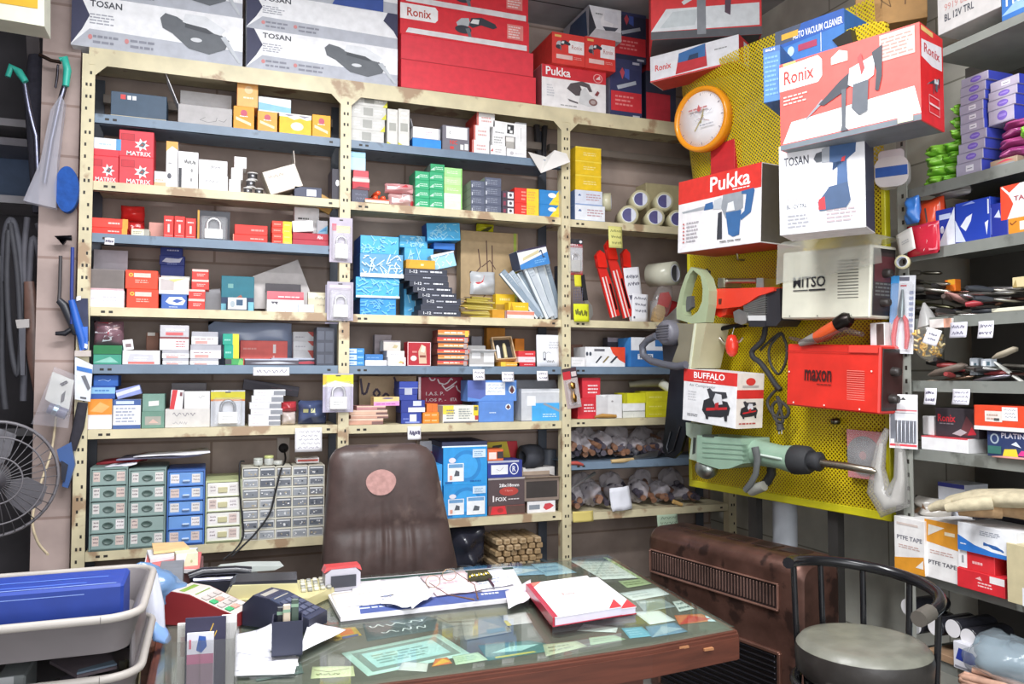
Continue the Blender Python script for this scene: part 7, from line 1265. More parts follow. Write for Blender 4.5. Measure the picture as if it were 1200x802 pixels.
def RB_(name,label,cat,group,lev,x0,x1,yt,col,front=None,d=.18,X=2.47,yb=None,yaw=0,tilt=0,**o):
    Pp=(X,0,0);xm=(x0+x1)/2;z0=(RV[lev]if isinstance(lev,str)else TOPZ[lev])if yb is None else hit(xm,yb,Pp,RA).z
    zt=hit(xm,yt,Pp,RA).z;ya,yb_=hit(x0,yt,Pp,RA).y,hit(x1,yt,Pp,RA).y
    ob=carton(name,label,cat,group,fr((X,ya,z0+.0005),RA+radians(yaw),radians(tilt)),ya-yb_,min(d,2.785-X),max(.008,zt-z0),col,front,**o);TOPZ[ob]=zt;return ob
def RP_(name,label,cat,group,lev,x0,x1,yt,col,X=2.47,d=.08,yb=None,kind='gloss',dec=None,seed=1,wr=.12,yaw=0):
    Pp=(X,0,0);xm=(x0+x1)/2;z0=(RV[lev]if isinstance(lev,str)else TOPZ[lev])if yb is None else hit(xm,yb,Pp,RA).z
    zt=hit(xm,yt,Pp,RA).z;ya,yb_=hit(x0,yt,Pp,RA).y,hit(x1,yt,Pp,RA).y
    ob=pillow(name,label,cat,group,(X,ya,z0+.0005),ya-yb_,d,max(.01,zt-z0),col,kind,dec,seed,-90+yaw,0,wr);TOPZ[ob]=zt;return ob
# overhead cartons
b=RB_('tool_carton','white carton with small red and grey print on the top board','box',None,'R1',1097,1171,-55,'#d4d3d0',[T('9919 BL',.12,.32,.5,.42,'#c88a84'),T('BL 12V TRL',.12,.16,.6,.27,'#4a4e58',1)],yb=26,X=2.44)
RB_('tool_carton','blue carton at the right end of the top board','box',None,'R1',1172,1230,-50,'#3a78c4',[P([(.0,.1),(.5,.1),(.5,.4)],'#9cc4ec'),T('FR',.1,.25,.4,.5,'#eaf2fa',1)],yb=14,X=2.44)
# R1: lime packs, violet packs, magenta packs
cur={}
for i,(x0,x1,yt,lv)in enumerate(((1079,1099,206,'R1'),(1099,1116,204,'R1'),(1081,1102,194,0),(1102,1120,190,1),(1080,1100,182,2),(1100,1121,177,3),(1080,1099,170,4),(1101,1123,164,5),(1110,1124,150,7),(1112,1123,135,8),(1113,1121,121,9))):
    cur[i]=RP_('clamp_pack','lime green pack of plastic clamps in the left heap, %s'%('bottom left','bottom right','second layer left','second layer right','third layer left','third layer right','fourth layer left','fourth layer right','fifth layer','sixth layer','very top')[i],'pack','lime green clamp packs',lv if isinstance(lv,str)else cur[lv],x0,x1,yt,'#7cc43a' if i%2 else '#8fd048',X=2.48+.01*(i%2),d=.09,seed=i,dec=[P([(.1,.2),(.4,.7),(.5,.2)],'#5fa02c'),R(.55,.3,.85,.5,'#a8dc6c'),P([(.2,.8),(.8,.6),(.8,.75)],'#5c9a30')],wr=.18)
VD=[E_(.55,.5,.2,.32,'#7a62c0'),R(.42,.42,.7,.6,'#9a86d4'),R(0,0,1,.06,'#8d8aa0')]
VD2=[R(.4,.3,.7,.75,'#e4e2ea'),R(0,0,1,.06,'#8d8aa0'),S([(.45,.5),(.65,.5)],.003,'#8a8a9a')]
prev='R1'
for i,(x0,x1,yt)in enumerate(((1120,1150,190),(1121,1152,178),(1123,1154,166),(1126,1156,154),(1125,1153,143),(1125,1152,132),(1124,1152,121),(1125,1154,110),(1125,1155,99),(1126,1158,88))):
    prev=RB_('glue_pack','grey-violet flat pack, %s in the tall stack beside the lime packs'%('bottom','second','third','fourth','fifth','sixth','seventh','eighth','ninth','topmost')[i],'pack','tall stack of grey-violet packs',prev,x0,x1,yt,'#aaa4b8',VD2 if i in(0,4,5,6)else VD,d=.12,X=2.47,right='#3d48b0')
base=RB_('tray','brown cardboard tray under the magenta packs on the top right shelf','tray',None,'R1',1160,1192,186,'#a8907a',[P([(.2,.5),(.6,.9),(.9,.6)],'#c84a5c'),R(0,0,.9,.3,'#8a9aa8')],d=.14)
prev=base
for i,(x0,x1,yt)in enumerate(((1164,1200,172),(1163,1205,160),(1166,1208,149),(1168,1210,138))):
    prev=RP_('glue_pack','magenta packs in a heap, %s, near the picture edge'%('bottom one','second one','third one','top one')[i],'pack','magenta packs',prev,x0,x1,yt,'#a8487e' if i%2 else '#943c74',d=.1,seed=i,dec=[P([(.2,.3),(.5,.7),(.8,.3)],'#c87aa4')])
for i,(x0,x1,yt)in enumerate(((1158,1188,127),(1157,1190,115),(1158,1192,104),(1160,1194,92))):
    prev=RB_('glue_pack','grey-violet pack in the short right-hand stack, %s'%('bottom','second','third','top')[i],'pack','short stack of grey-violet packs',prev,x0,x1,yt,'#b4aec0',VD if i<3 else VD2,d=.1,X=2.48,right='#3a46b8')
RP_('clamp_pack','lime green pack alone at the right picture edge','pack',None,'R1',1192,1206,146,'#84cc3c',yb=160,d=.05,X=2.45)
# R2
RB_('blue_box','navy and white box at the left of the blue boxes, second right shelf','box',None,'R2',1096,1118.5,245,('#2c3ea4','gloss'),[R(.2,.72,.8,.86,'#c9d4f0'),P([(.1,0),(1,1),(1,0)],'#e4eaf4'),E_(.35,.45,.1,.1,'#dfe6f4')],d=.14)
RB_('blue_box','shiny blue film-wrapped box with a white flash, second right shelf','box',None,'R2',1119,1160,235,('#2a44ac','gloss'),[P([(.15,.42),(.33,.62),(.5,.68),(.45,.5),(.3,.28)],'#e4e9f6'),R(.93,.6,.97,.95,'#dfe6f4'),P([(.85,.4),(.95,.45),(.9,.1)],'#e0e6f4'),P([(.0,.05),(.3,.02),(.0,.6)],'#d4dcf0'),P([(.2,.92),(.5,.98),(.6,.92)],'#8fa0dc')],d=.16)
RB_('blue_box','dark blue box end right of the shiny blue box','box',None,'R2',1160.5,1180.5,238,('#2c3894','gloss'),[P([(.2,.6),(.5,.8),(.6,.55)],'#c8cdf0'),R(.02,.1,.06,.9,'#6a7cd0')],d=.15)
b=RB_('screw_carton','amber box at the right picture edge, second right shelf, lower','box',None,'R2',1181,1216,254,'#dc8c24',[R(.4,.2,.9,.75,'#f0e8d0'),S([(.08,.75),(.14,.6),(.3,.8)],.004,'#8a4a1c')],d=.14)
RB_('screw_carton','orange-red and white box on the amber box at the picture edge','box',None,b,1172,1220,214,'#eceae8',[P([(0,0),(0,1),(.5,1),(.2,.75),(.32,.42),(.16,0)],'#e8482a'),P([(.02,.96),(.2,.72),(.34,.42),(.36,.45),(.22,.78),(.05,1)],'#f6efe8'),T('TAKA',.34,.5,.85,.64,'#a83a4a',1)],d=.16)
RP_('orange_pack','orange-red and white pack at the left end of the second right shelf','pack',None,'R2',1069,1097,232,'#e5512e',d=.08,X=2.46,dec=[P([(.4,.1),(.95,.9),(.95,.1)],'#e9e2d8'),S([(.5,.8),(.65,.4)],.006,'#4a4a4a'),P([(0,.5),(.4,.1),(0,.1)],'#d83c28')],wr=.04)
RP_('blue_clip','small bright blue clip hanging at the right shelf post','clip',None,'R2',1056,1071,230,'#3a78c8',yb=262,X=2.40,d=.05,wr=.2)
RP_('red_pack','deep red pack hanging in front of the right shelf post','pack',None,'R2',1058,1096,262,'#c42a3e',yb=299,X=2.41,d=.04,dec=[P([(.5,.9),(.75,.4),(.6,.1)],'#e9d8d8'),R(.75,.1,.97,.9,'#dc7480')],wr=.04)
q=hit(1055,301,(2.400,0,0),RA);sheet('price_tag','white square paper tag hanging askew at the right shelf post','price tag',None,fr(q,RA-.06,radians(-14)),.08,.085,'#eceae4',[L(.3,.4,.75,.6,2,'#c4c4c4',3)],.004)
p=hit(1057,307,(2.39,0,0),RA);taperoll('small ivory tape roll hanging below the white square tag',tuple(p),.026,.03,-60,'#d9d2aa','#6a6450',None,0,False)
RP_('wrapped_tool','pale wrapped tool lying on top of the blue bags','tool',None,'R2',1087,1128,221,'#a9a49c',yb=231,X=2.5,d=.08,wr=.2)
# R3 and R4: heaps of flat hand tools
def flat_tool(nm,label,cat,lev,x0,y0,x1,y1,X0,X1_,w,col,grp=None,handle=None,kind='metal'):
    a=hit(x0,y0,(X0,0,0),RA);b_=hit(x1,y1,(X1_,0,0),RA);root=empty(nm,Matrix.Identity(4),label,cat,grp);d=b_-a;m=MB()
    m.tube([tuple(a),tuple(a+d*.3),tuple(a+d*.9),tuple(b_)],[w*.4,w,w*.9,w*.3],mat(col,kind),8,True,.35);m.build('blade',root)
    if handle:m=MB();m.tube([tuple(a-d*.45),tuple(a-d*.2),tuple(a+d*.05)],[.009,.012,.008],mat(handle,'plastic'),8);m.build('handle',root)
    return root
R3=[('silver scraper blade lying lowest at the front of the third right shelf',1100,370,1150,369,'#a9a8a2',None),('dark flat file at the left front of the third right shelf',1076,366,1112,370,'#5c5850','#33302c'),('olive-handled trowel at the left of the third right shelf',1082,356,1118,361,'#77745c','#5a5a34'),('pinkish sleeve slanting down across the tool heap',1108,343,1140,358,'#b4837c',None),('long grey float lying across the tool heap',1120,345,1190,343,'#a3a29e',None),('rough grey float lying on top at the right of the heap',1152,338,1198,338,'#b3b0b0','#35333a'),('wrapped silver tool glinting in the middle of the heap',1127,346,1146,351,'#d6d4dc',None),('dark red handled tool lying right in the heap',1150,355,1192,350,'#6a4a48','#a83038'),('silver tool stacked high at the left of the third right shelf',1080,331,1112,333,'#b9b6ac','#3c3a38'),('pale chrome tool second from the top at the left of the heap',1082,339,1115,342,'#c9c6bc','#4a4844'),('dull grey tool topmost at the left of the third right shelf',1078,320,1104,320,'#8f8c80','#55524a'),('brown wooden-backed tool in the right of the heap',1166,358,1180,350,'#8a6450',None)]
for i,(lb,x0,y0,x1,y1,c,hc)in enumerate(R3):flat_tool('hand_tool',lb,'tool','R3',x0,y0,x1,y1,2.48+.03*(i%3),2.50+.02*(i%4),.022 if i!=3 else .03,c,None,hc,'metal' if i not in(3,11)else 'card')
rr=random.Random(77)
def heap(n,lev,x0,x1,zmax,lb,grp):
    for k in range(n):
        y_=hit(rr.uniform(x0,x1),400,(2.5,0,0),RA).y;z=RV[lev]+.008+zmax*k/n;t=rr.uniform(-.5,.5)+pi/2*(k%4==0);l=rr.uniform(.09,.15);cx=2.50+rr.uniform(.02,.1);c=rr.choice(('#8d8a82','#a3a19c','#5a5750','#b9b6ae','#6a4c46','#77736a'));m=MB()
        a=Vector((cx+l*.5*sin(t),y_-l*.5*cos(t),z));b_=Vector((cx-l*.5*sin(t),y_+l*.5*cos(t),z+rr.uniform(0,.012)));m.tube([tuple(a),tuple(a.lerp(b_,.3)),tuple(a.lerp(b_,.9)),tuple(b_)],[.008,.018,.016,.006],mat(c,'metal' if k%3 else 'plastic'),8,True,.35);o=tag(m.build('hand_tool'),lb,'tool',grp);h2=MB();h2.tube([tuple(b_),tuple(b_.lerp(a,-.3)),tuple(b_.lerp(a,-.6))],[.007,.011,.008],mat(rr.choice(('#2c2a2a','#4a3a34','#8a3434','#33363c')),'plastic'),8);h2.build('handle',o)
heap(10,'R3',1082,1118,.12,'dull flat hand tool in the left heap of the third right shelf','left tool heap, third right shelf');heap(9,'R3',1125,1192,.07,'dull flat hand tool in the right heap of the third right shelf','right tool heap, third right shelf');heap(9,'R4',1096,1195,.06,'dull flat hand tool in the heap of the fourth right shelf','tool heap, fourth right shelf')
RB_('orange_tool','orange and yellow tool knob standing up from the heap','tool',None,'R3',1107,1119,328,'#e8761c',[R(.3,.55,1,1,'#e8a82c')],d=.03,yb=342,X=2.53)
RB_('foam_block','cream flat board at the right front of the third right shelf','board',None,'R3',1162,1215,360,'#e0dcc4',[P([(0,0),(0,1),(.14,1)],'#a9a594')],d=.12,X=2.45)
RB_('tray','cream torn carton corner at the right edge of the third right shelf','box',None,'R3',1186,1215,324,'#d8c89a',[P([(0,0),(.15,.8),(.2,0)],'#a8925c')],d=.1,yb=336,X=2.5)
RB_('label_strip','white and peach carton end at the left front of the third right shelf','box',None,'R3',1089,1115,374,'#e4ddd8',[R(.65,0,1,1,'#e0a890')],yb=384.5,X=2.437,d=.012)
def rtag(lb,x0,x1,yt,yb,sd,X=2.432,col='#e9e8f0',rows=2):tagnote(lb,x0,x1,yt,yb,col=col,rows=rows,seed=sd,P_=(X,0,0),a=RA)
rtag('white tag on the third right shelf lip, left of two',1114,1134,378.5,396.5,3,col='#cfcdd8');rtag('white tag on the third right shelf lip, right of two',1147,1165,377,397,5)
rtag('white tag on the fourth right shelf lip, left of two',1084,1098,455,474,7);rtag('white tag on the fourth right shelf lip, right of two',1117,1137,456,474,9,rows=3)
R4=[('brown fan-shaped brush at the left of the fourth right shelf',1090,440,1132,428,'#6f6258',None,.04),('pointed brown trowel lying at the front of the fourth right shelf',1098,448,1142,441,'#a58a76','#c8b49c',.02),('thin pale lath lying along the front of the fourth right shelf',1098,449,1142,451,'#b4a08c',None,.01),('grey wrapped tool right of the brown trowel',1142,446,1185,440,'#9a96a0',None,.024),('flat chrome float on the fourth right shelf',1130,431,1172,433,'#a9aaa6',None,.03),('long white-edged level slanting down at the right edge',1165,424,1204,452,'#e4e4dc',None,.016),('beige rolled bag end at the right of the fourth right shelf',1164,420,1192,408,'#a49a86',None,.03),('dark tool under the floats on the fourth right shelf',1150,447,1195,449,'#2e2a32',None,.025)]
for i,(lb,x0,y0,x1,y1,c,hc,w_)in enumerate(R4):flat_tool('hand_tool',lb,'tool','R4',x0,y0,x1,y1,2.47+.03*(i%3),2.49+.03*(i%3),w_,c,None,hc,'card' if i in(0,2,5,6)else 'metal')
for i,(x0,x1,yt,yb,s)in enumerate(((1136,1145,420,440,'left'),(1149,1161,421,432,'right'))):RB_('chrome_fitting','small chrome fitting standing on the flat float, %s one'%s,'fitting','chrome fittings','R4',x0,x1,yt,'#b4bcc4',[R(.2,.2,.5,.8,'#f0f4f8'),R(.6,.3,.9,.7,'#4a6470')],d=.03,yb=yb,X=2.51)
# R5
b=RB_('accessory_box','white box with a red lid at the left of the fifth right shelf','box',None,'R5',1079.5,1134,513,'#ecebec',[R(0,.93,1,1,'#d83a48')],d=.1,X=2.455,top='#d2323f',yaw=0,right='#e6e6e6')
RB_('accessory_box','black box with red lettering on the white red-lidded box','box',None,b,1096,1146,479,'#3c363c',[T('Ronix',.06,.52,.48,.78,'#d8323e',1),L(.1,.42,.46,.5,1,'#8a8288',3),P([(.56,.1),(.74,.75),(.9,.45),(.95,.1)],'#6a3c40'),P([(.4,.12),(.6,.3),(.75,.2),(.6,.06)],'#b4b0b4'),P([(.76,.1),(.86,.4),(.96,.15)],'#c42c3c')],d=.14,X=2.49,left='#2c262c')
RB_('white_tub','short white tub at the left of the black box, fifth right shelf','tub',None,b,1081,1094,488,'#e6e6e6',None,d=.05,X=2.50)
b=RB_('accessory_box','navy box with yellow and pink print at the right picture edge','box',None,'R5',1156.5,1215,506,'#2c3c68',[T('PLATINUM',.3,.72,.98,.92,'#d8dcec',1),E_(.16,.68,.09,.2,'#a9b8c4'),E_(.16,.68,.06,.14,'#2c3c68'),P([(.32,.02),(.36,.3),(.6,.34),(.64,.02)],'#ecd23c'),P([(.62,.1),(.7,.3),(1,.3),(1,.1)],'#c83c8c'),P([(.5,.5),(.6,.62),(.7,.4)],'#d8e4f0'),R(.02,.1,.3,.4,'#3a7068')],d=.14,X=2.47)
RB_('accessory_box','bright orange-red box with a white label on the navy box','box',None,b,1141,1203,476,'#e34a28',[R(0,0,1,.16,'#e9e8e6'),R(.22,.35,.55,.78,'#ece4dc'),R(.55,.42,.84,.95,'#eeeef0'),H(.58,.5,.82,.92,3,'#6a6a7c',3),L(.26,.4,.5,.7,2,'#c8a89c',4),R(.4,.4,.5,.5,'#555')],d=.16,X=2.455)
flatsheet('loose_paper','pink and grey papers slipping off the fifth right shelf','paper',[(2.43,1.93),(2.43,1.6),(2.6,1.6),(2.6,1.9)],RV['R5']+.0008,'#d89a90',.004,.006)
# R6
PT=lambda inv:[P([(0,0),(0,.22),(.5,.28),(.96,.34),(1,0)]if not inv else[(0,.62),(0,1),(1,1),(1,.56)],'#e29a2e'),T('PTFE TAPE',.1,.58,.92,.66,'#6a6a78',1)if not inv else T('PTFE TAPE',.1,.24,.92,.31,'#55555f',1),L(.15,.42,.85,.5,2,'#c8a8a0',3),P([(.1,.72),(.12,.92),(.6,.9)],'#e9e4da')if inv else P([(.7,.12),(.95,.28),(.95,.12)],'#f4efe6'),R(.6,.78,.9,.84,'#f2e4c4')if inv else R(.1,.86,.8,.9,'#d8c8c0')]
RB_('tape_carton','white and orange upright carton at the left of the low right shelf','box','white and orange tape cartons','R6',1047.5,1083,608,'#eeecea',PT(False),d=.16,X=2.40,left='#4a6a50')
RB_('tape_carton','white carton with a wide orange top, second on the low right shelf','box','white and orange tape cartons','R6',1083.5,1123,612,'#eeecea',PT(True),d=.18,X=2.41)
b=RB_('pliers_box','red box with white marks at the foot of the pliers box','box',None,'R6',1121.5,1177,672,'#d62a34',[L(.45,.25,.75,.55,2,'#f4c8c8',3),R(.7,.6,1,.95,'#ece6e6'),P([(.4,.65),(.5,.8),(.55,.6)],'#f0b8b8')],d=.16,X=2.40)
b=RB_('pliers_box','red and white box between the plain red box and the pliers box','box',None,b,1123,1165,648,'#dc3038',[R(0,.05,.25,.98,'#f0eeee'),L(.4,.3,.7,.6,1,'#f4b8b8',3),R(.1,.3,.16,.7,'#9a9a9e')],d=.16,X=2.405,left='#b42430')
RB_('pliers_box','white and blue box printed with pliers on the low right shelf','box',None,b,1122,1190,618,'#f0f2f6',[P([(0,0),(0,.55),(.3,.28),(.6,.16),(1,.12),(1,0)],'#2f78cc'),S([(.46,.42),(.56,.36),(.62,.3),(.78,.28)],.006,'#2c62a8'),S([(.46,.36),(.56,.38),(.68,.36),(.8,.24)],.006,'#2c62a8'),L(.4,.66,.75,.84,3,'#9aa0ac',3),L(.05,.2,.2,.3,1,'#dfe8f4',2)],d=.15,X=2.395)
RB_('cream_carton','plain cream carton at the right picture edge, low right shelf','box',None,'R6',1179,1215,640,'#c9bd98',[R(.5,0,.9,.3,'#e8e8ec')],d=.2,X=2.385)
b=RB_('white_tub','white square tub with a navy lid behind the tape cartons, lower','tub','white tubs with navy lids','R6',1098,1134,592,'#e6e8ee',[R(0,.9,1,1,'#4a4e9a'),L(.25,.5,.8,.75,2,'#8a8cb0',3)],d=.12,X=2.58)
RB_('white_tub','white square tub with a navy lid behind the tape cartons, upper','tub','white tubs with navy lids',b,1099,1130,567,'#e4e6ee',[R(0,.8,1,1,'#3f4494')],d=.12,X=2.58)
bb=RB_('black_carton','black carton with a round emblem under the beige gloves','box',None,'R6',1139,1203,600,'#26242c',[L(.3,.6,.6,.75,2,'#c8b4c4',2),E_(.3,.5,.07,.09,'#7a7a88'),E_(.3,.5,.05,.065,'#26242c'),L(.8,.3,1,.5,2,'#b8b060',4)],d=.16,X=2.56)
RP_('clear_bag','clear bag with a brown fold between tape cartons and tubs','bag',None,'R6',1062,1102,585,'#b9b4ac',yb=612,X=2.5,d=.1,wr=.25,dec=[P([(.1,.3),(.5,.8),(.7,.3)],'#9a7a60')])
def glove(label,O,yaw,col,seed,sc=1.0,tilt=0):
    root=empty('work_glove',fr(O,yaw,tilt),label,'glove',None);m=MB();L_=.26*sc
    m.tube([(0,0,.02),(.06*sc,0,.026),(.13*sc,.004,.03),(.19*sc,0,.022)],[.045*sc,.05*sc,.052*sc,.04*sc],mat(col,'cloth'),14,True,.42);m.build('palm',root)
    for k in range(4):
        m=MB();y=(-.036+.024*k)*sc;l=(.06,.075,.072,.055)[k]*sc;m.tube([(.17*sc,y,.02),(.17*sc+l*.6,y*1.15,.016),(.17*sc+l,y*1.2,.006)],[.013*sc,.012*sc,.008*sc],mat(col,'cloth'),10);m.build('finger',root)
    m=MB();m.tube([(.08*sc,.045*sc,.02),(.12*sc,.075*sc,.018),(.16*sc,.085*sc,.01)],[.016*sc,.014*sc,.009*sc],mat(col,'cloth'),10);m.build('thumb',root);return root
zt=TOPZ[bb]+.002
glove('beige work glove draped over the black carton, uppermost',(2.46,1.78,zt+.06),radians(100),'#c2b79a',1,1.5,radians(10));glove('tan work glove with drooping fingers below the beige glove',(2.50,1.80,zt+.005),radians(105),'#a98a66',2,1.35)
# R7: spray cans, bag, rope
for i,(px,py,s)in enumerate(((1064,712,'topmost'),(1072,733,'left'),(1096,735,'second'),(1117,737,'third'),(1135,748,'right'))):
    p=hit(px,py,(2.46,0,0),RA);root=empty('spray_can',fr((2.46,p.y,max(p.z,RV['R7']+.034)),RA),'spray can lying end-on under the right shelves, %s of the row'%s,'can','spray cans lying end-on');m=MB()
    m.lathe([(.0,.006),(.026,.004),(.032,.0),(.033,.01),(.033,.17),(.024,.19)],mat('#2c2c32','gloss'),20,'y');m.build('can_body',root);m=MB();m.lathe([(0,.0025),(.021,.0025),(.024,-.001),(.031,-.002)],mat('#e4e2e4','plastic'),20,'y');m.lathe([(0,-.001),(.014,-.001)],mat('#b9aeb4','plastic'),16,'y');m.build('base_cap',root)
b=RB_('blister_pack','blue and white boxed pack in front of the spray cans','pack',None,'R7',1117,1150,757,'#dcdce4',[P([(.08,.35),(.2,.8),(.7,.75),(.95,.45),(.6,.3)],'#2a3c98'),R(.05,.05,.95,.12,'#8a8a94')],d=.1,X=2.43)
RB_('brown_carton','flattened brown cardboard under the spray cans','box',None,'R7',1086,1118,766,'#9a7d62',None,d=.2,X=2.44)
m=MB();p=hit(1172,768,(2.42,0,0),RA);m.blob((p.x+.05,p.y,RV['R7']+.075),.11,.16,.075,mat('#aebcc4','bag'),5,.2,22,14);m.blob((p.x+.06,p.y+.02,RV['R7']+.07),.08,.12,.06,mat('#8fa4b0','gloss'),7,.22,20,12);tag(m.build('plastic_bag'),'crumpled pale blue plastic bag at the bottom right corner','bag')
pts=[];p=hit(1170,796,(2.38,0,0),RA)
for k in range(60):t=k*.42;pts.append((p.x+.02+.05*sin(t*.9),p.y+.13*cos(t)*(1-.003*k),RV['R7']-.03+.012*(k%5)/5+.0009*k))
m=MB();m.tube(pts,.011,mat('#c49a84','cloth'),8);tag(m.build('rope'),'coiled pinkish rope at the bottom right picture corner','rope')
# things hung at the post between pegboard and right shelves
HPp=(2.39,2.29,0);HA_=radians(-62)
def HG(px0,px1,yt,yb):A=hit(px0,yb,HPp,HA_);Q=hit(px1,yb,HPp,HA_);return A,(Q-A).length,hit(px0,yt,HPp,HA_).z-A.z
A,w,h=HG(1039,1068,323,414);pk_=empty('pliers_pack',fr(A,HA_,radians(3)),'red-handled long-nose pliers on a white and blue card at the shelf post','pliers')
m=MB();m.box(0,w,.022,.024,0,h,'#eceef4');draw(m,[P([(0,.35),(0,1),(.35,1),(.3,.5),(.1,.38)],'#3f98dc'),R(.35,.93,.75,.98,'#6a6a78'),R(.4,.86,.65,.88,'#c83a40')]+[R(.78,.2+.07*k,.95,.24+.07*k,'#8a94b4')for k in range(9)],*faces(w,.002,h,0,.022)['front']);m.build('backing_card',pk_)
for s in(-1,1):
    m=MB();m.tube([(w*.5+s*.004,.012,h*.5),(w*.5+s*w*.2,.012,h*.42),(w*.5+s*w*.28,.012,h*.22),(w*.5+s*w*.24,.012,h*.06)],[.006,.009,.010,.007],mat('#c8383e','gloss'),8);m.build('handle',pk_)
m=MB();m.tube([(w*.5,.012,h*.46),(w*.5,.012,h*.56),(w*.5+.002,.012,h*.82)],[.012,.013,.004],mat('#7e8a8c','metal'),8);m.build('jaws',pk_);m=MB();m.box(.004,w-.004,0,.0215,.008,h*.9,mat('#f4f4f8','clear'),.006);m.build('clear_blister',pk_)
A,w,h=HG(1041,1074,462,525);bk=empty('drill_bit_pack',fr(A,HA_,radians(1)),'white card pack of five grey drill bits at the shelf post','drill bits')
m=MB();m.box(0,w,.014,.016,0,h,'#f0eef0');draw(m,[R(.02,.69,.98,.72,'#d87880'),R(.02,.04,.98,.08,'#d84a54'),R(.04,.1,.96,.66,'#83868f'),R(.2,.52,.96,.65,'#e2e4e8'),P([(.4,.9),(.5,.95),(.6,.9)],'#444'),R(.05,.09,.18,.17,'#f0f0f0')],*faces(w,.002,h,0,.014)['front']);m.build('backing_card',bk)
for k in range(5):
    m=MB();m.tube([(w*(.3+.14*k),.009,h*.12),(w*(.3+.14*k),.009,h*.46),(w*(.3+.14*k),.009,h*.52)],[.0035,.0045,.002],mat('#c4c6cc','metal'),8);m.build('drill_bit',bk)
A,w,h=HG(1068,1106,355,424);m=MB();bg=empty('plug_bag',fr(A,HA_),'clear bag of yellow wall plugs hanging at the shelf post','bag');m.blob((w/2,.03,h*.36),w*.5,.035,h*.36,mat('#e0dcd0','clear'),3,.08);m.tube([(w/2,.03,h*.6),(w/2-.01,.03,h*.85),(w*.36,.03,h)],[.04,.02,.004],mat('#eceae8','bag'),10);m.build('clear_bag',bg);rr=random.Random(4)
m=MB()
for k in range(60):
    x,y,z=rr.uniform(.12,.88)*w,rr.uniform(.012,.05),rr.uniform(.08,.5)*h;a=rr.uniform(0,3);m.tube([(x,y,z),(x+.016*cos(a),y+.003,z+.016*sin(a))],.0045,mat(rr.choice(('#e0a832','#e8c05c','#f0dca0')),'plastic'),6)
m.build('plastic_plugs',bg);bg.children[-1]['kind']='stuff'
A,w,h=HG(1084,1101,383,402);tg=sheet('paper_tag',None,None,None,None,w,h,'#eceaf0',[H(.2,.2,.8,.8,2,'#6a6a7a',4)],.003);tg.parent=bg;tg['label']='small white paper tag';tg.matrix_basis=bg.matrix_world.inverted()@fr(A-Vector((.035,.02,0)),HA_,radians(20))
hk=empty('hanging_bag',Matrix.Identity(4),'thin grey-white plastic bag hanging in a loop below the drill bit pack','bag');m=MB();pts=[hit(x,y,(2.40,2.33,0),HA_)for x,y in((1040,503),(1033,520),(1029,548),(1030,575),(1040,590),(1052,585),(1056,560),(1055,530),(1050,508))];m.tube([tuple(p)for p in pts],[.012,.018,.026,.045,.06,.05,.026,.02,.012],mat('#c4c2be','bag'),12);m.tube([tuple(p)for p in pts[1:8]],[.008,.012,.02,.03,.026,.014,.008],mat('#b9b6b0','gloss'),10);m.build('bag_film',hk)
p=hit(1046,203,(2.40,2.4,0),radians(-68));dm=empty('plastic_case',fr(p,radians(-55)),'rounded white plastic case with a blue stripe right of the cordless drill carton','case');m=MB()
def rrect(w,h,r,n=5):return[(sx*(w/2-r)+r*cos(t),sz*(h/2-r)+r*sin(t))for sx,sz,t0 in((1,1,0),(-1,1,pi/2),(-1,-1,pi),(1,-1,1.5*pi))for t in[t0+pi/2*k/n for k in range(n+1)]]
m.prism(rrect(.118,.115,.035),-.03,.03,mat('#d8d2d2','plastic'));m.prism([(x*.8,z+.055)for x,z in rrect(.115,.06,.02)],-.025,.02,mat('#cfc8ca','plastic'));m.build('shell',dm);m=MB();m.box(-.056,.056,-.0315,-.03,-.018,.020,mat('#2f5cae','card'));m.build('blue_stripe',dm)
# ================= left edge: pier, tools hung there, fan, sign =================
LYP=3.78
def at3(px,py,y):return tuple(atY(px,py,y))
def leftpoly(pts,y):return ccw([(lambda v:(v.x,v.z))(atY(a,b_,y))for a,b_ in pts])
# light-box sign
sg2=empty('light_box',Matrix.Identity(4),'white-framed light box with a yellow panel at the top left corner','sign');m=MB()
m.prism(leftpoly([(-60,-60),(52,-60),(52,31),(-60,12)],3.3),3.3,3.42,mat('#d9dbc6','plastic'));m.build('frame',sg2);m=MB();m.prism(leftpoly([(-60,-60),(44,-60),(44,10),(-60,-6)],3.297),3.297,3.3,mat('#d8a820','card'));m.build('yellow_panel',sg2)
# sprayer in a bag
def lance(label,hpts,rod,hcol='#35b3a0'):
    r=empty('spray_lance',Matrix.Identity(4),label,'sprayer');m=MB();m.tube([at3(*p,LYP-.02)for p in hpts],[.011,.014,.016,.013][:len(hpts)],mat(hcol,'plastic'),10);m.build('handle',r);m=MB();m.tube([at3(*p,LYP)for p in rod],.011,mat('#77798c','metal'),8);m.build('rod',r)
    return r
l1_=lance('teal-handled spray lance in a clear bag hanging on the pier',[(70,70),(76,68),(79,82),(77,101)],[(76,100),(70,120),(60,165),(52,215)])
m=MB();m.tube([at3(72,73,LYP),at3(60,71,LYP),at3(46,64,LYP)],.008,mat('#4a3c36','metal'),8);m.build('nozzle',l1_);m=MB();m.tube([at3(68,76,LYP),at3(67,90,LYP),at3(65,103,LYP)],.005,mat('#3c3a40','metal'),6);m.build('trigger',l1_)
m=MB();f=[(72,112),(60,130),(48,190),(28,236),(66,245),(68,190),(76,120)];fp_=leftpoly(f,LYP-.015);m.prism(fp_,LYP-.03,LYP+.02,mat('#c9c8d4','bag'));m.build('clear_bag',l1_)
lance('second teal-handled spray lance in the gloom at the left edge',[(9,90),(13,78),(22,84),(30,96)],[(28,95),(34,130),(42,160),(44,200)])
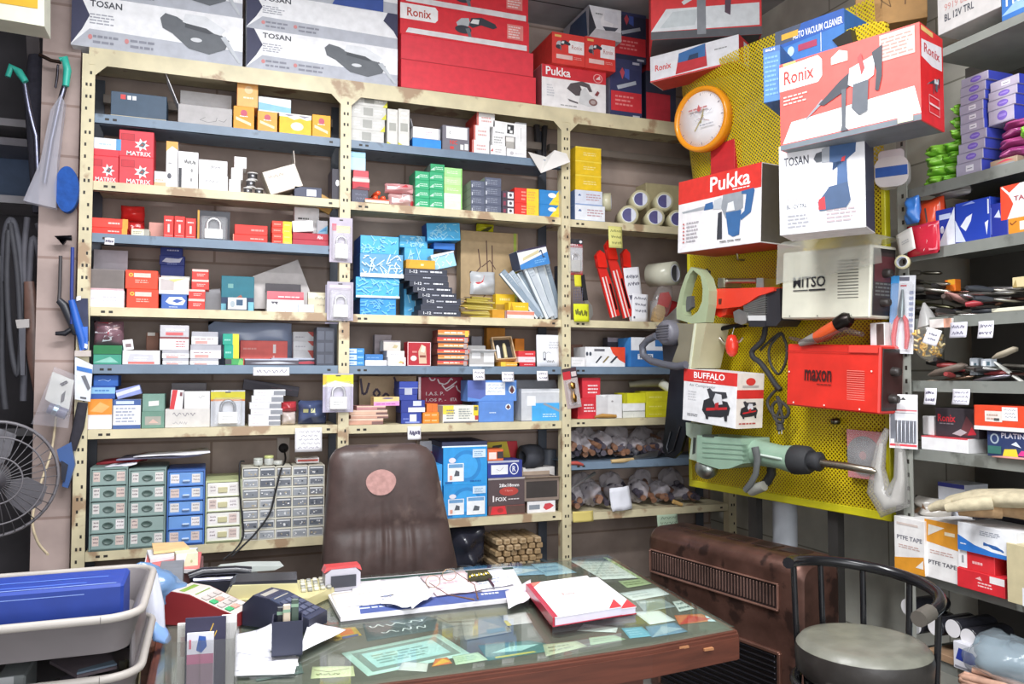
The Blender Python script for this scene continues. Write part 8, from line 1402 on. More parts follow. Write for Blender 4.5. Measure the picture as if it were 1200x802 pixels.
m=MB();m.prism(leftpoly([(29,15),(45,22),(47,60),(38,90),(32,70)],4.0),4.0,4.01,mat('#6c6668','metal'));tag(m.build('hanging_saw'),'pale dull metal blade hanging in the gloom above the teal handle','blade')
m=MB();m.tube([at3(48,68,4.0),at3(46,110,4.0),at3(44,150,4.0),at3(47,250,4.0)],[.05,.06,.045,.03],mat('#3b3a46','cloth'),10);tag(m.build('hanging_coat'),'dark bundle hanging from the hook left of the pier','bundle')
# blue float
c=atY(78,221,3.76);m=MB();m.prism([(c.x+.045*cos(t),c.z+.095*sin(t)*(1.05 if sin(t)<0 else 1))for t in[2*pi*k/28 for k in range(28)]],3.76,3.80,mat('#1f4f9c','cloth'));tag(m.build('scrubbing_float'),'blue oval sponge float hanging on the masonry pier','float')
m=MB();m.tube([at3(76,285,3.79),at3(66,279,3.79),at3(84,279,3.79)],.012,mat('#33343a','metal'),8);tag(m.build('clamp'),'small dark clamp hooked on the pier under the blue float','clamp')
# belts and hoses
for i,(pts,r,c,s)in enumerate((([(4,330),(6,275),(14,258),(22,290),(26,360),(28,420),(27,470)],.014,'#4c4c54','long dark grey belt looping down at the left edge'),([(12,262),(20,320),(24,400),(20,440),(12,400),(8,330),(10,270)],.011,'#3c3c42','black belt inside the left loop'),([(32,255),(28,300),(30,360),(34,330),(38,280),(46,300),(48,350),(47,400)],.013,'#55545c','grey belt looped beside the pier'),([(44,262),(52,290),(54,350),(53,420),(50,470)],.013,'#48474e','dark strap hanging closest to the pier'),([(0,300),(3,350),(2,430),(6,480)],.013,'#3a3a40','black strap at the very left picture edge'))):
    cable('drive_belt',s,[at3(a,b_,3.92-.03*(i%2))for a,b_ in pts],r,c,cat='belt')
m=MB();m.tube([at3(34,330,3.9),at3(37,370,3.9),at3(40,420,3.9),at3(44,465,3.9)],[.02,.03,.028,.012],mat('#6d5148','leather'),10,True,.4);tag(m.build('leather_strap'),'brown leather strap hanging among the black belts','strap')
m=MB();m.prism(leftpoly([(18,375),(34,374),(34,384),(20,385)],3.86),3.86,3.88,mat('#a9a4a2','plastic'));m.prism(leftpoly([(22,384),(30,384),(29,440),(24,440)],3.865),3.865,3.88,mat('#5c5c62','metal'));tag(m.build('caulking_gun'),'grey metal tool with a pale collar hanging among the belts','tool')
# hacksaws
def hacksaw(label,bar,hnd,hc,Y,fc='#2a3f8c'):
    r=empty('hacksaw',Matrix.Identity(4),label,'saw');m=MB();m.tube([at3(*p,Y)for p in bar],.007,mat(fc,'paint'),8);m.build('frame',r);m=MB();m.tube([at3(*p,Y-.005)for p in hnd],[.014,.018,.02,.016][:len(hnd)],mat(hc,'plastic'),10);m.build('handle',r);return r
h_=hacksaw('blue-framed hacksaw with a bright blue grip at the left rack post',[(85,290),(84,340),(84,380)],[(84,352),(90,375),(97,398),(98,410)],'#2a62c0',3.775)
m=MB();m.prism(leftpoly([(88,350),(103,350),(104,400),(92,405)],3.77),3.765,3.78,mat('#3c3f52','metal'));m.prism(leftpoly([(91,384),(103,383),(103,408),(94,412)],3.764),3.757,3.764,mat('#2f6cd0','plastic'));m.prism(leftpoly([(96,401),(103,404),(102,409),(95,406)],3.756),3.754,3.757,mat('#dfe6f2','card'));m.prism(leftpoly([(90,348),(95,347),(95,352),(90,353)],3.764),3.754,3.762,mat('#e4e4e8','card'));m.build('blade_guard',h_)
hacksaw('black-handled hacksaw hanging on the pier beside the blue one',[(71,300),(70,340),(69,355)],[(69,352),(75,358),(84,376),(90,392)],'#33353c',3.795,'#4a4648')
m=MB();m.tube([at3(65,391,3.79),at3(76,391,3.79),at3(83,386,3.79)],[.008,.012,.01],mat('#24252c','plastic'),8);tag(m.build('saw_grip'),'black grip lying across the pier below the black hacksaw','grip')
# hanging packs
p0=atY(38,497,3.74);wp=empty('tool_pack',Matrix.Identity(4),'white tool pack with a grey cylinder in a clear bag, hung askew on the pier','pack');m=MB();m.prism(leftpoly([(62,436),(87,446),(80,485),(53,468)],3.755),3.75,3.755,mat('#d9dad4','card'));m.prism(leftpoly([(70,450),(78,446),(80,449),(73,453)],3.749),3.747,3.75,mat('#3c3c3a','card'));m.prism(leftpoly([(72,463),(77,458),(75,470),(71,473)],3.749),3.747,3.75,mat('#3c3c3a','card'));m.build('card',wp)
m=MB();m.tube([at3(57,478,3.735),at3(78,486,3.735)],.022,mat('#5a5c78','plastic'),12);m.tube([at3(63,480,3.735),at3(68,482,3.735)],.0235,mat('#9fb4c4','metal'),12);m.build('cylinder',wp);m=MB();m.prism(leftpoly([(64,430),(90,440),(80,502),(37,497)],3.712),3.705,3.712,mat('#c8c6d2','clear'));m.build('clear_bag',wp)
bp_=empty('blade_pack',Matrix.Identity(4),'white and blue blade pack hanging over the left rack post','pack');m=MB();q_=leftpoly([(88,418),(109,428),(106,471),(88,468)],3.768);m.prism(q_,3.76,3.768,mat('#dfe3ea','card'));m.prism(leftpoly([(90,429),(108,433),(108,438),(90,434)],3.759),3.758,3.76,mat('#3a78c8','card'));m.prism(leftpoly([(95,441),(100,440),(106,455),(103,458)],3.759),3.758,3.76,mat('#70727a','card'));m.prism(leftpoly([(94,465),(101,466),(101,468),(94,467)],3.759),3.758,3.76,mat('#55565c','card'));m.build('card',bp_)
m=MB();m.prism(leftpoly([(88,411),(107,411),(107,418),(88,418)],3.768),3.755,3.768,mat('#c9beb8','card'));m.build('header',bp_)
m=MB();m.tube([at3(97,472,3.77),at3(92,500,3.77),at3(84,528,3.77)],[.02,.022,.016],mat('#33313a','cloth'),10,True,.5);tag(m.build('black_pouch'),'black cloth sleeve hanging in front of the rack post foot','sleeve')
m=MB();m.prism(leftpoly([(67,527),(84,518),(88,545),(80,572),(73,570),(78,548),(70,540)],3.77),3.76,3.79,mat('#3f5f98','plastic'));m.prism(leftpoly([(72,540),(80,545),(76,565),(72,562)],3.758),3.752,3.76,mat('#2c2f3c','plastic'));tag(m.build('caulking_gun'),'blue and black tool hanging below the black cloth sleeve','tool')
cable('cord','beige cord hanging in a long curve beside the fan',[at3(66,486,3.8),at3(60,530,3.75),at3(45,575,3.6),at3(38,610,3.5),at3(44,635,3.4),at3(56,650,3.3)],.005,'#c9b99a')
# the fan
fc=atY(-8,562,3.25);FR=.20;fn_=empty('pedestal_fan',fr((fc.x,3.25,fc.z),radians(18)),'dark grey caged pedestal fan cut by the left picture edge','fan')
m=MB()
for k in range(36):
    t=2*pi*k/36;m.tube([(.03*cos(t),-.07,.03*sin(t)),(FR*.6*cos(t),-.065,FR*.6*sin(t)),(FR*.97*cos(t),-.02,FR*.97*sin(t)),(FR*cos(t),.02,FR*sin(t))],.0016,mat('#5c5a5e','paint'),4,False)
for r in(FR*.4,FR*.75,FR):m.tube([(r*cos(2*pi*k/40),-.066 if r<FR else 0,r*sin(2*pi*k/40))for k in range(41)],.003 if r<FR else .006,mat('#6c696e','paint'),6,False)
m.build('cage',fn_);m=MB()
for b_i in range(3):
    t0=2*pi*b_i/3+.5;ptsb=[(.025,0),(.08,-.05),(.15,-.07),(.178,-.015),(.165,.045),(.09,.05)]
    m.T=Matrix.Rotation(t0,4,'Y');m.prism(ccw(ptsb),.0,.006,mat('#5c5a60','plastic'))
m.T=Matrix.Identity(4);m.build('blades',fn_);m=MB();m.lathe([(0,-.075),(.04,-.07),(.05,-.03),(.06,.06),(.05,.14),(0,.15)],mat('#3c3b40','plastic'),18,'y');m.build('motor',fn_)
m=MB();m.tube([(0,.07,-.03),(0,.07,-fc.z+.03)],.014,mat('#4a4a50','metal'),10);m.build('pole',fn_);m=MB();m.lathe([(.18,-fc.z+.002),(.17,-fc.z+.02),(.03,-fc.z+.04)],mat('#3c3b40','plastic'),24,'z',(0,.07,0));m.build('base',fn_)
# ================= foreground: trolley with trays =================
TY0,TY1,TX0,TX1=1.56,2.02,-.95,None
TX1=atZ(158,718,.985).x
tro=empty('tray_trolley',Matrix.Identity(4),'grey plastic two-tier tray trolley in the left foreground','trolley');TGY=mat('#706b6d','plastic');TRM=mat('#aaa49e','plastic')
v1=atZ(158,718,.985);TY0=v1.y-.02;TY1=TY0+.44
def tray(z,hh,nm):
    m=MB();x0,x1,y0,y1=TX0,TX1,TY0,TY1;n=6;r=.06
    def ring(o,z_):# rounded rectangle outset by o
        pts=[]
        for(cx,cy,t0)in((x1-r,y0+r,-pi/2),(x1-r,y1-r,0),(x0+r,y1-r,pi/2),(x0+r,y0+r,pi)):
            for k in range(n+1):t=t0+pi/2*k/n;pts.append((cx+(r+o)*cos(t),cy+(r+o)*sin(t),z_))
        return pts
    rings=[ring(-.03,z-hh+.006),ring(-.004,z),ring(.014,z+.004),ring(.016,z-.006),ring(.008,z-.012),ring(-.012,z-hh),]
    vs=[p for R_ in rings for p in R_];K=len(rings[0]);fs=[]
    for i in range(len(rings)-1):
        for k in range(K):fs.append((i*K+k,i*K+(k+1)%K,(i+1)*K+(k+1)%K,(i+1)*K+k))
    m.add(vs,fs,TGY,True);m.add(rings[0],[list(range(K))],TGY);m.add(rings[-1],[list(range(K-1,-1,-1))],TGY)
    t_=m.build(nm,tro);m=MB();rg=ring(.012,z);m.tube(rg+[rg[0]],.009,TRM,8,False);m.build('rim',t_);return t_
tray(.985,.075,'tray');tray(.865,.07,'tray')
for x,y in((TX1-.03,TY0+.03),(TX1-.03,TY1-.03),(TX0+.03,TY0+.03),(TX0+.03,TY1-.03)):
    m=MB();m.tube([(x,y,.80),(x,y,.03)],.016,TGY,10);pq=m.build('post',tro);m=MB();m.lathe([(.015,-.01),(.027,-.008),(.027,.008),(.015,.01)],mat('#222226','rubber'),12,'x',(x,y,.027));m.build('castor',pq)
m=MB();m.box(TX1-.012,TX1-.002,TY0+.06,TY1-.06,.80,.96,TGY,.004);m.build('side_panel',tro);m=MB();m.box(TX0+.06,TX1-.06,TY1-.012,TY1-.003,.80,.96,TGY,.004);m.build('back_panel',tro)
q=atY(156,724,TY0+.05);w_=q.x-(TX0+.05);zt_=atY(80,690,TY0+.05).z
bx=carton('blue_box','long deep-blue box with scuffed edges lying in the upper trolley tray','box',None,fr((TX0+.04,TY0+.055,.919)),q.x-TX0-.06,.15,zt_-.919,'#17378f',[R(.85,.2,.9,.35,'#3a60c0'),R(.6,.86,.9,.875,'#7a94d8')],bev=.006,top=[R(.4,.2,.9,.25,'#4a6cc8'),R(.6,.5,.95,.54,'#5a7cd0'),R(.55,.05,.98,.08,'#8fa6e0'),P([(.3,.6),(.36,.75),(.46,.6)],'#8fa8d8')])
def inbox(name,label,cat,x0,x1,yt,yb,Y,col,front=None,d=.05,tilt=0,yaw=0,kind=None):
    a=atY(x0,yb,Y);b_=atY(x1,yb,Y);t=atY(x0,yt,Y);return carton(name,label,cat,None,fr(a,radians(yaw),radians(tilt)),b_.x-a.x,d,t.z-a.z,col,front)
LT=.865-.064
carton('metal_box','pale metal tin at the left edge of the lower trolley tray','tin',None,fr((atY(-6,780,TY0+.08).x,TY0+.08,LT+.001)),.055,.12,.06,'#8f9494',[R(0,0,.62,1,'#d4d6d8')],bev=.004)
flatsheet('loose_paper','white sheet lying in the front of the lower trolley tray','paper',[(atY(30,795,TY0+.04).x,TY0+.04),(atY(88,790,TY0+.04).x,TY0+.03),(atY(70,770,TY0+.2).x,TY0+.2),(atY(45,772,TY0+.2).x,TY0+.2)],LT+.002,'#e4e4ea',.001,.004)
m=MB();pts_=[(58,773),(90,790),(137,779),(130,765),(88,760)];m.slab([tuple(atZ(a,b_,LT+.04))[:2]for a,b_ in pts_],LT+.03,LT+.036,mat('#8d7f86','card'));m.slab([tuple(atZ(a,b_,LT+.036))[:2]for a,b_ in((90,791),(137,780),(133,776),(92,787))],LT+.036,LT+.04,mat('#8fa4b8','card'));m.box(atZ(100,775,LT).x-.02,atZ(100,775,LT).x+.03,TY0+.09,TY0+.14,LT+.001,LT+.03,mat('#55505a','card'));tag(m.build('document_folder'),'mauve folder lying across the lower trolley tray','folder')
bt=empty('battery_tool',Matrix.Identity(4),'black slim cylinder with a white band in the lower trolley tray','tool');m=MB();a=atY(58,757,TY0+.2);b_=atY(152,749,TY0+.2);m.tube([tuple(a),tuple(b_)],.02,mat('#24242a','plastic'),12);m.build('barrel',bt);m=MB();m.tube([tuple(a.lerp(b_,.78)),tuple(a.lerp(b_,.88))],.0205,mat('#b9b4bc','card'),12);m.build('white_band',bt)
for i in range(4):
    m=MB();a=atY(141+4*i,783-2*i,TY0+.1);m.T=fr((a.x,TY0+.1+.01*i,LT+.001),radians(-60),radians(-8+6*i));m.box(0,.03,0,.003,0,.06,mat(('#8a8468','#a39a74','#6a6654','#b8b090')[i],'metal'));tag(m.build('metal_plate'),'thin brassy plate standing in the right corner of the lower tray, %s one'%('first','second','third','fourth')[i],'plate','thin brassy plates')
# bags and clutter behind the trays
DT=.7605
sd=empty('side_table',Matrix.Identity(4),'low wooden side table behind the tray trolley carrying the blue bags','table');m=MB();m.box(-.66,-.135,2.36,2.93,.735,.7603,mat('#6b4636','wood'),.006);m.build('table_top',sd)
for x,y in((-.64,2.38),(-.18,2.38),(-.64,2.88),(-.18,2.88)):m=MB();m.box(x,x+.035,y,y+.035,0,.735,mat('#5b3a2c','wood'));m.build('leg',sd)
# bag hanging between tray and desk
m=MB();pts=[atY(180,672,TY1+.07),atY(178,690,TY1+.07),atY(180,710,TY1+.06),atY(183,732,TY1+.05),atY(180,748,TY1+.05)];m.tube([tuple(p)for p in pts],[.010,.022,.026,.022,.03],mat('#c8cad8','gloss'),12,True,.5);m.tube([tuple(atY(182,730,TY1+.05)),tuple(atY(188,745,TY1+.04)),tuple(atY(198,752,TY1+.04))],[.02,.028,.012],mat('#7ea0d4','gloss'),10,True,.5);tag(m.build('plastic_bag'),'twisted white and blue plastic bag hanging beside the trolley','bag')
p=atY(75,662,2.6);m=MB();m.blob((p.x+.02,2.5,DT+.075),.15,.1,.062,mat('#2f6cc4','gloss'),3,.12);m.blob((p.x+.2,2.6,DT+.085),.13,.1,.07,mat('#6484ac','gloss'),8,.22,26,16);tag(m.build('plastic_bag'),'blue plastic bags heaped behind the trolley','bag')
# ================= on the desk =================
def dp_(px,py,z=DT):v=atZ(px,py,z);return v
# stack of papers and books at the back left of the desk
cur_z=DT+.0006
for i,(pts,hh,c,s)in enumerate(([[(172,690),(238,690),(238,668),(178,662)],.05,'#6d4a4a','dark red closed folder at the foot of the paper pile'],[[(168,672),(232,672),(235,652),(172,650)],.012,'#e6e2e4','white bundle of sheets on the dark red folder'],[[(176,660),(226,652),(232,645),(172,648)],.01,'#dfe0e4','white sheet bundle with red edges higher in the paper pile'],[[(180,650),(222,645),(215,638),(178,640)],.01,'#f0c890','orange-striped leaflet topmost of the paper pile'])):
    P4=[tuple(atZ(a,b_,cur_z))[:2]for a,b_ in pts];m=MB();m.slab(P4,cur_z,cur_z+hh,mat(c,'card'));
    if i==1:m.slab([(x+.004,y+.004)for x,y in P4],cur_z+hh,cur_z+hh+.002,mat('#d87070','card'))
    tag(m.build('paper_bundle'),s,'papers');cur_z+=hh+.003
inbox('white_carton','white and cream-green open box leaning on the paper pile','box',206,232,650,672,dp_(215,690).y+.02,'#dfe4c4',[P([(0,0),(0,1),(.5,1),(.25,0)],'#eeeef4'),E_(.7,.55,.05,.08,'#b9c090')],.06,0,8)
# telephone: black and silver
q=dp_(230,705);tz=atan2(-.3,1);ph=empty('telephone',fr((q.x-.01,q.y+.03,DT+.0005),radians(6)),'black and silver desk telephone behind the card terminals','telephone')
m=MB();m.prism([(0,0),(.22,0),(.22,.03),(.0,.055)],0,.17,mat('#2b2c36','gloss'));m.build('body',ph);m=MB();m.tube([(-.01,.03,.062),(.03,.03,.075),(.13,.03,.07),(.18,.03,.058)],[.018,.016,.016,.02],mat('#23242c','gloss'),10);m.tube([(.0,.01,.056),(.2,.01,.045)],.008,mat('#b9b9d0','metal'),8);m.build('handset',ph);m=MB();m.prism([(.08,.052),(.27,.045),(.30,.056),(.2,.066),(.1,.066)],.08,.16,mat('#b9c0bc','plastic'));m.build('display_lid',ph)
inbox('grey_device','grey plastic device lying left of the telephone','device',186,214,668,692,q.y+.0,'#7d8088',[P([(0,.6),(1,.3),(1,1),(0,1)],'#9a9ca4')],.12)
# POS terminal: maroon and light grey
def pos(label,px,py,yaw,body,top,screen,keys,sc=1.0,disp=None):
    q=dp_(px,py);r=empty('card_terminal',fr((q.x,q.y,DT+.0005),radians(yaw)),label,'card terminal');w,l=.085*sc,.19*sc;m=MB()
    prof=[(0,0),(l,0),(l,.05*sc),(l*.85,.075*sc),(l*.6,.07*sc),(l*.2,.042*sc),(0,.03*sc)]
    m.T=Matrix.Rotation(pi/2,4,'Z');m.prism(prof,-w,0,body);m.T=Matrix.Identity(4);m.build('body',r)
    def top_pt(t,u,o=.001):   # t along the length, u across
        pr=[(0,.03),(l*.2/sc,.042),(l*.6/sc,.07),(l*.85/sc,.075),(l/sc,.05)];y=t*l
        for(a,za),(b_,zb)in zip(pr,pr[1:]):
            if a*sc<=y<=b_*sc+1e-9:z=za*sc+(zb-za)*sc*(y-a*sc)/((b_-a)*sc);break
        return(u*w,y,z+o)
    m=MB();ts=[0,.1,.2,.35,.5,.6,.75,.85,.93,1]
    for a,b_ in zip(ts,ts[1:]):m.quad(top_pt(a,.03),top_pt(a,.97),top_pt(b_,.97),top_pt(b_,.03),top)
    m.build('top_face',r);m=MB();m.quad(top_pt(.55,.15,.002),top_pt(.55,.85,.002),top_pt(.78,.85,.002),top_pt(.78,.15,.002),screen);m.build('screen',r)
    k=0
    for j in range(4):
        for i in range(3):
            a,b_=.08+j*.105,.15+j*.105;u0=.1+i*.28;c=keys[(j*3+i)%len(keys)];m=MB();pts=[top_pt(a,u0,.002),top_pt(a,u0+.22,.002),top_pt(b_,u0+.22,.002),top_pt(b_,u0,.002)];m.add(pts+[(x,y,z+.003)for x,y,z in pts],[(4,5,6,7),(0,1,5,4),(1,2,6,5),(2,3,7,6),(3,0,4,7)],c);m.build('key',r)
    return r
pos('maroon and pale grey card terminal with a green screen behind the card holder',274,738,58,mat('#8f2f33','plastic'),mat('#c9bfb9','plastic'),mat('#7a9a3c','gloss'),[mat(c,'plastic')for c in('#3fa46c','#e0a090','#d8d4d0','#b9b2ae','#b9b2ae','#b9b2ae')],1.25)
pos('dark navy card terminal with a printer flap beside the pen cup',362,742,52,mat('#2c2e40','plastic'),mat('#3a3d52','gloss'),mat('#a9a49c','gloss'),[mat(c,'plastic')for c in('#4c5066','#565a70','#50546a')],1.15)
# cream till / adding machine
q=dp_(262,722);ad=empty('adding_machine',fr((q.x+.0,q.y+.06,DT+.0005),radians(-4))@Matrix.Scale(.84,4),'cream adding machine with grey keys at the back of the desk','calculator')
m=MB();m.slab([(0,0),(.30,-.06),(.42,.10),(.38,.22),(.03,.22)],.0,.035,mat('#cdc492','plastic'));m.prism([(0,.035),(.27,.035),(.26,.075),(.03,.085)],.0,.09,mat('#d2ca9a','plastic'));m.build('body',ad);m=MB();m.prism([(.02,.08),(.26,.07),(.26,.088),(.04,.095)],.012,.14,mat('#33343c','gloss'));m.build('display',ad)
for i in range(5):
    for j in range(4):m=MB();x,y=.275+.024*i,.02+.045*j+.006*i;m.box(x,x+.018,y,y+.03,.035,.047,mat(('#b9b7a4','#8f8f88','#d4d2c0')[(i+j)%3],'plastic'),.003);m.build('key',ad)
# stamp
q=dp_(381,700);stp=empty('ink_stamp',fr((q.x,q.y,DT+.0145),radians(2)),'silver and red desk stamp at the corner of the paper blotter','stamp')
m=MB();m.prism([(0,0),(.115,0),(.115,.055),(.1,.07),(.02,.07),(0,.055)],0,.06,mat('#b4b2bc','plastic'),False);m.prism([(.018,.012),(.1,.012),(.1,.05),(.018,.05)],-.004,.0,mat('#33353f','gloss'));m.build('body',stp);m=MB();m.prism([(-.004,.06),(.02,.071),(.1,.071),(.12,.06),(.114,.078),(.004,.078)],.004,.056,mat('#cf4a4c','gloss'));m.build('red_top',stp)
# blotter with papers
Z1=DT+.0006;bl=[tuple(atZ(a,b_,Z1))[:2]for a,b_ in((399,729),(620,704),(600,668),(376,686))]
m=MB();m.slab(bl,Z1,Z1+.012,mat('#d9d6da','card'));b_o=tag(m.build('desk_blotter'),'large navy and white printed desk blotter strewn with papers','blotter')
V4=[Vector((x,y,0))for x,y in bl]
def blp(u,v,o=0):p=V4[0].lerp(V4[1],u).lerp(V4[3].lerp(V4[2],u),v);return(p.x,p.y,Z1+.012+o)
m=MB();draw(m,[R(.0,.03,1,.26,'#4a5c9a'),P([(0,0),(0,.4),(.12,.3),(.1,.02)],'#e4e4ea'),L(.08,.12,.28,.26,2,'#c9d2ea',3),L(.75,.15,.86,.24,1,'#d8dcec',4),R(0,.9,1,.97,'#2f4a44'),R(.55,.3,.7,.4,'#4a5c9a'),L(.1,.3,.3,.5,3,'#b4bcd8',7)],blp,.8,.33);m.build('print',b_o)
def onbl(name,label,cat,px,z,col,dec=None,th=.0012,wave=.004):return flatsheet(name,label,cat,[tuple(atZ(a,b_,z))[:2]for a,b_ in px],z,col,th,wave,dec)
zb=Z1+.0135
onbl('loose_paper','cream sheet lying left on the blotter beside the stamp','paper',((394,713),(450,708),(440,690),(388,697)),zb,'#e4ddd4',[L(.1,.2,.9,.8,4,'#d0c8c4',3)])
onbl('loose_paper','small white slip with a mauve stripe at the back of the blotter','paper',((412,698),(448,692),(446,681),(414,684)),zb+.003,'#e9e4e8',[R(.6,.1,.95,.5,'#b4a0b8')])
onbl('loose_paper','white sheet spread in the middle back of the blotter','paper',((440,700),(500,692),(490,677),(444,681)),zb+.002,'#eeeef2',[L(.1,.2,.9,.8,4,'#cfd2dc',5)])
onbl('loose_paper','folded white card standing on its corner at the blotter middle','paper',((446,708),(484,716),(478,696),(468,693)),zb+.006,'#f2f2f4',None,.0012,.02)
onbl('loose_paper','white folded card right of the other folded card','paper',((483,714),(509,699),(496,690),(470,694)),zb+.009,'#efeff3',None,.0012,.02)
onbl('loose_paper','pale pink sheet under the wire spectacles on the blotter','paper',((512,699),(566,693),(544,672),(492,676)),zb+.004,'#ecd4d8',[L(.1,.2,.8,.8,3,'#dcc0c8',5)],.0012,.008)
onbl('loose_paper','white sheet at the right back of the blotter near the key fob','paper',((560,692),(602,686),(588,668),(548,671)),zb+.002,'#e4e6ec',[L(.1,.2,.8,.8,4,'#a9b0c4',6)],.0012,.006)
k_=tag(MB().add([blp(0,0)],[],'#222').build('x'),'x','x')if 0 else None
m=MB();p4=[tuple(atZ(a,b_,zb+.012))[:2]for a,b_ in((548,682),(577,678),(570,669),(548,671))];m.slab(p4,zb+.010,zb+.018,mat('#3a3824','cloth'));vv=[Vector((x,y,0))for x,y in p4];draw(m,[P([(.1*i+.05,.2+.3*((i*7)%3)/3),(.1*i+.12,.5+.2*((i*5)%3)/3),(.1*i+.14,.2)],'#d8c030')for i in range(9)]+[E_(.2+.2*k,.3,.05,.1,'#f0f0e8',8)for k in range(4)],lambda u,v,o:tuple((lambda p:(p.x,p.y,zb+.018+o))(vv[0].lerp(vv[1],u).lerp(vv[3].lerp(vv[2],u),v))),.1,.05);tag(m.build('key_pouch'),'black and yellow patterned pouch at the back of the blotter','pouch')
# spectacles
zs=zb+.016;gl_=empty('spectacles',Matrix.Identity(4),'thin wire-rimmed spectacles lying open on the papers','spectacles')
for i,(cx,cy)in enumerate(((508,689),(527,681))):
    c=atZ(cx,cy,zs);m=MB();m.tube([(c.x+.024*cos(2*pi*k/24),c.y+.008+.006*sin(2*pi*k/24),zs+.018+.018*sin(2*pi*k/24))for k in range(25)],.0012,mat('#a48a70','metal'),5,False);m.build('rim',gl_);m=MB();m.add([(c.x+.023*cos(2*pi*k/24),c.y+.008+.006*sin(2*pi*k/24),zs+.018+.017*sin(2*pi*k/24))for k in range(24)],[list(range(24))],mat('#ffffff','glass'));m.build('lens',gl_)
a,b_=atZ(508,689,zs),atZ(527,681,zs);m=MB();m.tube([(a.x+.022,a.y+.01,zs+.022),((a.x+b_.x)/2,(a.y+b_.y)/2+.005,zs+.028),(b_.x-.022,b_.y+.01,zs+.022)],.0012,mat('#a48a70','metal'),5);m.build('bridge',gl_)
for(x0,y0),mid,(x1,y1)in(((503,690),(525,702),(556,704)),((535,678),(556,690),(560,703))):m=MB();p0,p1,p2=atZ(x0,y0,zs),atZ(*mid,zs),atZ(x1,y1,zs);m.tube([(p0.x,p0.y,zs+.018),(p1.x,p1.y,zs+.012),(p2.x,p2.y,zs+.002)],[.0012,.0015,.003],mat('#6a4a3c','plastic'),6);m.build('temple',gl_)
m=MB();a,b_=atZ(573,679,zb+.01),atZ(579,688,zb+.01);m.tube([tuple(a),tuple(a.lerp(b_,.9)),tuple(b_)],[.004,.004,.001],mat('#4a2a3a','plastic'),8);tag(m.build('pen'),'short dark pen lying at the right of the patterned pouch','pen')
# red-spined books
zc_=DT+.0006
def book(label,px,z,th,cov,spine):
    P4=[tuple(atZ(a,b_,z))[:2]for a,b_ in px];V=[Vector((x,y,0))for x,y in P4];cen=sum(V,Vector())/4
    def ins(k):return[tuple((p+(cen-p)*k)[:2])for p in V]
    r=empty('notebook',Matrix.Identity(4),label,'book');m=MB();m.slab(ins(.02),z+.002,z+th-.002,mat('#d6d0e0','paper'));m.build('pages',r);m=MB();m.slab(ins(0),z,z+.002,mat(spine,'gloss'));m.slab(ins(0),z+th-.002,z+th,mat(cov,'card'))
    pt=lambda u,v,o:(lambda p:(p.x,p.y,z+th+o))(V[0].lerp(V[1],u).lerp(V[3].lerp(V[2],u),v))
    draw(m,[P([(0,0),(0,1),(.05,1),(.05,0)],spine),P([(.8,0),(1,.22),(1,0)],'#c83a40'),P([(.05,1),(.05,.86),(.22,1)],'#e07a6c'),T('Ronix',.36,.50,.56,.58,'#d88a84')],pt,.4,.3);m.build('cover',r);m=MB();e=(V[0]-V[1]).normalized()*.006;a,b_=V[0],V[3]
    m.add([(a.x,a.y,z),(b_.x,b_.y,z),(b_.x+e.x,b_.y+e.y,z),(a.x+e.x,a.y+e.y,z),(a.x,a.y,z+th),(b_.x,b_.y,z+th),(b_.x+e.x,b_.y+e.y,z+th),(a.x+e.x,a.y+e.y,z+th)],[(0,1,2,3),(4,7,6,5),(0,3,7,4),(1,5,6,2),(2,6,7,3),(0,4,5,1)],mat(spine,'gloss'));m.build('spine',r);return r
book('lower white notebook with a dark red spine on the desk',((647,733),(746,720),(700,684),(620,694)),zc_,.022,'#efedf2','#a82a3c')
book('white notebook with red corners lying on top of the other notebook',((650,735),(729,722),(688,684),(618,694)),zc_+.0225,.026,'#f4f2f4','#b03044')
flatsheet('loose_paper','crumpled white paper leaning against the notebooks','paper',Q(DT+.02,(596,712),(622,702),(622,682),(592,692)),DT+.015,'#eeeaf0',.0015,.012,[L(.1,.2,.8,.8,3,'#d8ccd8',3)])
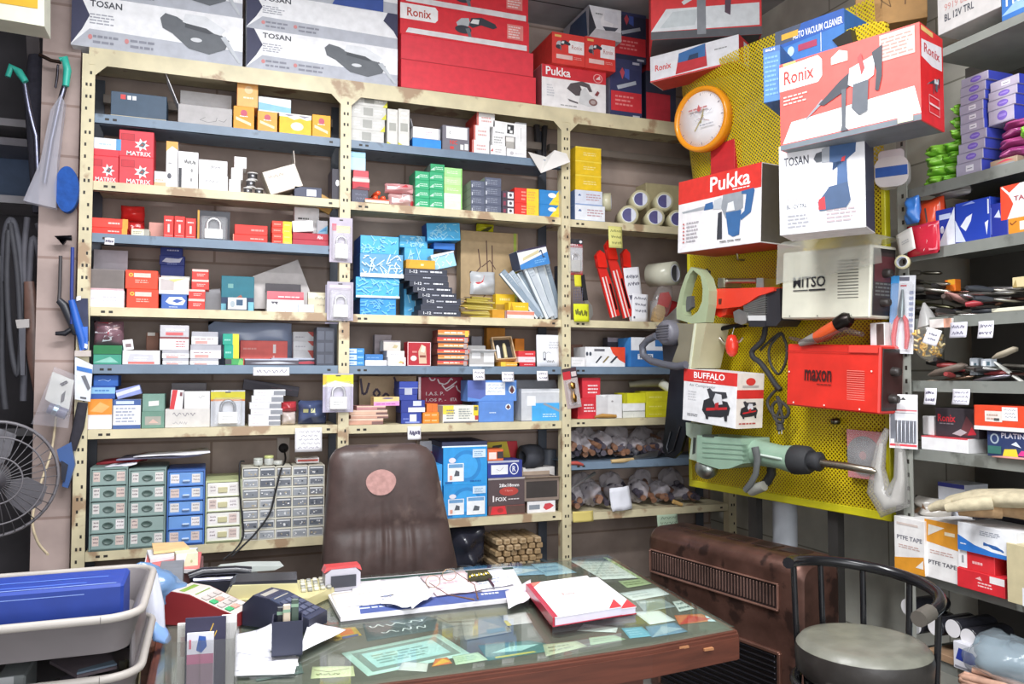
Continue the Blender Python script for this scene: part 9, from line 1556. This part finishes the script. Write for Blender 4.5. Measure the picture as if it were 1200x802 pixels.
# papers under the glass
zg=.7508
UG=[('green-bordered certificate under the desk glass',((431,793),(552,767),(514,743),(400,766)),'#bfe0d4',[R(.07,.1,.93,.9,'#8a9a92'),R(.14,.2,.86,.8,'#b4dcd8'),L(.2,.3,.75,.7,4,'#88aaa4',3)]),('dark printed calendar with Persian script under the glass near the blotter',((430,752),(535,735),(500,722),(425,732)),'#4a5a5c',[H(.05,.55,.9,.95,1,'#e4ecec',3),H(.1,.15,.85,.5,1,'#e4ecec',6)]),
      ('yellow printed card under the glass beside the dark calendar',((392,752),(424,745),(416,735),(386,738)),'#c8a43c',[R(.3,.3,.8,.9,'#d87838'),R(.3,.0,.9,.2,'#4a5a8c')]),('cream paper strip at the front left edge under the glass',((364,796),(416,793),(414,781),(366,782)),'#d4d8a8',[S([(.05,.7),(.4,.5),(.9,.75)],.003,'#7a6a4a'),H(.1,.1,.7,.5,1,'#8a8a5a',3)]),
      ('teal picture card with a boat shape at the front edge under the glass',((572,775),(668,760),(620,751),(560,757)),'#4f7a78',[P([(.1,.4),(.5,.7),(.9,.6),(.5,.3)],'#a9d4d0'),R(.1,.05,.6,.15,'#c8c060')]),('pale strip beside the certificate under the glass',((466,786),(500,788),(502,778),(472,776)),'#d4d8d0',None),('small red and yellow card beside the certificate',((506,782),(530,778),(524,771),(510,773)),'#d87a48',[P([(0,0),(.6,.9),(1,.3)],'#e8b848')]),('pale green slip in front of the certificate corner',((534,780),(572,774),(560,765),(530,770)),'#c4dcbc',[L(.1,.2,.8,.8,3,'#9ab894',3)]),
      ('cream and yellow slip at the front edge, middle',((640,770),(688,758),(676,752),(636,756)),'#b8c0a0',[L(.1,.2,.9,.8,2,'#8a9478',2)]),('pale green slip at the front edge below the notebooks',((692,757),(734,750),(720,745),(690,748)),'#a9c0a0',[L(.1,.2,.9,.8,2,'#8aa084',2)]),('white slip below the notebooks at their front',((676,740),(722,742),(724,736),(684,732)),'#dfe6e2',[L(.1,.2,.4,.8,1,'#a8b0ac',2)]),('sky-blue card right of the white slip',((738,749),(766,746),(752,735),(728,737)),'#7ab8cc',[L(.1,.2,.8,.8,3,'#a4d4e4',2)]),
      ('blue and white photograph near the front edge, right',((764,748),(806,741),(790,730),(756,735)),'#7a9cb4',[P([(0,0),(.5,.8),(1,.3)],'#a9c0cc')]),('torn white card right of the notebooks',((762,733),(792,728),(772,716),(742,718)),'#e4ecec',None),('orange-red photograph at the right end under the glass',((796,733),(838,728),(822,720),(790,722)),'#d07a4a',[P([(0,0),(.5,.9),(1,.2)],'#c84838')]),('pale blue slip at the right corner under the glass',((830,729),(856,727),(846,721),(826,722)),'#cfe4ec',None),
      ('white slip lying long in the right part of the glass',((742,705),(797,696),(782,688),(726,696)),'#e8f0f0',[L(.1,.2,.8,.8,2,'#c8d4d4',2)]),('grey photograph in the right middle under the glass',((755,718),(792,712),(776,702),(744,705)),'#a4b0b0',[P([(0,0),(.5,.8),(1,.2)],'#8c9898'),L(.1,.6,.8,.9,1,'#d8e0e0',2)]),('white scribbled sheet at the right under the glass',((796,718),(832,712),(812,703),(788,706)),'#d8e2dc',[H(.1,.1,.9,.9,2,'#8a9a94',2)]),
      ('large white sheet at the far right corner under the glass',((706,680),(760,677),(722,658),(668,658)),'#e6ece6',[L(.08,.1,.9,.9,6,'#c4ccc4',2)]),('yellow-green sheet along the right edge under the glass',((760,686),(776,678),(724,650),(698,650)),'#c8d8a4',[L(.1,.1,.9,.9,6,'#a4b884',3)]),('olive slip in the right part beside the yellow-green sheet',((735,690),(775,684),(762,678),(724,682)),'#b4c494',[L(.1,.2,.8,.8,2,'#7a8a5c',3)]),('pale pink square of paper left of the notebooks under the glass',((590,735),(624,731),(616,718),(590,722)),'#d0c8c8',None),('yellow round sticker picture under the glass left of the notebooks',((584,736),(600,734),(594,728),(580,730)),'#d8c048',None),('light blue slips at the back right of the glass',((640,676),(676,672),(652,660),(622,662)),'#a9cce0',[L(.1,.2,.8,.8,2,'#84a8c4',3)]),('blue-white leaflet behind the notebooks under the glass',((598,676),(640,674),(624,664),(574,664)),'#9cc0dc',[P([(0,0),(.3,.9),(1,.5)],'#dfeaf2')]),
      ('dark green and white picture at the front left under the glass',((300,800),(356,790),(352,776),(300,782)),'#5a6a64',[L(.1,.1,.9,.9,3,'#9aa8a0',3)]),('beige photograph behind the dark card terminal',((362,728),(384,726),(378,712),(356,712)),'#a48c74',[P([(0,0),(.5,.9),(1,.2)],'#7a6a58')]),('brownish photograph in the middle of the desk under the glass',((545,752),(600,742),(585,722),(540,726)),'#8d8a80',[P([(.1,.1),(.4,.9),(.9,.3)],'#a49a8c'),R(.5,.1,.9,.3,'#7a8a8c')])]
def dclamp(P4):
    o=[]
    for x,y in P4:
        xr=fe[-1][0]+(be[0]-fe[-1][0])*(y-fe[-1][1])/(be[1]-fe[-1][1])-.012;o.append((min(x,xr),min(y,be[1]-.01)))
    return o
for i,(lb,px,c,dec)in enumerate(UG):flatsheet('paper_slip' if 'photograph' not in lb else 'photograph',lb,'paper' if 'photograph' not in lb else 'photograph',dclamp(Q(zg,*px)),zg+.00008*i,c,.0004,0,dec)
# loose papers, pen cup, card holder
zp=DT+.0006
for i,(px,s)in enumerate((([(276,793),(345,791),(350,772),(278,765)],'lowest sheet of the white bundle before the pen cup'),([(277,787),(350,782),(346,768),(279,762)],'upper sheet of the white bundle before the pen cup'),([(276,765),(318,772),(312,738),(274,745)],'white slip at the left of the pen cup'),([(300,760),(330,766),(322,731),(300,740)],'white slip standing under the left corner of the pen cup'),([(350,766),(405,740),(362,730),(356,748)],'triangular white sheet to the right of the pen cup'))):
    flatsheet('loose_paper',s,'paper',Q(zp+.003*i,*px),zp+.003*i,'#eeeef4',.002,.003,[L(.15,.2,.8,.8,4,'#dcdce6',i)])
q=dp_(318,771,zp+.016);pc=empty('pen_cup',fr((q.x,q.y,zp+.0165),radians(-6)),'dark navy square pen cup holding small tools','pen cup');w_=.075;h_=.085;NVY=mat('#2b2e44','plastic')
m=MB();m.box(0,w_,0,.003,0,h_,NVY);m.box(0,w_,w_-.003,w_,0,h_,NVY);m.box(0,.003,.003,w_-.003,0,h_,NVY);m.box(w_-.003,w_,.003,w_-.003,0,h_,NVY);m.box(0,w_,0,w_,-.0,.003,NVY);m.build('cup',pc)
for x,y,z,c,nm,s in((.035,.03,.12,'#d4c4b0','eraser','pale eraser stick standing in the pen cup'),(.055,.04,.13,'#4a5a50','lighter','dark green stick standing in the pen cup'),(.02,.05,.11,'#33343c','pen','black pen standing in the pen cup')):
    m=MB();m.T=pc.matrix_world.copy();m.box(x-.009,x+.009,y-.005,y+.005,.004,z,mat(c,'plastic'),.002);m.box(x-.009,x+.009,y-.0052,y+.0052,z-.02,z-.012,mat('#8aa890','plastic'));tag(m.build(nm),s,nm)
q=dp_(192,822);q2=dp_(275,815);hw=(q2-q).length;ha=atan2(q2.y-q.y,q2.x-q.x);hz=hit(233,752,q,ha).z-DT
chd=empty('card_holder',fr((q.x,q.y,DT+.0006),ha),'clear acrylic holder full of business cards at the front left of the desk','card holder');CLR=mat('#85877f','clear')
m=MB();m.box(0,hw,0,.003,0,hz,CLR);m.box(0,.003,.003,.07,0,hz*1.05,CLR);m.box(hw-.003,hw,.003,.07,0,hz*1.05,CLR);m.box(0,hw,.035,.038,0,hz*1.2,CLR);m.box(0,hw,0,.075,-.0,.003,CLR);m.box(hw*.48,hw*.5,.003,.07,0,hz,CLR);m.build('acrylic_body',chd)
def hcard(label,u0,u1,z1,y,col,dec):
    m=MB();m.T=chd.matrix_world.copy();m.box(u0*hw,u1*hw,y,y+.008,.004,z1*hz,mat(col,'card'));draw(m,dec,*[(lambda f:(f[0],f[1],f[2]))(faces((u1-u0)*hw,.008,z1*hz-.004,u0*hw,y,.004)['front'])][0]);return tag(m.build('business_card'),label,'card')
hcard('white card with a blue globe at the front of the acrylic holder',.30,.68,1.12,.008,'#dcdce8',[R(0,0,1,.5,'#8a7484'),R(0,.5,1,.66,'#b46a8c'),P([(.35,.72),(.45,.96),(.7,.94),(.75,.78),(.55,.68)],'#2f58a8'),R(.08,.75,.16,.9,'#d86a84')])
hcard('navy card with gold emblem standing behind the globe card',.26,.84,1.36,.020,'#34324c',[S([(.7,.92),(.62,.82),(.7,.72),(.78,.82)],.002,'#d8b040'),L(.1,.68,.4,.76,2,'#a49a54',2)])
hcard('white cards at the left end of the acrylic holder',.12,.28,1.22,.045,'#efece6',[R(.3,.5,.7,.8,'#dcc8c4')])
hcard('white cards at the right end of the acrylic holder',.76,.98,1.32,.045,'#eeecec',[S([(.5,.3),(.5,.9)],.001,'#ccc')])
